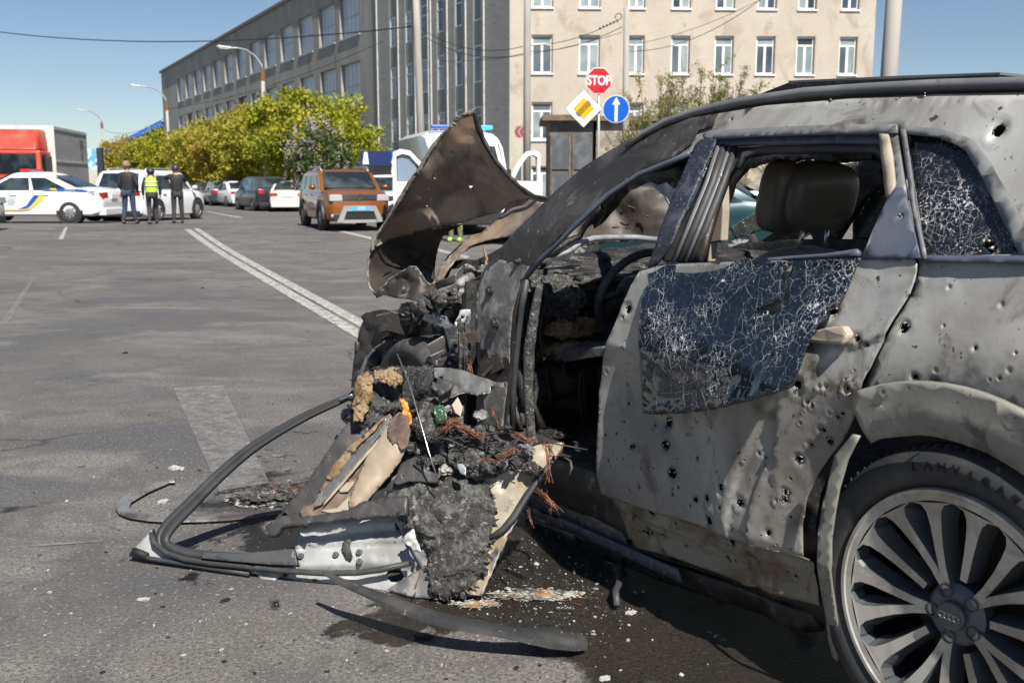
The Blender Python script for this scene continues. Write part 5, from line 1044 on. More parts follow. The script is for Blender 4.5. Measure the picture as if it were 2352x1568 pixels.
sheet('strut_tower_plate', T('V', [(1028, 700), (1130, 752), (1180, 850), (1190, 960), (1120, 965), (1082, 890), (1060, 800)]), lambda x, y: dV(x, y)+.05, bare, SUV, 8, .006, .02, .05, holes=[blob_hole(T('V', [(x, y)])[0], r, 9, rnd, .1) for x, y, r in ((1120, 800, 2.5), (1150, 890, 5.5), (1085, 760, 2))], seed=7)
sheet('slam_panel_strip', T('V', [(560, 440), (690, 415), (760, 510), (830, 500), (960, 440), (1050, 410), (1042, 480), (985, 500), (990, 545), (940, 470), (830, 530), (700, 545), (640, 470), (570, 455)]), lambda x, y: dV(x, y)-.03, soot, SUV, 7, .004, .05, .05, seed=8, rag=2, edge=[(0, 6)], em=torn, er=.003)
sheet('hinge_plate', T('V', [(1190, 512), (1215, 502), (1298, 500), (1304, 520), (1302, 622), (1262, 682), (1150, 682), (1128, 645), (1150, 610), (1178, 560)]), lambda x, y: 4.02, mat('pale_bracket', (.38, .38, .39), .5, .3, layers=[((.1, .1, .1), 9, .56, .66, 8)]), SUV, 8, .004, holes=[blob_hole(T('V', [p])[0], 4, 9, rnd, .1) for p in ((1215, 585),)]+[blob_hole(T('V', [p])[0], 2, 7, rnd, .1) for p in ((1160, 628),)], seed=9)
def vp(x, y, t): return at(*T('V', [(x, y)])[0], t)
m = MB(); m.tube([vp(1215, 850, 4.02), vp(1205, 960, 4.02), vp(1210, 1090, 4.03)], .016, 8); m.build('damper_rod', black, SUV, True)
m = MB(); m.tube([vp(1275, 700, 4.0), vp(1285, 850, 4.0), vp(1280, 1000, 4.02), vp(1290, 1180, 4.05)], .010, 6); m.build('hose', char, SUV, True)
m = MB(); a, b = Vector(vp(1215, 808, 4.0)), Vector(vp(1400, 790, 3.98)); m.obox((a+b)/2, (b-a)/2, (0, .02, 0), (0, 0, .022)); m.build('hinge_block', mat('burnt_brass', (.14, .09, .06), .5, .4, layers=[((.05, .05, .05), 9, .5, .6)]), SUV, bevel=.003)
for pts, w, mm in (([(430, 700), (560, 660), (700, 640), (800, 560)], .012, black), ([(420, 620), (500, 590), (620, 610), (700, 580)], .02, soot), ([(900, 950), (980, 1000), (1080, 980), (1180, 1040)], .012, char), ([(860, 1040), (960, 1060), (1060, 1090)], .016, soot), ([(560, 480), (700, 500), (860, 470), (1010, 400), (1160, 380)], .009, soot)):
    m = MB(); m.tube([vp(x, y, dV(*T('V', [(x, y)])[0])+.02) for x, y in pts], w, 8); m.build('engine_hose', mm, SUV, True)
for (x, y, w, h, a, mm) in ((470, 620, .06, .045, .2, black), (560, 640, .05, .05, -.3, soot), (1000, 1010, .035, .03, .4, soot), (1190, 760, .03, .04, 0, char), (980, 880, .04, .03, .5, soot), (1110, 1060, .05, .03, .2, black)):
    c_ = Vector(vp(x, y, dV(*T('V', [(x, y)])[0])+.03)); m = MB(); m.obox(c_, (w*math.cos(a), .01, w*math.sin(a)), (.01, .03, 0), (-h*math.sin(a), 0, h*math.cos(a))); m.build('burnt_housing', mm, SUV, bevel=.006)
sheet('white_ash_shard', T('V', [(890, 1050), (960, 1045), (1050, 1090), (1000, 1120), (930, 1105)]), lambda x, y: dV(x, y)-.06, mat('pale_ash', (.38, .37, .35)), SUV, 6, .004, .03, .06, rag=1.5, seed=171)
sheet('grey_bracket', T('V', [(1000, 400), (1050, 410), (1040, 470), (990, 510), (975, 545), (950, 500), (1000, 470)]), lambda x, y: dV(x, y)-.03, bare, SUV, 6, .004, seed=172)
def boss(px, py, r, n, mtl):
    s, z = dhit(px, py, -.012); M = wheelM(s, D(s, z)-.014, z); mb = MB(); mb.lathe([(r*1.5, -.012), (r*1.45, .004), (r, .004), (r*.95, .014), (.0, .015)], M, 20); mb.build(n, mtl, SUV, True, auto=40)
boss(1137, 742, .016, 'hinge_bolt', soot); boss(1126, 668, .013, 'hinge_bolt', soot); boss(1190, 600, .008, 'hinge_bolt', soot)
m = MB(); a = Vector(vp(1545, 1085, 3.86)); m.obox(a, (.035, -.01, .02), (.01, .02, 0), (-.012, 0, .03)); m.tube([a, vp(1480, 1160, 3.8), vp(1425, 1215, 3.76)], .006, 6); m.build('door_check_arm', soot, SUV)
for i in range(9):
    x = rnd.uniform(1180, 1320); mb = MB(); mb.tube([vp(x, rnd.uniform(560, 760), 4.0), vp(x+rnd.uniform(-30, 30), 900, 3.97), vp(x+rnd.uniform(-40, 40), rnd.uniform(1000, 1250), 3.98)], rnd.uniform(.003, .008), 5); mb.build('burnt_cable', rnd.choice([char, black]), SUV, True)
copper = mat('bare_copper', (.24, .10, .065), .5, .5, layers=[((.12, .06, .04), 30, .5, .62)])
m = MB()
for i in range(16):
    x, y = 1290+rnd.uniform(-15, 15), 1050+rnd.uniform(-30, 20); m.tube([vp(x, y, 3.99), vp(x+rnd.uniform(-10, 20), y+70, 3.97), vp(x+rnd.uniform(0, 40), y+150, 3.95)], .0013, 4)
m.build('copper_strands', copper, SUV, True)
# --- hood: three torn sheets peeled up from the windscreen base
dA = DP('A', [(880, 48, 4.60), (1420, 672, 4.35), (135, 1180, 5.05), (190, 1335, 4.98), (300, 760, 4.98), (480, 470, 4.86), (700, 600, 5.0), (1000, 600, 4.78), (600, 880, 5.12), (400, 1050, 5.35), (600, 1160, 5.45), (1000, 380, 4.68), (950, 780, 4.95), (1200, 680, 4.62)])
H1 = T('A', [(882, 46), (890, 100), (908, 165), (935, 240), (968, 300), (1010, 372), (1050, 425), (1095, 475), (1140, 525), (1190, 575), (1240, 618), (1290, 648), (1350, 664), (1424, 668), (1400, 690), (1320, 694), (1250, 680), (1170, 692), (1135, 700), (1060, 764), (980, 780), (900, 802), (800, 838), (700, 856), (660, 850), (625, 868), (560, 885), (500, 890), (470, 905), (300, 945), (220, 985), (160, 1030), (172, 950), (195, 915), (250, 840), (300, 765), (360, 670), (410, 585), (455, 510), (520, 410), (590, 300), (640, 235), (700, 175), (738, 140), (734, 110), (770, 92), (830, 62)])
def hx(x, y):   # pressed crease of the inner skin
    u = ((x-700)*.85+(y-420)*.5)
    return .03*math.tanh((x-(1005-(y-250)*.62))/14)*.5
sheet('hood', H1, dA, inner, SUV, 10, .004, .10, .006, holes=[blob_hole(T('A', [p])[0], r, 7, rnd, .2) for p, r in (((549, 718), 1.7), ((600, 522), 1.2), ((730, 351), 1.4), ((552, 596), .9))]+[T('A', [(842, 582), (852, 578), (872, 580), (862, 590), (850, 596)])], rag=.8, seed=51, extra=hx, edge=[(28, 43)], em=mat('hood_edge_primer', (.26, .25, .22), .6, layers=[((.1, .08, .06), 20, .45, .6)]), er=.008)
sheet('hood_primer_edge', T('A', [(735, 135), (760, 150), (690, 205), (625, 285), (560, 385), (495, 480), (440, 570), (385, 665), (330, 755), (275, 840), (225, 910), (190, 975), (168, 1030), (150, 1045), (165, 960), (190, 915), (250, 835), (300, 760), (360, 668), (410, 583), (455, 508), (520, 408), (590, 298), (640, 235), (695, 178)]), lambda x, y: dA(x, y)-.035, mat('hood_edge_primer', (.26, .25, .22)), SUV, 7, .01, .02, .02, seed=151)
sheet('hood_tip_primer', T('A', [(735, 135), (735, 110), (770, 92), (880, 55), (886, 85), (800, 110), (750, 140)]), lambda x, y: dA(x, y)-.03, mat('hood_edge_primer', (.26, .25, .22)), SUV, 7, .006, .02, .03, seed=152)
sheet('hood_outer_lip', T('A', [(882, 46), (915, 130), (950, 240), (1020, 370), (1100, 470), (1200, 575), (1300, 640), (1424, 664), (1424, 672), (1340, 670), (1240, 634), (1130, 530), (1040, 430), (960, 310), (900, 190), (876, 90)]), lambda x, y: dA(x, y)-.03, torn if 0 else soot, SUV, 8, .012, .01, .03, seed=52, edge=[(9, 14)], em=torn, er=.005)
sheet('hood_curled_front', T('A', [(162, 1028), (222, 983), (300, 943), (470, 903), (560, 884), (640, 868), (700, 858), (760, 850), (800, 846), (700, 895), (660, 930), (635, 985), (615, 1060), (603, 1165), (606, 1225), (580, 1262), (540, 1240), (505, 1180), (470, 1142), (425, 1148), (330, 1195), (250, 1260), (205, 1318), (188, 1335), (152, 1290), (133, 1185), (142, 1090)]), dA, hooddark, SUV, 8, .004, .05, .01, rag=1, seed=53, edge=[(22, 26)], em=mat('hood_edge_primer', (.2, .2, .2)), er=.009)
for pts in ([(235, 1195), (262, 1180), (300, 1170), (290, 1182), (240, 1208)], [(350, 1150), (400, 1135), (440, 1118), (430, 1130), (370, 1155)], [(455, 1105), (490, 1085), (535, 1050), (528, 1066), (480, 1100)]):
    sheet('hood_slot', T('A', pts), lambda x, y: dA(x, y)-.025, black, SUV, 6, .004, seed=54)
dB = DP('A', [(190, 1335, 4.93), (430, 1150, 4.95), (600, 1250, 4.85), (800, 1150, 4.7), (930, 1150, 4.5), (560, 1390, 4.72), (300, 1330, 4.88), (1060, 800, 4.75), (1380, 710, 4.35), (640, 1150, 4.85), (850, 930, 4.85)])
sheet('hood_torn_fold', T('A', [(188, 1336), (225, 1290), (290, 1232), (360, 1185), (425, 1145), (470, 1142), (505, 1178), (520, 1225), (560, 1270), (590, 1256), (640, 1238), (690, 1230), (750, 1200), (790, 1150), (812, 1128), (860, 1150), (930, 1135), (895, 1175), (830, 1210), (790, 1245), (720, 1270), (650, 1290), (600, 1320), (560, 1345), (545, 1385), (515, 1420), (500, 1395), (440, 1375), (330, 1360), (250, 1340), (200, 1362)]), lambda x, y: dB(x, y)-.04, hooddark, SUV, 7, .004, .22, .02, rag=1.5, seed=55, edge=[(0, 18)], em=torn, er=.0045, crease=.5)
sheet('hood_torn_flap', T('A', [(1398, 712), (1320, 690), (1245, 678), (1180, 688), (1138, 690), (1112, 715), (1085, 780), (1040, 830), (960, 880), (930, 912), (855, 928), (800, 975), (750, 1040), (690, 1095), (640, 1150), (612, 1250), (660, 1235), (690, 1180), (730, 1130), (780, 1060), (860, 1000), (960, 965), (1060, 945), (1160, 935), (1260, 850), (1330, 780)]), lambda x, y: dB(x, y)-.02, inner, SUV, 8, .004, .10, .012, rag=1.2, seed=56, edge=[(2, 15)], em=torn, er=.006)
sheet('hood_underside', T('A', [(612, 1250), (640, 1150), (700, 1070), (800, 975), (930, 912), (1060, 830), (1260, 830), (1340, 770), (1290, 850), (1180, 940), (1090, 990), (1010, 985), (940, 990), (860, 1010), (790, 1050), (745, 1110), (715, 1170), (690, 1235)]), lambda x, y: dB(x, y)+.06, hooddark, SUV, 8, .006, .06, .03, seed=156)
sheet('hood_torn_rib', T('A', [(730, 1112), (800, 1096), (900, 1100), (1010, 1050), (1080, 1010), (1060, 1060), (960, 1120), (900, 1150), (800, 1150), (700, 1165)]), lambda x, y: dB(x, y)+.1, hooddark, SUV, 7, .006, .05, .03, seed=57)
sheet('hood_hanging_splinter', T('A', [(938, 990), (948, 1010), (975, 1090), (978, 1135), (962, 1140), (950, 1070)]), lambda x, y: dB(x, y)-.05, inner, SUV, 7, .004, seed=58)
sheet('hood_hinge_debris', T('A', [(812, 1128), (830, 1125), (900, 1170), (930, 1165), (925, 1200), (870, 1230), (830, 1280), (790, 1350), (760, 1370), (780, 1290), (740, 1262), (800, 1210)]), lambda x, y: 4.3, ashm, SUV, 6, .006, .12, .04, rag=3, seed=59, edge=[(0, 5)], em=torn, er=.003)
sheet('cowl_debris', T('A', [(500, 1400), (560, 1340), (700, 1290), (860, 1220), (930, 1180), (1000, 1200), (940, 1300), (900, 1420), (700, 1440), (520, 1470)]), lambda x, y: 4.5, char, SUV, 7, .02, .25, .04, rag=3, seed=60)
dC = lambda x, y: 5.35-.0006*(x-1200)
sheet('hood_far_half', [(1300, 500), (1350, 460), (1400, 425), (1460, 420), (1500, 428), (1528, 452), (1548, 486), (1535, 520), (1512, 552), (1400, 556), (1300, 572), (1235, 590), (1180, 575), (1240, 540)], dC, mat('sooty_brown_sheet', (.055, .045, .038), .55, .1, layers=[((.10, .08, .065), 4, .48, .62, 6, .8), ((.04, .035, .03), 6, .55, .64, 8, .8)]), SUV, 12, .004, .12, .012, seed=61, crease=.3, edge=[(5, 8)], em=torn)
for i, (x, y) in enumerate(((1405, 521), (1436, 522), (1440, 470), (1472, 490))):
    sheet('hood_slot', [(x, y), (x+18, y+(i > 1)*8-1), (x+20, y+(i > 1)*9+2), (x+2, y+4)], lambda x, y: dC(x, y)-.04, black, SUV, 6, .004, seed=62)
clump('front_rubble', 2.55, .5, .5, (.35, .35, .28), black, .6, 5, 70); clump('engine_block', 3.1, .95, .55, (.4, .5, .22), black, .5, 5, 71)
cbox('radiator_support', 3.35, 3.45, .3, 1.7, .3, .62, soot)

# ================================================================== THE DETACHED FRONT DOOR
dn = np.array([-.2346, -.8137, .5318]); dp0 = at(300, 1275, 3.7037)
def dd0(x, y): r = ray(x, y); return float(((dp0-C0)@dn)/(r@dn))*.984
def dd(off): return lambda x, y: dd0(x, y)-off
dl = at(690, 1300, 3.5); DOOR = empty('detached_door', (dl[0], dl[1]+.15, 0), math.atan2(.37, -1.3), 'torn off front door lying on its rear edge, inner side out, charred in the middle', 'car door')
whitep = mat('door_inner_paint', (.40, .405, .40), .38, .1, layers=[((.26, .26, .25), 4, .46, .62, 7, .4), ((.16, .13, .10), 5, .62, .74, 8, .8), ((.04, .04, .04), 45, .69, .72, 3, 0)], bump=(8, .12, .01), coat=.2)
scorch = mat('scorched_door_skin', (.38, .35, .29), .42, .1, layers=[((.30, .24, .15), 4, .45, .6, 7, .8), ((.05, .045, .04), 5, .55, .64, 9, 1.2)], bump=(14, .25, .01))
S1 = [(300, 1268), (326, 1240), (348, 1216), (362, 1252), (400, 1270), (480, 1287), (600, 1299), (688, 1303), (676, 1250), (690, 1214), (740, 1196), (860, 1172), (1000, 1120), (1060, 1095), (1150, 1085), (1150, 1270), (1092, 1368), (1000, 1374), (920, 1368), (830, 1361), (700, 1351), (640, 1344), (612, 1348), (590, 1318), (440, 1296), (310, 1279)]
def rib(x, y):
    v = 0
    yy = y-(1303-.0*(x-690)) if x > 690 else -100
    v += .016*math.exp(-((y-(1232-(x-690)*.07))/9)**2)+.020*math.exp(-((y-(1262-(x-690)*.04))/7)**2) if x > 690 else 0
    v += .03*max(0, min(1, (y-1300+(x-700)*.02)/14)) if x > 640 else 0
    return v
hl = [blob_hole(T('E', [p])[0], r, 9, rnd, k) for p, r, k in (((1240, 1126), 2.2, .3), ((1086, 1312), 5.2, .1), ((1276, 1354), 5.8, .1))]
hl += [T('E', [(1790, 985), (1800, 955), (1850, 950), (1872, 985), (1850, 1020), (1800, 1025)]), T('F', [(298, 1150), (320, 1120), (370, 1130), (390, 1165), (370, 1195), (320, 1190)])]
sheet('door_shell', S1, dd(0), whitep, DOOR, 9, .003, .015, .02, holes=hl, seed=71, extra=rib)
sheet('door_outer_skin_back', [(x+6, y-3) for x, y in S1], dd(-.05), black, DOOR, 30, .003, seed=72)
S2 = T('F', [(1204, 480), (1190, 520), (1140, 590), (1080, 690), (1000, 800), (920, 950), (850, 1110), (780, 1262), (720, 1256), (740, 1150), (800, 980), (840, 850), (845, 760), (815, 690), (700, 600), (850, 540), (980, 500), (1100, 490)])
sheet('door_lower_skin', S2, lambda x, y: dd0(x, y)-.02, scorch, DOOR, 9, .003, .02, .02, seed=73, edge=[(0, 7)], em=mat('folded_hem', (.3, .28, .25), .5, .2, layers=[((.15, .09, .05), 14, .5, .62)]), er=.006)
m = MB(); m.tube([at(*T('F', [p])[0], dd0(*T('F', [p])[0])-.045) for p in ((1160, 560), (1080, 660), (1010, 760), (950, 860), (895, 925), (830, 965))], [.010, .014, .015, .016, .016, .01], 8, flat=.7); m.build('lower_door_seal', rubber, DOOR, True)
sheet('door_mid_skin', T('F', [(300, 800), (480, 700), (640, 640), (840, 650), (860, 900), (820, 1020), (780, 1150), (730, 1250), (580, 1280), (440, 1270), (300, 1230), (480, 1120)]), dd(.012), mat('dull_grey_metal', (.2, .2, .2), .6, .2, layers=[((.1, .1, .1), 6, .48, .62, 7, .5), ((.34, .34, .34), 9, .62, .7)]), DOOR, 9, .003, .025, .03, seed=74)
# window seal hoop
hoop = T('E', [(1550, 152), (1440, 205), (1300, 262), (1150, 338), (1000, 425), (860, 515), (720, 632), (600, 745), (490, 860), (385, 960), (325, 1030), (300, 1085), (318, 1130), (380, 1168), (480, 1192), (620, 1205), (800, 1215), (1000, 1222), (1160, 1224)])
wd = [1.4*v for v in [.018, .022, .026, .028, .030, .033, .036, .038, .040, .044, .046, .046, .046, .042, .040, .038, .036, .036, .036]]
m = MB(); N = len(hoop); vs = []
for i, (x, y) in enumerate(hoop):
    a = hoop[max(0, i-1)]; b = hoop[min(N-1, i+1)]; tx, ty = b[0]-a[0], b[1]-a[1]; L = math.hypot(tx, ty); nx, ny = -ty/L, tx/L; t = dd0(x, y); w = wd[i]*FOC/t
    for k, h in ((-1, 0), (-.8, .03), (-.35, .042), (.1, .038), (.3, .026), (.55, .034), (.85, .03), (1, 0)):
        px, py = x+nx*w*.5*k*1.05, y+ny*w*.5*k*1.05; vs.append(at(px, py, dd0(px, py)-h))
m.add(vs, [(i*8+j, i*8+j+1, (i+1)*8+j+1, (i+1)*8+j) for i in range(N-1) for j in range(7)]+[(i*8+7, i*8, (i+1)*8, (i+1)*8+7) for i in range(N-1)]+[tuple(range(8)), tuple(range((N-1)*8, N*8))])
o = m.build('window_frame', mat('window_frame_rubber', (.038, .038, .039), .5, layers=[((.065, .065, .065), 2.5, .5, .7, 4), ((.025, .025, .025), 9, .55, .66, 7)], bump=(90, .35, .004)), DOOR, True); sb = o.modifiers.new('s', 'SUBSURF'); sb.levels = 2; sb.render_levels = 2
m = MB(); q = T('E', [(1440, 200), (1545, 150)]); m.tube([at(*p, dd0(*p)-.045) for p in q], .010, 8, flat=.6); m.build('chrome_tip', chrome, DOOR, True)
sheet('frame_cover', T('E', [(560, 1172), (800, 1180), (1150, 1150), (1172, 1255), (1000, 1250), (760, 1230), (560, 1210)]), dd(.046), mat('grey_plastic', (.055, .056, .058), .5, layers=[((.08, .08, .08), 3, .5, .66)], bump=(60, .1)), DOOR, 9, .008, seed=75)
m = MB(); m.tube([at(*p, dd0(*p)-.03) for p in T('E', [(230, 1045), (250, 1110), (330, 1175), (450, 1215), (620, 1240), (850, 1262), (1100, 1290), (1350, 1305), (1550, 1300), (1700, 1280), (1880, 1240)])], [.008]+[.011]*10, 8); m.build('door_seal', rubber, DOOR, True)
m = MB(); m.tube([at(*p, dd0(*p)-.012) for p in T('E', [(100, 1182), (230, 1210), (450, 1245), (700, 1285), (860, 1308)])], .009, 8); m.build('outer_weatherstrip', rubber, DOOR, True)
m = MB(); m.tube([at(*p, dd0(*p)-.02) for p in T('E', [(120, 1160), (160, 1175), (205, 1195)])], .014, 8); m.build('corner_plug', black, DOOR, True)
for x, y in ((1188, 1195), (1410, 1187), (1560, 1170), (1562, 1230)):
    px, py = T('E', [(x, y)])[0]; c = Vector(at(px, py, dd0(px, py)-.006)); M = frame(c, (1, 0, 0), np.cross(dn, [1, 0, 0])); mb = MB(); mb.lathe([(.0, .006), (.004, .006), (.006, .002), (.009, .008), (.011, .004), (.012, -.004)], M, 14); mb.build('grommet', rubber, DOOR, True)
sheet('latch_slot', T('E', [(1478, 1085), (1512, 1088), (1500, 1130), (1520, 1200), (1508, 1225), (1480, 1215), (1455, 1160), (1455, 1120)]), dd(.008), black, DOOR, 5, .006, seed=76)
# inner trim panels
plast = mat('dark_trim_plastic', (.045, .042, .042), .45, layers=[((.075, .07, .068), 3, .5, .66, 6), ((.12, .11, .105), 30, .66, .7, 4, .1)], bump=(80, .3, .004))
sheet('upper_trim', T('E', [(996, 1012), (1060, 955), (1190, 925), (1300, 830), (1440, 640), (1600, 430), (1690, 300), (1740, 180), (1700, 60), (1600, 20), (1545, 140), (1530, 300), (1400, 480), (1240, 720), (1100, 880)]), dd(.07), plast, DOOR, 9, .01, .02, .02, seed=77)
sheet('trim_panel', T('E', [(1192, 958), (1185, 900), (1270, 860), (1345, 720), (1450, 560), (1600, 420), (1700, 320), (1760, 290), (1840, 400), (1760, 600), (1640, 800), (1510, 905), (1350, 935)]), dd(.085), mat('peeled_brown_panel', (.14, .10, .07), .55, layers=[((.15, .11, .08), 3, .5, .62, 6), ((.5, .42, .32), 3.4, .62, .64, 8, .8), ((.04, .03, .03), 6, .6, .66, 7)], bump=(30, .4, .008)), DOOR, 8, .006, .015, .03, seed=78)
sheet('foam_strip', T('E', [(1352, 705), (1400, 620), (1470, 520), (1560, 440), (1640, 390), (1720, 320), (1660, 400), (1560, 490), (1480, 600), (1430, 680), (1380, 712)]), dd(.10), foam, DOOR, 6, .008, .03, .06, rag=2, seed=79)
sheet('silver_panel_strip', T('E', [(1270, 888), (1330, 780), (1480, 600), (1600, 470), (1690, 380), (1740, 310), (1760, 340), (1680, 440), (1560, 600), (1420, 760), (1320, 868)]), dd(.105), mat('grey_brushed_strip', (.11, .11, .105), .5, .3, layers=[((.22, .22, .21), 6, .52, .64), ((.08, .08, .08), 9, .6, .68)]), DOOR, 7, .004, seed=80, edge=[(0, 5)], em=chrome, er=.004)
sheet('beige_edge', T('E', [(1330, 865), (1430, 745), (1560, 590), (1725, 402), (1735, 412), (1572, 602), (1442, 757), (1340, 868)]), dd(.11), mat('beige_skin', (.33, .285, .22), .6, layers=[((.3, .22, .14), 5, .55, .64)]), DOOR, 7, .004, seed=81)
sheet('peeled_patch', T('E', [(1320, 905), (1420, 890), (1470, 840), (1510, 810), (1500, 900), (1420, 915), (1370, 925)]), dd(.098), mat('beige_skin', (.5, .44, .36)), DOOR, 6, .003, rag=4, seed=82)
sheet('peeled_patch', T('E', [(1430, 770), (1480, 725), (1530, 720), (1520, 745), (1490, 785), (1440, 790)]), dd(.098), mat('beige_skin', (.5, .44, .36)), DOOR, 6, .003, rag=4, seed=83)
arm = mat('beige_leather_armrest', (.30, .235, .175), .5, layers=[((.38, .30, .21), 3, .45, .6, 5), ((.17, .10, .07), 4.5, .50, .64, 8, .8), ((.06, .045, .035), 9, .60, .68, 8, .8), ((.08, .06, .05), 6, .68, .74, 7)], bump=(40, .12, .004))
AP = T('E', [(1508, 912), (1502, 850), (1530, 780), (1570, 680), (1620, 560), (1690, 450), (1760, 340), (1820, 285), (1870, 300), (1882, 400), (1862, 500), (1800, 610), (1730, 700), (1650, 790), (1590, 860), (1545, 905)])
def puff(P, h):
    def f(x, y):
        m_ = 1e9
        for i in range(len(P)):
            ax, ay = P[i]; bx, by = P[(i+1) % len(P)]; vx, vy = bx-ax, by-ay; u = max(0, min(1, ((x-ax)*vx+(y-ay)*vy)/(vx*vx+vy*vy))); m_ = min(m_, math.hypot(x-ax-u*vx, y-ay-u*vy))
        return -h*(1-math.exp(-m_/14))
    return f
sheet('armrest', AP, dd(.10), arm, DOOR, 5, .008, .012, .02, seed=84, extra=puff(AP, .022), crease=.3)
sheet('scorched_armrest_top', T('E', [(1745, 360), (1820, 282), (1872, 298), (1884, 400), (1866, 500), (1835, 520), (1800, 470), (1775, 490), (1740, 430)]), dd(.135), mat('scorched_hide', (.13, .08, .055), .6, layers=[((.05, .035, .03), 8, .48, .62, 8, .8), ((.26, .19, .13), 6, .58, .68)], bump=(40, .4)), DOOR, 5, .003, .008, .05, rag=3, seed=184)
sheet('lower_trim_ledge', T('E', [(990, 1020), (1060, 965), (1190, 930), (1200, 962), (1350, 945), (1510, 915), (1600, 870), (1720, 840), (1882, 835), (1882, 940), (1700, 955), (1400, 985), (1200, 1010), (1085, 1022), (1050, 1072), (1015, 1078)]), dd(.095), plast, DOOR, 8, .03, .01, .03, seed=85)
sheet('door_cavity', T('F', [(200, 780), (330, 640), (430, 420), (620, 380), (900, 430), (1060, 480), (980, 560), (860, 660), (640, 680), (420, 740), (280, 820)]), dd(.03), plast, DOOR, 8, .006, .08, .03, seed=86, rag=3)
sheet('speaker_frame', T('F', [(340, 690), (380, 590), (450, 555), (490, 560), (500, 620), (580, 650), (560, 690), (420, 680), (360, 700)]), dd(.075), plast, DOOR, 6, .01, .01, .03, seed=87, holes=[blob_hole(T('F', [p])[0], 3, 3, rnd, .1) for p in ((387, 655), (452, 575))])
for i in range(8):
    px, py = T('F', [(205+i*11, 765-i*3)])[0]; c = at(px, py, dd0(px, py)-.08); mb = MB(); mb.obox(c, (.003, 0, -.003), (0, .01, 0), (.004, 0, .016)); mb.build('speaker_rib', rubber, DOOR)
# charred masses
CH1 = T('F', [(283, 795), (300, 750), (350, 700), (420, 682), (432, 610), (470, 660), (560, 680), (600, 600), (640, 610), (690, 655), (760, 680), (815, 690), (838, 760), (860, 820), (845, 900), (822, 1000), (800, 1100), (760, 1200), (700, 1240), (640, 1262), (570, 1278), (520, 1240), (520, 1180), (505, 1110), (520, 1050), (480, 990), (440, 920), (395, 880), (330, 840), (290, 820)])
sheet('charred_mass', CH1, dd(.035), char, DOOR, 2.5, .02, .05, .03, rag=6, seed=88, extra=lambda x, y, f=puff(CH1, .045), r_=random.Random(3): f(x, y)+r_.uniform(-.0035, .0035), oc=7, g=.62, crease=.4)
CH2 = T('F', [(630, 560), (650, 510), (700, 470), (780, 445), (850, 470), (890, 520), (870, 580), (830, 620), (760, 640), (690, 620)])
sheet('charred_mass', CH2, dd(.07), char, DOOR, 2.5, .02, .04, .05, rag=4, seed=89, extra=lambda x, y, f=puff(CH2, .03), r_=random.Random(4): f(x, y)+r_.uniform(-.0035, .0035), oc=6, g=.62, crease=.4)
CH3 = T('F', [(455, 380), (480, 330), (540, 310), (600, 330), (610, 400), (580, 470), (520, 480), (470, 450)])
sheet('charred_mass', CH3, dd(.08), char, DOOR, 2.5, .02, .04, .05, rag=4, seed=90, extra=lambda x, y, f=puff(CH3, .03), r_=random.Random(5): f(x, y)+r_.uniform(-.0035, .0035), oc=6, g=.62, crease=.4)
CH4 = T('F', [(140, 150), (210, 118), (330, 88), (450, 92), (545, 100), (560, 160), (520, 230), (450, 260), (400, 300), (330, 330), (300, 360), (230, 420), (140, 470), (60, 520), (90, 400), (120, 280)])
sheet('burnt_foam_top', CH4, dd(.06), mat('glossy_melted_black', (.02, .02, .021), .3, layers=[((.06, .058, .055), 9, .52, .62, 8, .8), ((.2, .19, .17), 40, .62, .68, 6, .3)], bump=(60, 1., .012), rvar=(12, .15, .7)), DOOR, 3, .03, .07, .018, rag=4, seed=91, extra=lambda x, y, f=puff(CH4, .035), r_=random.Random(6): f(x, y)+r_.uniform(-.002, .002), oc=6, g=.55, crease=.5)
CH5 = T('F', [(160, 150), (205, 125), (232, 150), (226, 230), (205, 300), (180, 365), (140, 372), (132, 300), (142, 220)])
sheet('scorched_foam_pad', CH5, dd(.148), foam, DOOR, 3.6, .01, .018, .16, rag=3, seed=92, extra=puff(CH5, .012), smooth=False)
CH6 = T('F', [(235, 120), (330, 100), (390, 115), (395, 165), (350, 195), (300, 180), (250, 160)])
sheet('scorched_foam_pad', CH6, dd(.148), foam, DOOR, 3.6, .01, .022, .16, rag=4, seed=93, extra=puff(CH6, .01), smooth=False)
sheet('amber_foam_shard', T('F', [(368, 262), (395, 270), (430, 320), (432, 380), (400, 415), (385, 340)]), dd(.12), mat('amber_foam', (.75, .33, .05), .6, layers=[((.9, .8, .6), 5, .55, .6, 4), ((.25, .1, .04), 9, .58, .66)], bump=(60, .8, .01)), DOOR, 4, .01, .03, .06, seed=94)
sheet('torn_grey_panel', T('F', [(540, 98), (600, 100), (700, 118), (790, 150), (860, 172), (895, 178), (898, 205), (830, 190), (825, 225), (760, 240), (700, 225), (640, 245), (600, 260), (570, 285), (560, 230), (640, 200), (545, 150)]), dd(.09), mat('grey_torn_skin', (.085, .085, .085), .65, layers=[((.13, .13, .13), 6, .48, .6, 7)], bump=(40, .2)), DOOR, 6, .004, .06, .02, rag=1.5, seed=95, edge=[(5, 15)], em=torn, er=.0035)
sheet('brown_liner', T('F', [(440, 260), (560, 250), (640, 240), (700, 270), (690, 400), (600, 460), (500, 480), (450, 400)]), dd(.03), mat('soot_brown', (.08, .06, .045), .6, layers=[((.25, .12, .05), 5, .6, .7), ((.03, .03, .03), 4, .5, .6)]), DOOR, 6, .004, .05, .03, seed=96)
sheet('loose_switch_module', T('F', [(530, 205), (575, 160), (640, 190), (635, 215), (590, 248), (545, 225)]), dd(.14), plast, DOOR, 5, .02, .01, .05, seed=97)
sheet('silver_shard', T('F', [(635, 290), (665, 250), (690, 300), (680, 350), (650, 330)]), dd(.11), mat('beige_plastic', (.4, .37, .3)), DOOR, 5, .004, seed=98)
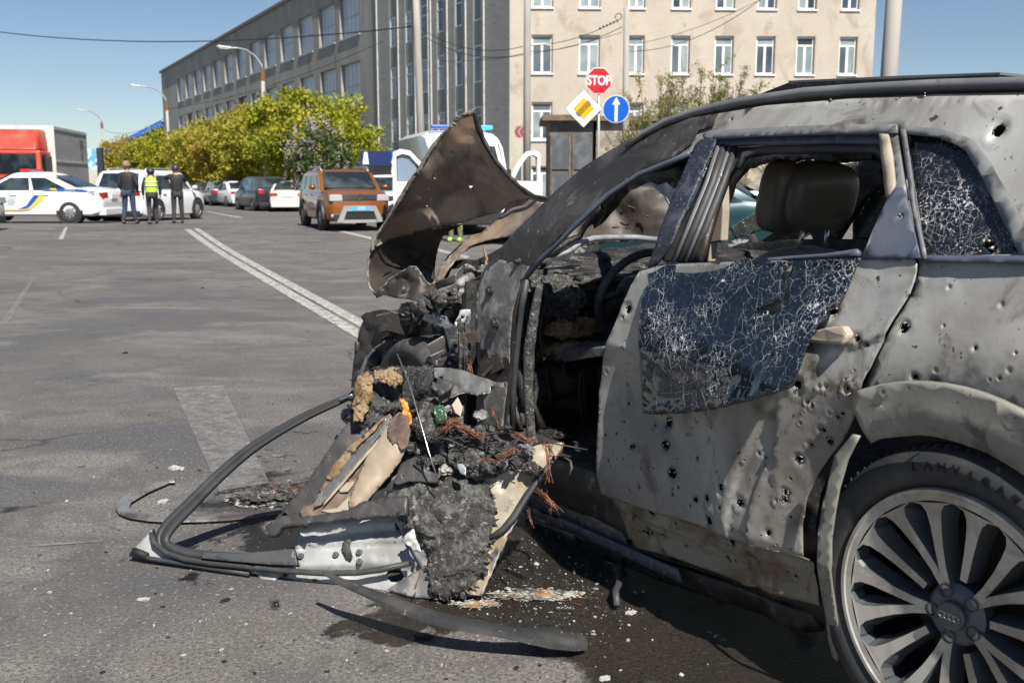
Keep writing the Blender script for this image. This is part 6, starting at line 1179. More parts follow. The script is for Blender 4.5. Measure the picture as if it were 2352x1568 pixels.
sheet('silver_shard', T('F', [(662, 590), (690, 590), (708, 610), (706, 650), (680, 640), (668, 620)]), dd(.16), bare, DOOR, 5, .004, seed=99)
sheet('peeling_film', T('F', [(378, 985), (400, 950), (440, 920), (455, 980), (480, 1040), (440, 1030), (400, 1000)]), dd(.09), mat('pale_film', (.45, .45, .44), .5, layers=[((.2, .2, .2), 9, .5, .6)]), DOOR, 5, .003, .05, .05, rag=3, seed=100)
PCB = mat('circuit_green', (.012, .06, .03), .5, layers=[((.45, .5, .4), 110, .58, .62, 2, 0), ((.01, .05, .03), 60, .55, .6, 2, 0)])
sheet('circuit_board', T('F', [(538, 293), (590, 290), (612, 345), (612, 380), (562, 386), (545, 340)]), dd(.15), PCB, DOOR, 6, .004, seed=101)
rnd = random.Random(77)
def fp(x, y, o): px, py = T('F', [(x, y)])[0]; return at(px, py, dd0(px, py)-o)
for k, (x0, y0, x1, y1, n, spread) in enumerate(((600, 370, 780, 450, 34, 16), (580, 430, 640, 360, 30, 20), (880, 560, 960, 510, 20, 16), (790, 560, 850, 580, 12, 15), (1120, 480, 1135, 690, 8, 12), (1080, 720, 1170, 830, 16, 18), (1020, 820, 1045, 915, 5, 6), (440, 1230, 490, 1120, 4, 4), (960, 440, 1040, 470, 14, 14), (830, 300, 880, 410, 8, 8), (1120, 480, 1150, 560, 10, 12))):
    m = MB()
    for i in range(n):
        p = [(x0+(x1-x0)*u+rnd.gauss(0, spread*.55)+(rnd.gauss(0, spread) if u in (0, 1) else 0), y0+(y1-y0)*u+rnd.gauss(0, spread*.5)) for u in (0, .33, .66, 1)]
        m.tube([fp(x, y, .14+rnd.uniform(0, .04)) for x, y in p], .0011, 4)
    m.build('copper_wire_bundle', copper, DOOR, True)
for i in range(12):
    x, y = rnd.uniform(480, 1050), rnd.uniform(420, 560); m = MB(); m.tube([fp(x, y, .12), fp(x+rnd.gauss(0, 60), y+rnd.gauss(0, 30), .16), fp(x+rnd.gauss(0, 120), y+rnd.gauss(20, 40), .14)], rnd.uniform(.002, .005), 5); m.build('burnt_wire', black, DOOR, True)
m = MB(); m.tube([fp(1150, 552, .06), fp(1200, 548, .09), fp(1240, 575, .1), fp(1245, 610, .1), fp(1232, 650, .09)], .006, 6, flat=.5); m.build('seal_end', rubber, DOOR, True)
m = MB(); m.tube([fp(356, 28, .16), fp(420, 190, .19), (fp(520, 540, .2)), fp(570, 695, .15)], .0028, 6); m.build('thin_steel_rod', chrome, DOOR, True)
for i in range(60):
    x, y = rnd.uniform(430, 1080), rnd.uniform(250, 640)
    if not (y > 250+(x-430)*.25): continue
    q = fp(x, y, .05+rnd.uniform(0, .05)); s = rnd.uniform(.008, .028); lump('char_crumb', q, (s*rnd.uniform(.6, 1.6), s, s*rnd.uniform(.5, 1.2)), rnd.choice([char, char, black, ashm]), DOOR, .8, 6, i*2.2, 2, rnd.uniform(0, 3))

# ================================================================== LOOSE PIECES ON THE ROAD
def strip3(name, L, m, label, cat, wfun, hfun, flat=.35, loc=None, n=10):
    """L: (px,py,t,height-ish radius) swept strip"""
    mb = MB(); pts = [Vector(at(x, y, t)) for x, y, t in L]; o = None
    k = len(pts); b = []
    for i, p in enumerate(pts):
        d = (pts[min(i+1, k-1)]-pts[max(i-1, 0)]).normalized(); a = d.cross(Vector((0, 0, 1))).normalized(); c = a.cross(d).normalized(); w_, h_ = wfun(i/(k-1)), hfun(i/(k-1))
        for u, v in ((-1, -.3), (-.85, .55), (-.3, 1), (.4, .8), (.9, .35), (1, -.5), (.3, -1), (-.6, -.9)): b.append(p+a*w_*u+c*h_*v)
    mb.add(b, [(i*8+j, i*8+(j+1) % 8, (i+1)*8+(j+1) % 8, (i+1)*8+j) for i in range(k-1) for j in range(8)]+[tuple(range(8))[::-1], tuple(range((k-1)*8, k*8))])
    o = mb.build(name, m, None, True, loc=pts[k//2].to_tuple(), auto=50); return tag(o, label, cat)
def gt_(x, y, h=0.): r = ray(x, y); return (h-CH)/r[2]
SL = [(742, 1312, 3.20), (790, 1338, 3.14), (850, 1362, 3.06), (920, 1390, 2.99), (1000, 1418, 2.93), (1080, 1436, 2.88), (1150, 1448, 2.84), (1200, 1456, 2.81), (1260, 1464, 2.78), (1305, 1470, 2.75), (1326, 1470, 2.74)]
SL = [(x, y, gt_(x, y, .13*(1-i/10)+.03)) for i, (x, y, t) in enumerate(SL)]
strip3('sill_moulding', SL, mat('weathered_black_plastic', (.032, .032, .033), .5, layers=[((.06, .058, .056), 4, .48, .64, 7), ((.02, .02, .02), 8, .55, .66, 8), ((.2, .19, .18), 40, .68, .72, 3)], bump=(50, .4, .006), rvar=(6, .35, .6)), 'long curved black plastic moulding lying in front of the torn off door', 'car trim', lambda u: .008+.024*min(1, u*3)+.012*min(1, max(0, u-.62)*8), lambda u: .006+.008*min(1, u*3)+.013*min(1, max(0, u-.70)*9))
CL = T('E', [(385, 712), (330, 716), (260, 745), (180, 780), (110, 820), (62, 850), (48, 880), (70, 912), (130, 935), (250, 955), (400, 962), (560, 958), (720, 950), (900, 930), (1060, 905)])
strip3('chrome_window_moulding', [(x, y, gt_(x, y, .018)) for x, y in CL], mat('dusty_chrome_strip', (.3, .29, .28), .4, .5, layers=[((.12, .1, .09), 6, .46, .6, 8), ((.5, .48, .44), 16, .58, .66), ((.2, .06, .04), 5, .64, .7)], bump=(30, .4, .006)), 'curled chrome and black window moulding lying behind the window hoop of the door', 'car trim', lambda u: .028 if u < .6 else .022, lambda u: .009)
CL2 = T('E', [(300, 745), (240, 770), (170, 800), (130, 835), (140, 865), (200, 900), (300, 930), (430, 945)])
def pile(name, px, py, r, n, m, label, cat, seed, wires=0):
    c = G(px, py); t = empty(name, c, 0, label, cat); rd = random.Random(seed)
    lump('ash_heap', (c[0], c[1], .005), (r[0], r[1], r[2]), m, t, .8, 7, seed, 5)
    mb = MB()
    for i in range(n):
        a = rd.uniform(0, 6.28); q = rd.random()**.5*1.25; p = (c[0]+r[0]*q*math.cos(a), c[1]+r[1]*q*math.sin(a), rd.uniform(.0, .012)+r[2]*max(0, 1-q)); s = rd.uniform(.0015, .006); mb.obox(p, (s, rd.uniform(-s, s), rd.uniform(-s, s)*.5), (rd.uniform(-s, s), s*.7, 0), (0, 0, s*.25))
    o = mb.build('ash_flakes', mat('pale_ash', (.38, .37, .35), .9, layers=[((.15, .14, .13), 20, .45, .6)]), t); o['kind'] = 'stuff'
    if wires:
        mb = MB()
        for i in range(wires): x, y = c[0]+rd.uniform(-.02, .12), c[1]+rd.uniform(-.06, .06); mb.tube([(x, y, .02), (x+rd.gauss(0, .04), y+rd.gauss(0, .03), .04+rd.uniform(0, .03)), (x+rd.gauss(.02, .05), y+rd.gauss(0, .04), .015)], .0012, 4)
        mb.build('copper_wires', copper, t, True)
pile('ash_pile', *T('E', [(1010, 830)])[0], (.17, .12, .035), 260, char, 'low heap of black ash with pale flakes and copper wire behind the detached door', 'ash', 5, 18)
pile('melted_debris_patch', *T('F', [(1060, 1262)])[0], (.13, .045, .008), 150, mat('melted_residue', (.35, .36, .3), .6, layers=[((.3, .15, .06), 8, .52, .6), ((.08, .08, .07), 9, .5, .6, 8)], bump=(30, .6, .01)), 'flat melted residue with ash flakes on the oily asphalt right of the door', 'debris', 9, 0)
pile('melted_debris_patch', *T('F', [(760, 1310)])[0], (.07, .03, .006), 60, mat('melted_residue', (.35, .36, .3)), 'small melted rusty patch behind the black moulding end', 'debris', 10, 0)
c = gxy(*T('U', [(800, 1025)])[0]); mb = MB(); mb.tube([at(*T('U', [(835, 700)])[0], 3.52), at(*T('U', [(812, 850)])[0], 3.30), (c[0], c[1]+.05, .05), (c[0], c[1], .02)], .012, 8, flat=.5); tag(mb.build('dangling_strap', rubber, None, True, loc=(c[0], c[1], 0)), 'black strap dangling from under the wreck to the ground', 'strap')
sp_ = T('U', [(470, 1022)])[0]; g = gxy(*sp_); mb = MB(); mb.tube([(g[0]-.03+.0006*i, g[1]+.006*math.cos(i*.9), .009+.008*math.sin(i*.9)) for i in range(100)], .0012, 4); tag(mb.build('coil_spring', chrome, None, True, loc=(g[0], g[1], 0)), 'small bright coil spring on the asphalt right of the melted patch', 'spring')
for i, (x, y, lb) in enumerate(((600, 970, 'thin copper wire loop on the asphalt right of the coil spring'), (450, 940, 'fine copper wire curled beside the melted patch'))):
    g = gxy(*T('U', [(x, y)])[0]); mb = MB(); mb.tube([(g[0]+.05*math.cos(a), g[1]+.03*math.sin(a), .004+.004*abs(math.sin(a*2))) for a in np.linspace(0, 4.4+i, 16)], .0012, 4); tag(mb.build('copper_wire', copper, None, True, loc=(g[0], g[1], 0)), lb, 'wire')
def scatter():
    rd = random.Random(99); sets = [(mat('pale_ash', (.38, .37, .35)), 'pale'), (black, 'dark'), (mat('glass_crumb', (.35, .38, .4), .1, spec=.8), 'glass')]
    for m_, nm in sets:
        mb = MB(); n = {'pale': 480, 'dark': 900, 'glass': 650}[nm]
        for i in range(n):
            k = rd.random()
            if k < .5: px, py = rd.gauss(1270, 130), rd.gauss(1330, 90)
            elif k < .65: px, py = rd.uniform(300, 1100), rd.uniform(1080, 1560)
            elif k < .78: px, py = rd.gauss(600, 120), rd.gauss(1140, 50)
            else: px, py = rd.uniform(0, 2000), rd.uniform(600, 1560)
            if py < 590: continue
            x, y = gxy(px, py); s = rd.choice([.0012, .0018, .0018, .003, .006 if nm != 'glass' else .002])*rd.uniform(.6, 1.3); a = rd.uniform(0, 3.1); u = Vector((math.cos(a), math.sin(a), rd.uniform(-.3, .3)))*s; v = Vector((-math.sin(a), math.cos(a), rd.uniform(-.3, .3)))*s*rd.uniform(.3, 1)
            mb.obox((x, y, s*.3+groundz(x, y)), u, v, (0, 0, s*rd.uniform(.1, .4)))
        tag(mb.build('ground_debris' if nm != 'glass' else 'glass_crumbs', m_), {'pale': 'pale ash flakes and paper scraps strewn over the asphalt', 'dark': 'small black burnt crumbs strewn over the asphalt', 'glass': 'tiny glass crumbs glinting on the asphalt'}[nm], {'pale': 'debris', 'dark': 'debris', 'glass': 'glass'}[nm], kind='stuff')
scatter()
big = [('E', 410, 978, .045, 'flat black rubber shard beside the chrome moulding'), ('E', 1040, 560, .028, 'grey flat scrap in the open road left of the beige armrest'), ('E', 1100, 645, .03, 'larger grey flat scrap below the first one'), ('E', 310, 850, .03, 'pale crumpled scrap inside the curl of the chrome moulding'), ('E', 390, 640, .04, 'pale ash scrap just above the chrome moulding'), (None, 288, 811, .03, 'dark clod on the road above the long crack'), (None, 465, 662, .03, 'small dark lump on the road near the double line'), ('E', 180, 1475, .022, 'pale crumb at lower left in front of the door'), ('E', 705, 1480, .02, 'dark crumb below the door bottom edge'), ('F', 490, 1475, .03, 'black crumpled crumb under the long black moulding'), ('U', 890, 1035, .02, 'pale chip near the end of the dangling strap'), ('U', 720, 1455, .02, 'pale chip at the bottom edge of the stained asphalt'), (None, 178, 692, .02, 'small dark chip on the left lane')]
for i, (c, x, y, s, lb) in enumerate(big):
    px, py = T(c, [(x, y)])[0] if c else (x, y); g = G(px, py); lump('scrap', (g[0], g[1], s*.12), (s, s*.6, s*.22), ashm if 'grey' in lb else (mat('pale_ash', (.4, .4, .4)) if 'pale' in lb else black), None, .9, 4, i*5.5, 3, rnd.uniform(0, 3), loc=tuple(g)); tag(bpy.data.objects[[o.name for o in bpy.data.objects if o.name.startswith('scrap')][-1]], lb, 'debris')
# ================================================================== PARKED AND WAITING VEHICLES
def paintc(n, c, m=.0, r=.28): return mat(n, c, r, m, coat=.6, bump=(.8, .02))
carglass = mat('car_glass', (.015, .02, .025), .05, spec=.9, layers=[((.06, .08, .09), 1.2, .45, .65, 3)])
ctyre = mat('car_tyre', (.03, .03, .03), .8); calloy = mat('alloy_wheel', (.4, .4, .4), .35, .6); cplast = mat('black_car_plastic', (.025, .025, .027), .55)
redl = mat('tail_light_red', (.45, .01, .012), .2, coat=.5); headl = mat('headlight_glass', (.55, .57, .6), .12, .3, coat=.5); platew = mat('plate_white', (.7, .7, .68), .5)
def vehicle(name, loc, ang, label, cat, paint, L=4.5, W=1.8, H=1.5, wb=2.7, fo=.85, belt=.95, hood=.9, kind='sedan', deck=None, wr=.33, group=None, clad=False, rim=calloy, arch=True, sc=1., rails=False):
    """ang: heading in degrees, 0 = away from the camera, positive = to the right"""
    t = empty(name, loc, 0, label, cat, group); a = R(ang); hx, hy = math.sin(a), math.cos(a); Mx = Matrix(((hx, -hy, 0), (hy, hx, 0), (0, 0, 1)))
    def w_(x, y, z): v = Mx @ Vector((x*sc, y*sc, z*sc)); return (loc[0]+v.x, loc[1]+v.y, loc[2]+v.z)
    xf = L/2; fx = xf-fo; rx = fx-wb; hw = W/2; zb = .2 if not clad else .26
    if kind == 'sedan': deck = deck or belt+.06; st = [(-xf, .55, .86, .82), (-xf+.05, zb+.1, deck-.06, .9), (-xf+.35, zb, deck, .97), (-xf+.95, zb, deck+.02, 1), (-.4, zb, belt, 1), (.75, zb, belt-.01, 1), (xf-1.0, zb, hood, .99), (xf-.45, zb, hood-.09, .95), (xf-.1, zb+.04, hood-.2, .86), (xf, .3, hood-.3, .74)]; gh = [(-xf+.55, -xf+1.62), (xf-1.05, xf-2.0)]
    elif kind == 'suv': deck = belt+.05; st = [(-xf, .5, belt-.1, .88), (-xf+.06, zb+.1, belt+.02, .94), (-xf+.35, zb, deck, .98), (-.4, zb, belt+.02, 1), (.75, zb, belt, 1), (xf-1.0, zb, hood+.03, .99), (xf-.55, zb, hood+.0, .97), (xf-.25, zb, hood-.05, .93), (xf-.08, zb+.05, hood-.12, .86), (xf, .35, hood-.24, .78)]; gh = [(-xf+.14, -xf+.48), (xf-1.0, xf-1.72)]
    mb = MB(); K = 12; rows = []
    for x, z0, z1, f in st:
        w = hw*f; h = z1-z0; rows.append([w_(x, y*w, z) for y, z in ((0, z0), (.85, z0), (.97, z0+.06), (1, z0+h*.35), (1.0, z0+h*.6), (.975, z0+h*.86), (.90, z1-.02), (.6, z1+.015), (0, z1+.025), (-.6, z1+.015), (-.90, z1-.02), (-.975, z0+h*.86), (-1, z0+h*.6), (-1, z0+h*.35), (-.97, z0+.06), (-.85, z0))])
    n = 16; mb.add([v for r in rows for v in r], [(i*n+j, i*n+(j+1) % n, (i+1)*n+(j+1) % n, (i+1)*n+j) for i in range(len(st)-1) for j in range(n)]+[tuple(range(n)), tuple(range((len(st)-1)*n, len(st)*n))])
    bd = mb.build('body', paint, t, True, auto=38)
    (b0, r0), (b1, r1) = gh; tw = .74 if kind == 'sedan' else .80; bz = belt+.0; mb = MB()
    P = lambda u, v, s: (b0+(r0-b0)*v)*(1-u)+(b1+(r1-b1)*v)*u
    def gp_(u, v, s, o=0.): return w_(P(u, v, s), s*((hw*.93)*(1-v)+(hw*tw)*v+o), bz+(H-bz)*v)
    us = [0, .12, .3, .5, .7, .88, 1]; ring = []
    for u in us:
        e = .03 if u in (0, 1) else 0; x0 = P(u, 0, 1); x1 = P(u, 1, 1); zt = H-e-.02*abs(u-.45)
        ring.append([w_(x0, hw*.93, bz-.05), w_(x0*.12+x1*.88, hw*(tw+.04), zt-.09), w_(x1, hw*(tw-.06), zt-.01), w_(x1, 0, zt+.02), w_(x1, -hw*(tw-.06), zt-.01), w_(x0*.12+x1*.88, -hw*(tw+.04), zt-.09), w_(x0, -hw*.93, bz-.05)])
    mb.add([v for r in ring for v in r], [(i*7+j, i*7+j+1, (i+1)*7+j+1, (i+1)*7+j) for i in range(6) for j in range(6)]+[tuple(range(7)), tuple(range(42, 49))]); mb.build('roof', paint, t, True, auto=38)
    def glass(nm, pts, off):
        q = MB(); c = sum((Vector(p) for p in pts), Vector())/len(pts); nn = (Vector(pts[1])-Vector(pts[0])).cross(Vector(pts[2])-Vector(pts[0])).normalized(); o = Vector(w_(0, 0, .8*H)); nn = nn if nn.dot(c-o) > 0 else -nn
        q.prism([Vector(p)+nn*off for p in pts], nn*.008); return q.build(nm, carglass, t)
    def pane(nm, u0, v0, u1, v1, s, t0=None, t1=None):
        # side pane by (u,v) at the bottom and top edges
        ua, ub = u0, u1; uc, ud = (t1 if t1 is not None else u1), (t0 if t0 is not None else u0)
        def p(u, v): x0 = P(u, 0, 1); x1 = P(u, 1, 1); f = v; return w_(x0*(1-f*.88/.88)+x1*f if False else x0+(x1-x0)*f, s*(hw*.93*(1-f)+hw*(tw+.035)*f), bz-.05*(1-f)+(H-.09-bz)*f+0)
        glass(nm, [p(ua, v0), p(ub, v0), p(uc, v1), p(ud, v1)], .004)
    for s in (-1, 1):
        if kind == 'sedan': pane('side_window', .10, .1, .46, .86, s, .14, .46); pane('side_window', .50, .1, .93, .86, s, .50, .90)
        else: pane('side_window', .04, .12, .25, .85, s, .07, .25); pane('side_window', .29, .12, .57, .85, s); pane('side_window', .60, .12, .95, .85, s, .60, .92)
    f = lambda xb, xt, y, v: w_(xb+(xt-xb)*v*.93, y*(hw*.93*(1-v)+hw*tw*v), bz+(H-.06-bz)*v)
    glass('windscreen', [f(b1, r1, .86, .08), f(b1, r1, -.86, .08), f(b1, r1, -.86, .93), f(b1, r1, .86, .93)], .02)
    glass('rear_window', [f(b0, r0, .84, .10), f(b0, r0, -.84, .10), f(b0, r0, -.84, .90), f(b0, r0, .84, .90)], .02)
    for x in (fx, rx):
        for s in (-1, 1):
            c = Vector(w_(x, s*(hw-.10), wr)); N = (Vector(w_(0, s, 0))-Vector(w_(0, 0, 0))).normalized(); X = (Vector(w_(1, 0, 0))-Vector(w_(0, 0, 0))).normalized(); M3 = Matrix((X, N.cross(X), N)).transposed().to_4x4(); M3.translation = c; k = sc
            q = MB(); q.lathe([(.6*wr*k, .10*k), (.68*wr*k, .115*k), (.9*wr*k, .11*k), (wr*k, .07*k), (wr*k, -.10*k), (.8*wr*k, -.12*k)], M3, 28); wh = q.build('wheel', ctyre, t, True)
            q = MB(); q.lathe([(.66*wr*k, .10*k), (.64*wr*k, .085*k), (.60*wr*k, .075*k)], M3, 24)
            for i in range(8):
                a_ = i*math.pi/4; d = Vector((math.cos(a_), math.sin(a_), 0)); e = Vector((-math.sin(a_), math.cos(a_), 0)); q.add([M3 @ (d*.08*wr*k+e*.07*wr*k+Vector((0, 0, .10*k))), M3 @ (d*.08*wr*k-e*.07*wr*k+Vector((0, 0, .10*k))), M3 @ (d*.62*wr*k-e*.13*wr*k+Vector((0, 0, .085*k))), M3 @ (d*.62*wr*k+e*.13*wr*k+Vector((0, 0, .085*k)))], [(0, 1, 2, 3)])
            q.lathe([(.15*wr*k, .1*k), (.12*wr*k, .112*k), (0, .112*k)], M3, 12); kid(q.build('rim', rim, None), wh)
            q = MB(); q.lathe([(.0, .045*k), (.62*wr*k, .045*k)], M3, 20); kid(q.build('rim_well', cplast, None), wh)
            if arch:
                q = MB(); M4 = M3.copy(); M4.translation = Vector(w_(x, s*(hw+.002), wr+.01)); q.lathe([(wr*1.17*k, -.3*k), (wr*1.17*k, .012*k), (wr*.4*k, -.02*k)] if not clad else [(wr*1.30*k, -.05*k), (wr*1.30*k, .016*k), (wr*1.14*k, .018*k), (wr*.4*k, -.02*k)], M4, 26, -.12, math.pi+.12); q.build('wheel_arch', cplast, t, False)
    def plate(nm, x, y0, y1, z0, z1, m, th=.02, par=None, bv=0): q = MB(); vs = [w_(X, Y, Z) for Z in (z0, z1) for Y in (y0, y1) for X in (min(x, x+th), max(x, x+th))]; q.add(vs, [(0, 2, 3, 1), (4, 5, 7, 6), (0, 1, 5, 4), (2, 6, 7, 3), (0, 4, 6, 2), (1, 3, 7, 5)]); o = q.build(nm, m, None if par else t, bevel=bv); 
    def pl(nm, x, y0, y1, z0, z1, m, th=.02, bv=0):
        q = MB(); vs = [w_(X, Y, Z) for Z in (z0, z1) for Y in (y0, y1) for X in (min(x, x+th), max(x, x+th))]; q.add(vs, [(0, 2, 3, 1), (4, 5, 7, 6), (0, 1, 5, 4), (2, 6, 7, 3), (0, 4, 6, 2), (1, 3, 7, 5)]); return q.build(nm, m, t, bevel=bv)
    for s in (-1, 1):
        if kind == 'suv': pl('tail_light', -xf-.005, s*hw*.60, s*hw*.90, belt-.20, belt-.02, redl, .16, .01)
        else: pl('tail_light', -xf-.005, s*hw*.52, s*hw*.90, deck-.28, deck-.12, redl, .14, .01)
        pl('headlight', xf-.16, s*hw*.50, s*hw*.87, hood-.28, hood-.11, headl, .18, .02)
        q = MB(); q.ball(w_(b1-.22, s*(hw+.10), belt+.08), (.10*sc, .10*sc, .075*sc)); q.build('wing_mirror', paint, t, True)
        for xh in (P(.5, 0, 1)+.35, P(.5, 0, 1)-.55):
            q = MB(); vs = [w_(xh+dx, s*(hw*.985+dy), belt-.14+dz) for dz in (0, .03) for dy in (0, .035) for dx in (0, .2)]; q.add(vs, [(0, 2, 3, 1), (4, 5, 7, 6), (0, 1, 5, 4), (2, 6, 7, 3), (0, 4, 6, 2), (1, 3, 7, 5)])
            q.build('door_handle', paint, t)
        if rails:
            q = MB(); q.tube([w_(r0+.25, s*hw*.72, H-.02), w_(r0+.4, s*hw*.72, H+.06), w_(r1-.25, s*hw*.72, H+.06), w_(r1+.0, s*hw*.72, H-.05)], .028*sc, 6); q.build('roof_rail', calloy, t, True)
    pl('rear_bumper', -xf-.03, -hw*.86, hw*.86, zb+.02, zb+.22, cplast if (clad or kind == 'suv') else paint, .2, .03)
    pl('front_bumper', xf-.13, -hw*.78, hw*.78, zb+.02, zb+.20, cplast, .15, .03)
    if kind == 'suv': pl('rear_plate', -xf-.03, -.26, .26, belt-.22, belt-.1, platew, .02)
    else: pl('rear_plate', -xf-.03, -.26, .26, deck-.3, deck-.18, platew, .02)
    return t, w_, pl
white = paintc('white_car_paint', (.78, .79, .80)); dgrey = paintc('dark_grey_car_paint', (.03, .032, .04), .3); pearl = paintc('pearl_car_paint', (.66, .64, .58)); teal = paintc('teal_car_paint', (.004, .035, .042), .3)
# --- police sedan, side on
def g3(px, py): g = G(px, py); return float(g[0]), float(g[1]), float(g[2])
x, y, z = g3(160, 513); SCP = 1.10
t, w_, pl = vehicle('police_car', (x-(2.315-.95)*SCP+.05, y+.9, z), -90, 'white police sedan with yellow and blue side stripe, tail to the right', 'police car', white, 4.63, 1.78, 1.435, 2.70, .98, .93, .92, wr=.315, sc=SCP)
def strp(nm, pts, m, off=.0, s=1, mirror=False):
    # polygon (x,z) on the left flank of the last vehicle
    q = MB(); q.prism([w_(a, s*(.89+.006+off-(.03 if b > .78 else 0)*(b-.78)/.2), b) for a, b in pts], Vector(w_(0, s*.004, 0))-Vector(w_(0, 0, 0))); return q.build(nm, m, t)
yw = mat('livery_yellow', (.85, .55, .02), .35); bl = mat('livery_blue', (.02, .09, .42), .35); gr_ = mat('livery_grey', (.42, .47, .48), .4); lt = mat('livery_text', (.06, .07, .10), .4)
strp('yellow_stripe', [(2.2, .40), (2.2, .365), (-.05, .365), (-.22, .39), (-.40, .47), (-.62, .66), (-.72, .80), (-.56, .80), (-.46, .66), (-.30, .48), (-.16, .41), (0, .40)], yw)
strp('blue_stripe', [(.12, .402), (-.14, .415), (-.28, .49), (-.44, .66), (-.54, .80), (-.40, .80), (-.30, .68), (-.16, .50), (0, .43)], bl)
strp('blue_band', [(-1.02, .985), (-1.06, .91), (-1.95, .90), (-2.12, .84), (-2.1, .9), (-1.7, .965)], bl); strp('blue_band', [(-.62, .98), (-.72, .94), (-.86, .94), (-.82, .98)], bl); strp('yellow_band', [(-.82, .98), (-.88, .94), (-1.04, .94), (-1.0, .985)], yw)
Mt = frame(w_(1.0, .905, .72), Vector(w_(-1, 0, 0))-Vector(w_(0, 0, 0)), (0, 0, 1))
text('lettering', 'НАЦІОНАЛЬНА', frame(w_(1.02, .902, .735), Vector(w_(-1, 0, 0))-Vector(w_(0, 0, 0)), (0, 0, 1)), .13*SCP, lt, t, .001, bold=.003); text('lettering', 'ПОЛІЦІЯ', frame(w_(.98, .902, .60), Vector(w_(-1, 0, 0))-Vector(w_(0, 0, 0)), (0, 0, 1)), .21*SCP, lt, t, .001, bold=.004)
text('lettering', 'ПОЛІЦІЯ', frame(w_(-1.42, .893, .932), Vector(w_(-1, 0, 0))-Vector(w_(0, 0, 0)), (0, 0, 1)), .07*SCP, platew, t, .001)
q = MB(); q.prism([w_(.26+(.16 if i % 2 == 0 else .085)*math.cos(i*math.pi/8), .897, .62+(.16 if i % 2 == 0 else .085)*math.sin(i*math.pi/8)) for i in range(16)], Vector(w_(0, .004, 0))-Vector(w_(0, 0, 0))); q.build('star_badge', gr_, t)
pl('light_bar', .18, -.45, .45, 1.44, 1.53, mat('beacon_red', (.5, .02, .03), .2, coat=.5), -.3, .03)
# --- white SUV behind the officers
vehicle('white_suv', (-12.5-.80+.25, 35.6+.9, 0), 9.2, 'white SUV seen from behind, officers standing before it', 'car', white, 4.82, 1.93, 1.80, 2.92, .85, 1.12, 1.08, 'suv', wr=.38, rails=True)
# --- orange crossover facing us
B = 21.5; bx, by, bz_ = g3(742, 529)
org = mat('copper_orange_paint', (.30, .105, .02), .22, .3, coat=.8, layers=[((.24, .08, .02), 1, .4, .6)])
def duster(nm, cx, cy, cz, paint, lab, ang, badge=True, plate=None):
    global t, w_
    t, w_, pl = vehicle(nm, (cx, cy, cz), ang, lab, 'car', paint, 4.34, 1.80, 1.62, 2.67, .83, 1.06, 1.06, 'suv', wr=.35, clad=True, rails=True)
    chm = mat('chrome_grille', (.5, .5, .52), .15, .9); xf = 2.17
    pl('grille', xf-.05, -.50, .50, .80, .96, cplast, .065, .01)
    for k in range(3): pl('grille_bar', xf+.012, -.47, .47, .822+k*.046, .84+k*.046, chm, .012)
    if badge:
        q = MB(); c = [w_(xf+.03, .075*math.cos(i*math.pi/2), .885+.10*math.sin(i*math.pi/2)) for i in range(5)]; q.tube(c, .014, 5); q.build('diamond_badge', chm, t)
    sil = mat('skid_plate_silver', (.42, .42, .41), .4, .4)
    q = MB(); o = Vector(w_(xf+.02, 0, 0)); pts = [w_(xf+.01, yy, zz) for yy, zz in ((-.62, .24), (-.42, .66), (.42, .66), (.62, .24), (.46, .24), (.36, .52), (-.36, .52), (-.46, .24))]; q.prism(pts, Vector(w_(.05, 0, 0))-Vector(w_(0, 0, 0))); q.build('skid_plate', sil, t)
    pl('lower_grille', xf-.02, -.36, .36, .32, .50, mat('grille_black', (.012, .012, .013), .6), .05, .01); pl('lower_lip', xf-.02, -.5, .5, .22, .30, sil, .05)
    for s in (-1, 1):
        q = MB(); q.ball(w_(xf-.06, s*.70, .40), (.06, .06, .06)); q.build('fog_light', headl, t, True)
    if plate:
        pb = mat('plate_blue', (.10, .40, .75), .4); pl('number_plate', xf+.055, -.26, .26, .54, .65, pb, .015); text('plate_text', plate, frame(w_(xf+.076, .02, .595), Vector(w_(0, 1, 0))-Vector(w_(0, 0, 0)), (0, 0, 1)), .10, platew, t, .001, bold=.002)
hv = (math.sin(R(B)), -math.cos(R(B)))      # heading of the orange car
lv = (-hv[1], hv[0])                        # its left
fwx, fwy = bx, by; cx = fwx-hv[0]*(2.17-.83)+lv[0]*.82; cy = fwy-hv[1]*(2.17-.83)+lv[1]*.82
duster('orange_crossover', cx, cy, bz_, org, 'copper orange crossover with blue number plate facing the camera', 180-B, True, '2274')
p = at(893, 440, 33.5); duster('white_crossover', p[0], p[1], 0, white, 'white crossover facing the camera right behind the orange one', 180-14, False)
# --- cars parked farther down
def far(nm, px, py, ang, lab, paint, kind, dims, cat='car', g='cars parked farther down the road'): x, y, z = g3(px, py); return vehicle(nm, (x, y+1.6, z), ang, lab, cat, paint, *dims, kind=kind, group=g)
far('parked_car', 652, 486, -9, 'pearl white sedan seen from behind, left of the orange crossover', pearl, 'sedan', (4.6, 1.82, 1.46, 2.7, .9, .95, .9))
far('parked_car', 585, 485, -30, 'dark grey SUV with red tail light beside the pearl sedan', dgrey, 'suv', (4.5, 1.85, 1.68, 2.7, .9, 1.05, 1.0))
t, w_, pl = far('parked_car', 524, 475, -30, 'white police sedan with yellow and blue tail markings, parked far off', white, 'sedan', (4.6, 1.8, 1.46, 2.7, .9, .95, .9), 'police car')
pl('light_bar', .1, -.5, 0, 1.46, 1.56, redl, -.25); pl('light_bar', .1, .0, .5, 1.46, 1.56, bl, -.25)
for k, m_ in enumerate((yw, bl, yw, bl, yw)): pl('tail_marking', -2.33, -.5+k*.2, -.3+k*.2, .72, .84, m_, .02)
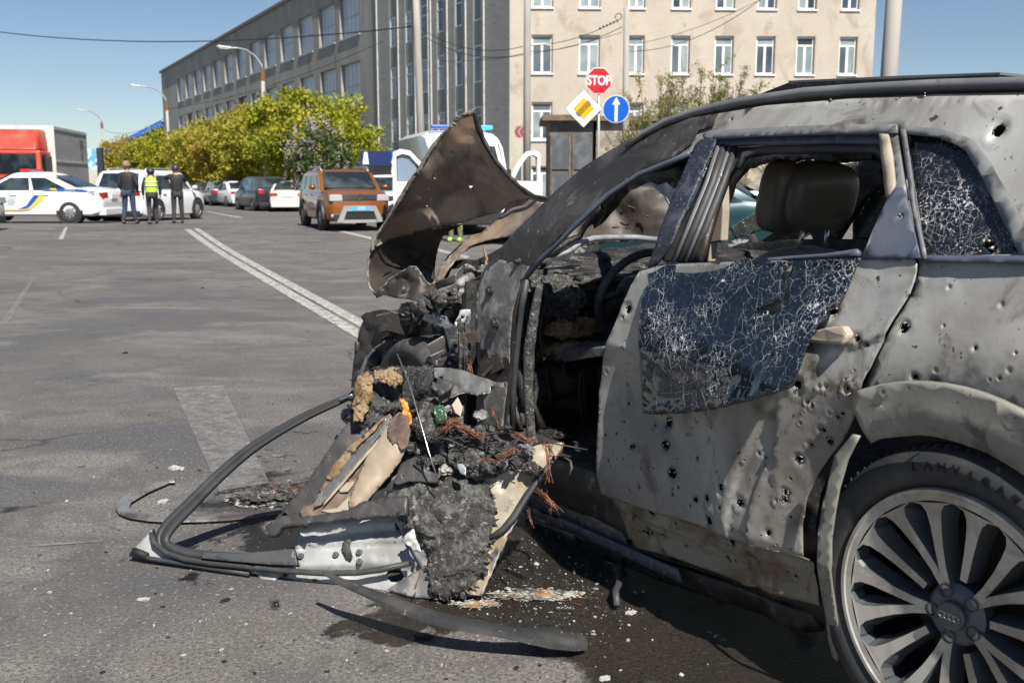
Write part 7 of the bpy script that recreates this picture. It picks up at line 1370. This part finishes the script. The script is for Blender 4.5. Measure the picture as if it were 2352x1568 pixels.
far('parked_car', 492, 473, -24, 'dark hatchback just left of the far police sedan', paintc('dark_blue_paint', (.04, .05, .08), .2), 'suv', (4.1, 1.75, 1.5, 2.5, .8, .95, .9))
far('parked_car', 470, 470, -24, 'black car half hidden behind the white SUV nose', dgrey, 'sedan', (4.4, 1.75, 1.45, 2.6, .85, .93, .9))
x, y, z = at(1213, 440, 17); vehicle('teal_sedan', (x+2.3, y+.4, 0), -84, 'dark teal sedan behind the front pillar of the wreck', 'car', teal, 4.6, 1.8, 1.66, 2.7, .9, 1.02, 1.0, wr=.33)
x, y, z = at(1270, 440, 20.5); vehicle('dark_sedan', (x+2.3, y, 0), -84, 'dark blue car just behind the teal sedan', 'car', paintc('dark_blue_paint', (.04, .05, .08)), 4.7, 1.8, 1.76, 2.7, .9, 1.15, 1.1, wr=.33)
x, y, z = g3(-40, 532); vehicle('grey_van_edge', (x-2.05, y, z), 90, 'pale grey car cut off by the left edge of the photo', 'car', mat('dusty_grey_paint', (.4, .4, .38), .5, layers=[((.25, .12, .08), 2, .55, .6), ((.6, .6, .58), 3, .5, .55)]), 4.6, 1.9, 1.75, 2.8, .9, 1.1, 1.0, kind='suv', wr=.36)
# --- white van with both cab doors open
def van():
    B = 16.; hv = Vector((math.sin(R(B)), -math.cos(R(B)), 0)); lv = Vector((-hv.y, hv.x, 0)); c = at(1103, 420, 24.4); o = Vector((c[0], c[1], 0)); t = empty('white_van', o, 0, 'white high roof van with blue beacons and both cab doors open', 'van')
    def w(x, y, z): return o+hv*x+lv*y+Vector((0, 0, z))
    st = [(0.02, .5, 1.0, .86), (-.12, .35, 1.15, .93), (-.75, .3, 1.32, .98), (-1.5, .3, 2.40, .99), (-1.95, .3, 2.66, .99), (-2.6, .3, 2.74, .98), (-5.9, .3, 2.74, .98), (-6.0, .35, 2.66, .95)]; mb = MB()
    rows = []
    for x, z0, z1, f in st:
        h = z1-z0; W = 1.05*f; T_ = .93
        rows.append([w(x, y, z) for y, z in ((W*.9, z0), (W, z0+.12), (W, z0+h*.45), (W*(.99 if z1 > 2 else .97), z0+h*.62), (W*T_*1.02, z1-.14*min(1, h)), (W*T_*.85, z1-.02), (0, z1+.03), (-W*T_*.85, z1-.02), (-W*T_*1.02, z1-.14*min(1, h)), (-W*(.99 if z1 > 2 else .97), z0+h*.62), (-W, z0+h*.45), (-W, z0+.12), (-W*.9, z0))])
    n = 13; mb.add([v for r in rows for v in r], [(i*n+j, i*n+(j+1) % n, (i+1)*n+(j+1) % n, (i+1)*n+j) for i in range(len(st)-1) for j in range(n)]+[tuple(range(n)), tuple(range((len(st)-1)*n, len(st)*n))]); mb.build('body', white, t, True, auto=35)
    q = MB(); q.prism([w(-.74, .80, 1.36), w(-.74, -.80, 1.36), w(-1.38, -.74, 2.28), w(-1.38, .74, 2.28)], hv*.03+Vector((0, 0, .02))); q.build('windscreen', carglass, t)
    for s in (-1, 1):
        q = MB(); q.prism([w(-1.0, s*.985, .8), w(-1.0, s*.985, 1.5), w(-1.45, s*.955, 2.15), w(-2.2, s*.955, 2.15), w(-2.2, s*.99, .8)], lv*s*.02); q.build('cab_opening', cplast, t)
        for x in (-.85, -4.6):
            M3 = Matrix((hv, (lv*s).cross(hv), lv*s)).transposed().to_4x4(); M3.translation = w(x, s*.9, .36); q = MB(); q.lathe([(.2, .1), (.25, .115), (.33, .11), (.36, .07), (.36, -.1)], M3, 24); q.build('wheel', ctyre, t, True)
        # open door: hinged near the screen base, swung out
        hp_ = w(-.95, s*1.0, 0); a = R(68); dr = (-hv*math.cos(a)+lv*s*math.sin(a)).normalized(); nn = dr.cross(Vector((0, 0, 1)))
        def dpt(u, z): return hp_+dr*u+Vector((0, 0, z))
        out_ = [(0, .5), (.98, .5), (1.0, 1.25), (.98, 2.12), (.80, 2.2), (.55, 2.16), (.25, 1.85), (0, 1.42)]; hole = [(.10, 1.42), (.90, 1.40), (.90, 2.02), (.74, 2.08), (.56, 2.04), (.32, 1.78)]
        V, Fc, _ = tri2d(out_, .12, [hole]); q = MB(); q.add([dpt(u, z) for u, z in V], Fc); d_ = q.build('cab_door', white, t); md = d_.modifiers.new('s', 'SOLIDIFY'); md.thickness = .07
        q = MB(); q.tube([dpt(u, z) for u, z in hole+hole[:1]], .018, 5); kid(q.build('window_seal', cplast, None), d_)
        q = MB(); q.prism([dpt(u, z) for u, z in [(.12, 1.43), (.40, 1.42), (.40, 1.84), (.32, 1.77)]], nn*.01); kid(q.build('quarter_glass', carglass, None), d_)
        if s < 0: q = MB(); q.prism([dpt(u, z) for u, z in hole], nn*.01); kid(q.build('door_glass', mat('tinted_door_glass', (.22, .28, .36), .12), None), d_)
        mc = dpt(.1, 1.55)+nn*(-.22 if s > 0 else .22); q = MB(); q.obox(mc, dr*.11, nn*.06, (0, 0, .17)); kid(q.build('door_mirror', cplast, None, bevel=.03), d_)
    for s, m_ in ((-1, mat('beacon_blue_dim', (.05, .12, .5), .2, coat=.5)), (1, mat('beacon_blue_lit', (.02, .35, .9), .2, emit=((.03, .35, 1.), 1.2)))):
        q = MB(); c_ = w(-2.0, s*.45, 2.80); q.obox(c_, hv*.12, lv*.38, (0, 0, .05)); q.build('beacon_bar', m_, t, bevel=.03)
    q = MB(); q.tube([w(-1.0, .93, 1.5), w(-1.48, .86, 2.36)], .02, 5); q.build('screen_seal', cplast, t)
    for s in (-1, 1):
        q = MB(); q.obox(w(-.12, s*.72, .95), hv*.06, lv*.16, (0, 0, .14)); q.build('headlight', headl, t, bevel=.02)
    q = MB(); q.obox(w(-.0, 0, .5), hv*.06, lv*.85, (0, 0, .16)); q.build('front_bumper', cplast, t, bevel=.03); q = MB(); q.obox(w(-.0, 0, .88), hv*.05, lv*.42, (0, 0, .08)); q.build('grille', cplast, t, bevel=.02)
    q = MB(); q.tube([w(-2.4, -.96, 1.62), w(-5.8, -.955, 1.62)], .012, 4); q.build('side_moulding', mat('van_crease', (.5, .52, .55), .4), t)
van()
# --- red lorry with a box body
def lorry():
    c = at(64, 420, 45); hv = Vector((.18, -.984, 0)).normalized(); lv = Vector((-hv.y, hv.x, 0)); o = Vector((c[0], c[1], 0)); t = empty('red_lorry', o, 0, 'red cabbed lorry with white and grey box body behind the police car', 'lorry')
    def w(x, y, z): return o+hv*x+lv*y+Vector((0, 0, z))
    def bx(nm, x0, x1, y0, y1, z0, z1, m, bv=0, par=t): q = MB(); q.obox(w((x0+x1)/2, (y0+y1)/2, (z0+z1)/2), hv*(x1-x0)/2, lv*(y1-y0)/2, (0, 0, (z1-z0)/2)); return q.build(nm, m, par, bevel=bv)
    rp_ = mat('lorry_red', (.5, .045, .03), .4, layers=[((.55, .12, .05), .8, .45, .6)]); bw = mat('box_white', (.62, .61, .58), .6, layers=[((.5, .46, .42), 1.2, .5, .65, 6, .3, (1, 1, .3))]); bg = mat('box_grey', (.35, .36, .36), .6, layers=[((.42, .42, .42), .5, .4, .6, 4, .1, (1, 1, 4))])
    bx('box_front', -.06, 0, -1.25, 1.25, 1.0, 3.9, bw); b = bx('box_body', -6.3, -.062, -1.24, 1.24, 1.0, 3.88, bg)
    for z in (2.3, 3.75): kid(bx('box_rail', -6.3, 0, 1.24, 1.27, z, z+.05, bw, 0, None), b)
    text('box_lettering', 'ПТ', frame(w(-5.1, 1.27, 3.15), -hv, (0, 0, 1)), .6, mat('livery_text', (.06, .07, .1)), t, .001, bold=.01); text('box_lettering', 'А', frame(w(-5.0, 1.27, 2.65), -hv, (0, 0, 1)), .5, mat('livery_text', (.06, .07, .1)), t, .001, bold=.01)
    bx('cab', .1, 1.9, -1.2, 1.1, .9, 2.75, rp_, .08); q = MB(); vs = [(.2, -1.15, 2.75), (1.7, -1.05, 2.75), (1.7, .95, 2.75), (.2, 1.05, 2.75), (.1, -1.1, 3.72), (1.0, -.95, 3.68), (1.0, .8, 3.68), (.1, .95, 3.72)]
    q.add([w(*v) for v in vs], [(0, 1, 2, 3), (4, 5, 6, 7), (0, 1, 5, 4), (1, 2, 6, 5), (2, 3, 7, 6), (3, 0, 4, 7)]); q.build('wind_deflector', rp_, t, True, auto=50, bevel=.12)
    bx('windscreen', 1.88, 1.93, -1.05, .92, 1.75, 2.62, carglass); bx('side_window', .9, 1.7, 1.09, 1.12, 1.8, 2.55, carglass); bx('door_mirror', 1.6, 1.75, 1.25, 1.5, 1.75, 2.5, cplast, .03)
    q = MB(); q.tube([w(1.6, 1.1, 2.4), w(1.68, 1.3, 2.4)], .02, 5); q.build('mirror_arm', cplast, t)
    bx('bumper', 1.85, 2.0, -1.2, 1.15, .45, .95, cplast, .04); bx('grille', 1.89, 1.93, -.8, .7, 1.0, 1.5, cplast)
    for x in (1.1, -4.6):
        for s in (-1, 1):
            M3 = Matrix((hv, (lv*s).cross(hv), lv*s)).transposed().to_4x4(); M3.translation = w(x, s*1.05, .5); q = MB(); q.lathe([(.25, .1), (.45, .12), (.5, .07), (.5, -.2)], M3, 24); q.build('wheel', ctyre, t, True)
    bx('chassis', -6.0, 1.5, -.5, .5, .6, .98, cplast)
lorry()

# ================================================================== PEOPLE
def skinmesh(name, V, E, m, parent, lv=2, M=None):
    """V: (x, y, z, radius x, radius y)"""
    me = bpy.data.meshes.new(name); me.from_pydata([v[:3] for v in V], E, []); me.materials.append(m)
    o = bpy.data.objects.new(name, me); COL.objects.link(o); o.parent = parent
    md = o.modifiers.new('skin', 'SKIN'); lay = me.skin_vertices or None
    if not me.skin_vertices:
        bm = bmesh.new(); bm.from_mesh(me); bm.verts.layers.skin.verify(); bm.to_mesh(me); bm.free()
    for i, v in enumerate(V): me.skin_vertices[0].data[i].radius = (v[3], v[4] if len(v) > 4 else v[3]); me.skin_vertices[0].data[i].use_root = (i == 0)
    md.use_smooth_shade = True; s = o.modifiers.new('sub', 'SUBSURF'); s.levels = lv; s.render_levels = lv; return o
skinm = mat('skin', (.45, .26, .18), .55)
def person(loc, face, label, J, top, trouser, helmet=None, vest=None, hs=1.8, vestm=None, shoe=None, cap=None):
    """J: joint overrides; body faces local +y, turned by face degrees; height hs"""
    t = empty('person', loc, R(face), label, 'person'); k = hs/1.8
    j = dict(pel=(0, 0, .95), spn=(0, 0, 1.2), cst=(0, 0, 1.40), nck=(0, .0, 1.52), hd=(0, .02, 1.62), hip_l=(-.10, 0, .92), kn_l=(-.11, .02, .5), an_l=(-.12, 0, .09), to_l=(-.13, .15, .04), hip_r=(.10, 0, .92), kn_r=(.11, .02, .5), an_r=(.12, 0, .09), to_r=(.13, .15, .04),
             sh_l=(-.19, 0, 1.43), el_l=(-.26, -.02, 1.15), wr_l=(-.25, .06, .9), sh_r=(.19, 0, 1.43), el_r=(.26, -.02, 1.15), wr_r=(.25, .06, .9)); j.update(J)
    def P(n, r, r2=None): x, y, z = j[n]; return (x*k, y*k, z*k, r*k, (r2 or r)*k)
    # one continuous body
    names = [('pel', .12, .10), ('spn', .12, .09), ('cst', .14, .10), ('nck', .055), ('hd', .08, .09), ('hip_l', .085), ('kn_l', .058), ('an_l', .04), ('to_l', .035), ('hip_r', .085), ('kn_r', .058), ('an_r', .04), ('to_r', .035), ('sh_l', .06), ('el_l', .042), ('wr_l', .028), ('sh_r', .06), ('el_r', .042), ('wr_r', .028)]
    V = [P(*n) for n in names]; ix = {n[0]: i for i, n in enumerate(names)}; hd = j['hd']; V.append((hd[0]*k, hd[1]*k, (hd[2]+.11)*k, .07*k, .08*k)); E = [('pel', 'spn'), ('spn', 'cst'), ('cst', 'nck'), ('nck', 'hd'), ('pel', 'hip_l'), ('hip_l', 'kn_l'), ('kn_l', 'an_l'), ('an_l', 'to_l'), ('pel', 'hip_r'), ('hip_r', 'kn_r'), ('kn_r', 'an_r'), ('an_r', 'to_r'), ('cst', 'sh_l'), ('sh_l', 'el_l'), ('el_l', 'wr_l'), ('cst', 'sh_r'), ('sh_r', 'el_r'), ('el_r', 'wr_r')]
    E = [(ix[a], ix[b]) for a, b in E]+[(ix['hd'], len(V)-1)]
    for s in ('l', 'r'):                          # hands: palm, thumb, four fingers
        w0 = Vector(j['wr_'+s]); d = (w0-Vector(j['el_'+s])).normalized(); p = w0+d*.06; V.append((*(p*k), .026*k, .016*k)); pi = len(V)-1; E.append((ix['wr_'+s], pi)); sd = d.cross(Vector((0, 1, 0))).normalized()
        for q, ln in ((-.5, .07), (0, .08), (.5, .075), (1, .06)): f = p+d*ln+Vector((0, .012+q*.014, -.0)); V.append((*(f*k), .008*k, .008*k)); E.append((pi, len(V)-1))
        f = w0+d*.06+Vector((0, .045, .01)); V.append((*(f*k), .009*k, .009*k)); E.append((pi, len(V)-1))
    skinmesh('body', V, E, skinm, t)
    def cl_(nm, ns, es, m): 
        VV = [P(*n) for n in ns]; x = {n[0]: i for i, n in enumerate(ns)}; skinmesh(nm, VV, [(x[a], x[b]) for a, b in es], m, t)
    cl_('jacket', [('pel', .155, .12), ('spn', .155, .12), ('cst', .175, .13), ('sh_l', .08), ('el_l', .06), ('wr_l', .042), ('sh_r', .08), ('el_r', .06), ('wr_r', .042), ('nck', .07)], [('pel', 'spn'), ('spn', 'cst'), ('cst', 'nck'), ('cst', 'sh_l'), ('sh_l', 'el_l'), ('el_l', 'wr_l'), ('cst', 'sh_r'), ('sh_r', 'el_r'), ('el_r', 'wr_r')], top)
    cl_('trousers', [('pel', .15, .12), ('hip_l', .105), ('kn_l', .078), ('an_l', .062), ('hip_r', .105), ('kn_r', .078), ('an_r', .062)], [('pel', 'hip_l'), ('hip_l', 'kn_l'), ('kn_l', 'an_l'), ('pel', 'hip_r'), ('hip_r', 'kn_r'), ('kn_r', 'an_r')], trouser)
    for s in ('l', 'r'):
        cl_('boot', [('an_'+s, .062), ('to_'+s, .05)], [('an_'+s, 'to_'+s)], shoe or cplast)
    if vest:
        c, sp = Vector(j['cst']), Vector(j['spn']); q = MB(); M3 = Matrix.Identity(3)
        rows = [((Vector(j['pel'])+Vector((0, 0, .06))), .175, .14), (sp, .18, .145), (c+Vector((0, 0, -.05)), .195, .15), (c+Vector((0, 0, .06)), .17, .13), (c+Vector((0, 0, .10)), .10, .09)]
        vs = [((r[0].x+r[1]*math.copysign(abs(math.cos(a))**.7, math.cos(a)))*k, (r[0].y+r[2]*math.copysign(abs(math.sin(a))**.7, math.sin(a)))*k, r[0].z*k) for r in rows for a in [2*math.pi*i/16 for i in range(16)]]
        q.add(vs, [(i*16+b, i*16+(b+1) % 16, (i+1)*16+(b+1) % 16, (i+1)*16+b) for i in range(4) for b in range(16)]); o = q.build('vest', vest, t, True, local=True)
        if vestm:
            for r in rows[1:3]:
                q = MB(); q.tube([((r[0].x+(r[1]+.006)*math.copysign(abs(math.cos(a))**.7, math.cos(a)))*k, (r[0].y+(r[2]+.006)*math.copysign(abs(math.sin(a))**.7, math.sin(a)))*k, r[0].z*k) for a in np.linspace(0, 2*math.pi, 25)], .018, 6, flat=1.4, cap=False); b_ = q.build('reflective_band', vestm, None, True, local=True); b_.parent = o
    h = Vector(j['hd'])+Vector((0, 0, .045))
    q = MB(); q.ball(h*k, (.098*k, .115*k, .125*k), 10, 14); hh = q.build('head', skinm, t, True, local=True)
    q = MB(); q.ball((h+Vector((0, .118, -.02)))*k, (.014*k, .02*k, .022*k), 6, 8); o = q.build('nose', skinm, None, True, local=True); o.parent = hh
    for s in (-1, 1):
        q = MB(); q.ball((h+Vector((s*.035, .104, .012)))*k, (.012*k, .008*k, .008*k), 6, 8); o = q.build('eye', cplast, None, True, local=True); o.parent = hh
        q = MB(); q.ball((h+Vector((s*.098, .0, -.0)))*k, (.012*k, .02*k, .03*k), 6, 8); o = q.build('ear', skinm, None, True, local=True); o.parent = hh
    q = MB(); q.ball((h+Vector((0, .106, -.06)))*k, (.022*k, .008*k, .006*k), 5, 8); o = q.build('mouth', mat('lips', (.35, .13, .11), .5), None, True, local=True); o.parent = hh
    if helmet:
        q = MB(); rows = []; Mh = Matrix.Translation((h+Vector((0, -.012, .035)))*k); q.lathe([(0, .125*k), (.07*k, .11*k), (.115*k, .06*k), (.132*k, .0), (.136*k, -.045*k), (.128*k, -.05*k)], Mh @ Matrix.Diagonal((.92, 1.08, 1, 1)), 20); q.build('helmet', helmet, t, True, local=True)
        q = MB(); q.tube([(h+Vector((s*.10, 0, .0))+Vector((0, dy, dz)))*k for s, dy, dz in ((-1, 0, 0), (-.7, .03, -.11), (0, .07, -.13), (.7, .03, -.11), (1, 0, 0))], .008, 5); q.build('chin_strap', cplast, t, True, local=True)
    if cap:
        q = MB(); q.ball((h+Vector((0, -.01, .02)))*k, (.112*k, .128*k, .125*k), 10, 14); q.build('balaclava', cap, t, True, local=True)
    return t
navy = mat('navy_uniform', (.018, .022, .04), .8, bump=(30, .3, .01)); blk2 = mat('black_uniform', (.012, .012, .014), .8, bump=(30, .3, .01)); blue_t = mat('blue_trousers', (.035, .05, .085), .8, bump=(25, .3, .01)); dk_t = mat('charcoal_trousers', (.035, .033, .04), .8, bump=(25, .3, .01)); armor = mat('black_plate_carrier', (.018, .018, .018), .7, bump=(40, .4, .01))
tanh_ = mat('tan_camo_helmet', (.28, .21, .13), .7, layers=[((.18, .13, .08), 14, .45, .55)]); hiv = mat('hi_vis_yellow', (.45, .80, .02), .6, layers=[((.35, .65, .02), 6, .5, .6)]); refl = mat('reflective_tape', (.5, .55, .52), .4)
person(g3(299, 515), 2, 'man in navy uniform, black plate carrier and tan helmet, back turned', dict(an_l=(-.17, -.05, .09), to_l=(-.20, .10, .04), kn_l=(-.13, .03, .5), an_r=(.15, .05, .09), to_r=(.2, .18, .04), el_r=(.27, -.03, 1.16), wr_r=(.22, .12, .92), el_l=(-.25, -.04, 1.16), wr_l=(-.20, .12, .95), hd=(-.02, .03, 1.63)), navy, blue_t, tanh_, armor, 1.87)
person(g3(352, 515), 18, 'officer in yellow hi-vis vest and black helmet, walking away', dict(an_l=(-.10, -.12, .09), to_l=(-.11, .04, .04), kn_l=(-.10, .10, .5), an_r=(.10, .18, .12), to_r=(.11, .32, .05), kn_r=(.11, .20, .52), cst=(0, .05, 1.38), nck=(0, .08, 1.49), hd=(0, .12, 1.58), sh_l=(-.18, .05, 1.40), sh_r=(.18, .05, 1.40), wr_l=(-.25, .02, .9)), blk2, dk_t, mat('black_helmet', (.03, .033, .038), .45), hiv, 1.72, refl, cap=mat('black_helmet', (.03, .033, .038)))
person(g3(410, 513), 22, 'officer in black with arms raised to the chest, right of the other two', dict(an_l=(-.13, -.06, .09), an_r=(.13, .06, .09), el_l=(-.34, .10, 1.40), wr_l=(-.14, .26, 1.50), el_r=(.30, .12, 1.30), wr_r=(.10, .28, 1.44), hd=(-.01, .04, 1.62)), blk2, dk_t, mat('black_helmet', (.03, .033, .038)), armor, 1.80)
person(g3(1047, 556), 160, 'figure in camouflage and green shoes standing beyond the torn hood', {}, mat('camouflage_cloth', (.22, .2, .13), .8, layers=[((.1, .1, .06), 9, .48, .52), ((.35, .31, .22), 7, .58, .62)]), mat('camouflage_cloth', (.22, .2, .13)), tanh_, None, 1.70, shoe=mat('lime_shoe', (.3, .7, .05), .6))
for px, lb in ((641, 'distant person in a dark jacket behind the pearl sedan'), (683, 'distant red faced person left of the orange crossover')):
    x, y, z = g3(px, 478); person((x, y, z), 170, lb, {}, dk_t, dk_t, None, None, 1.72, cap=None)
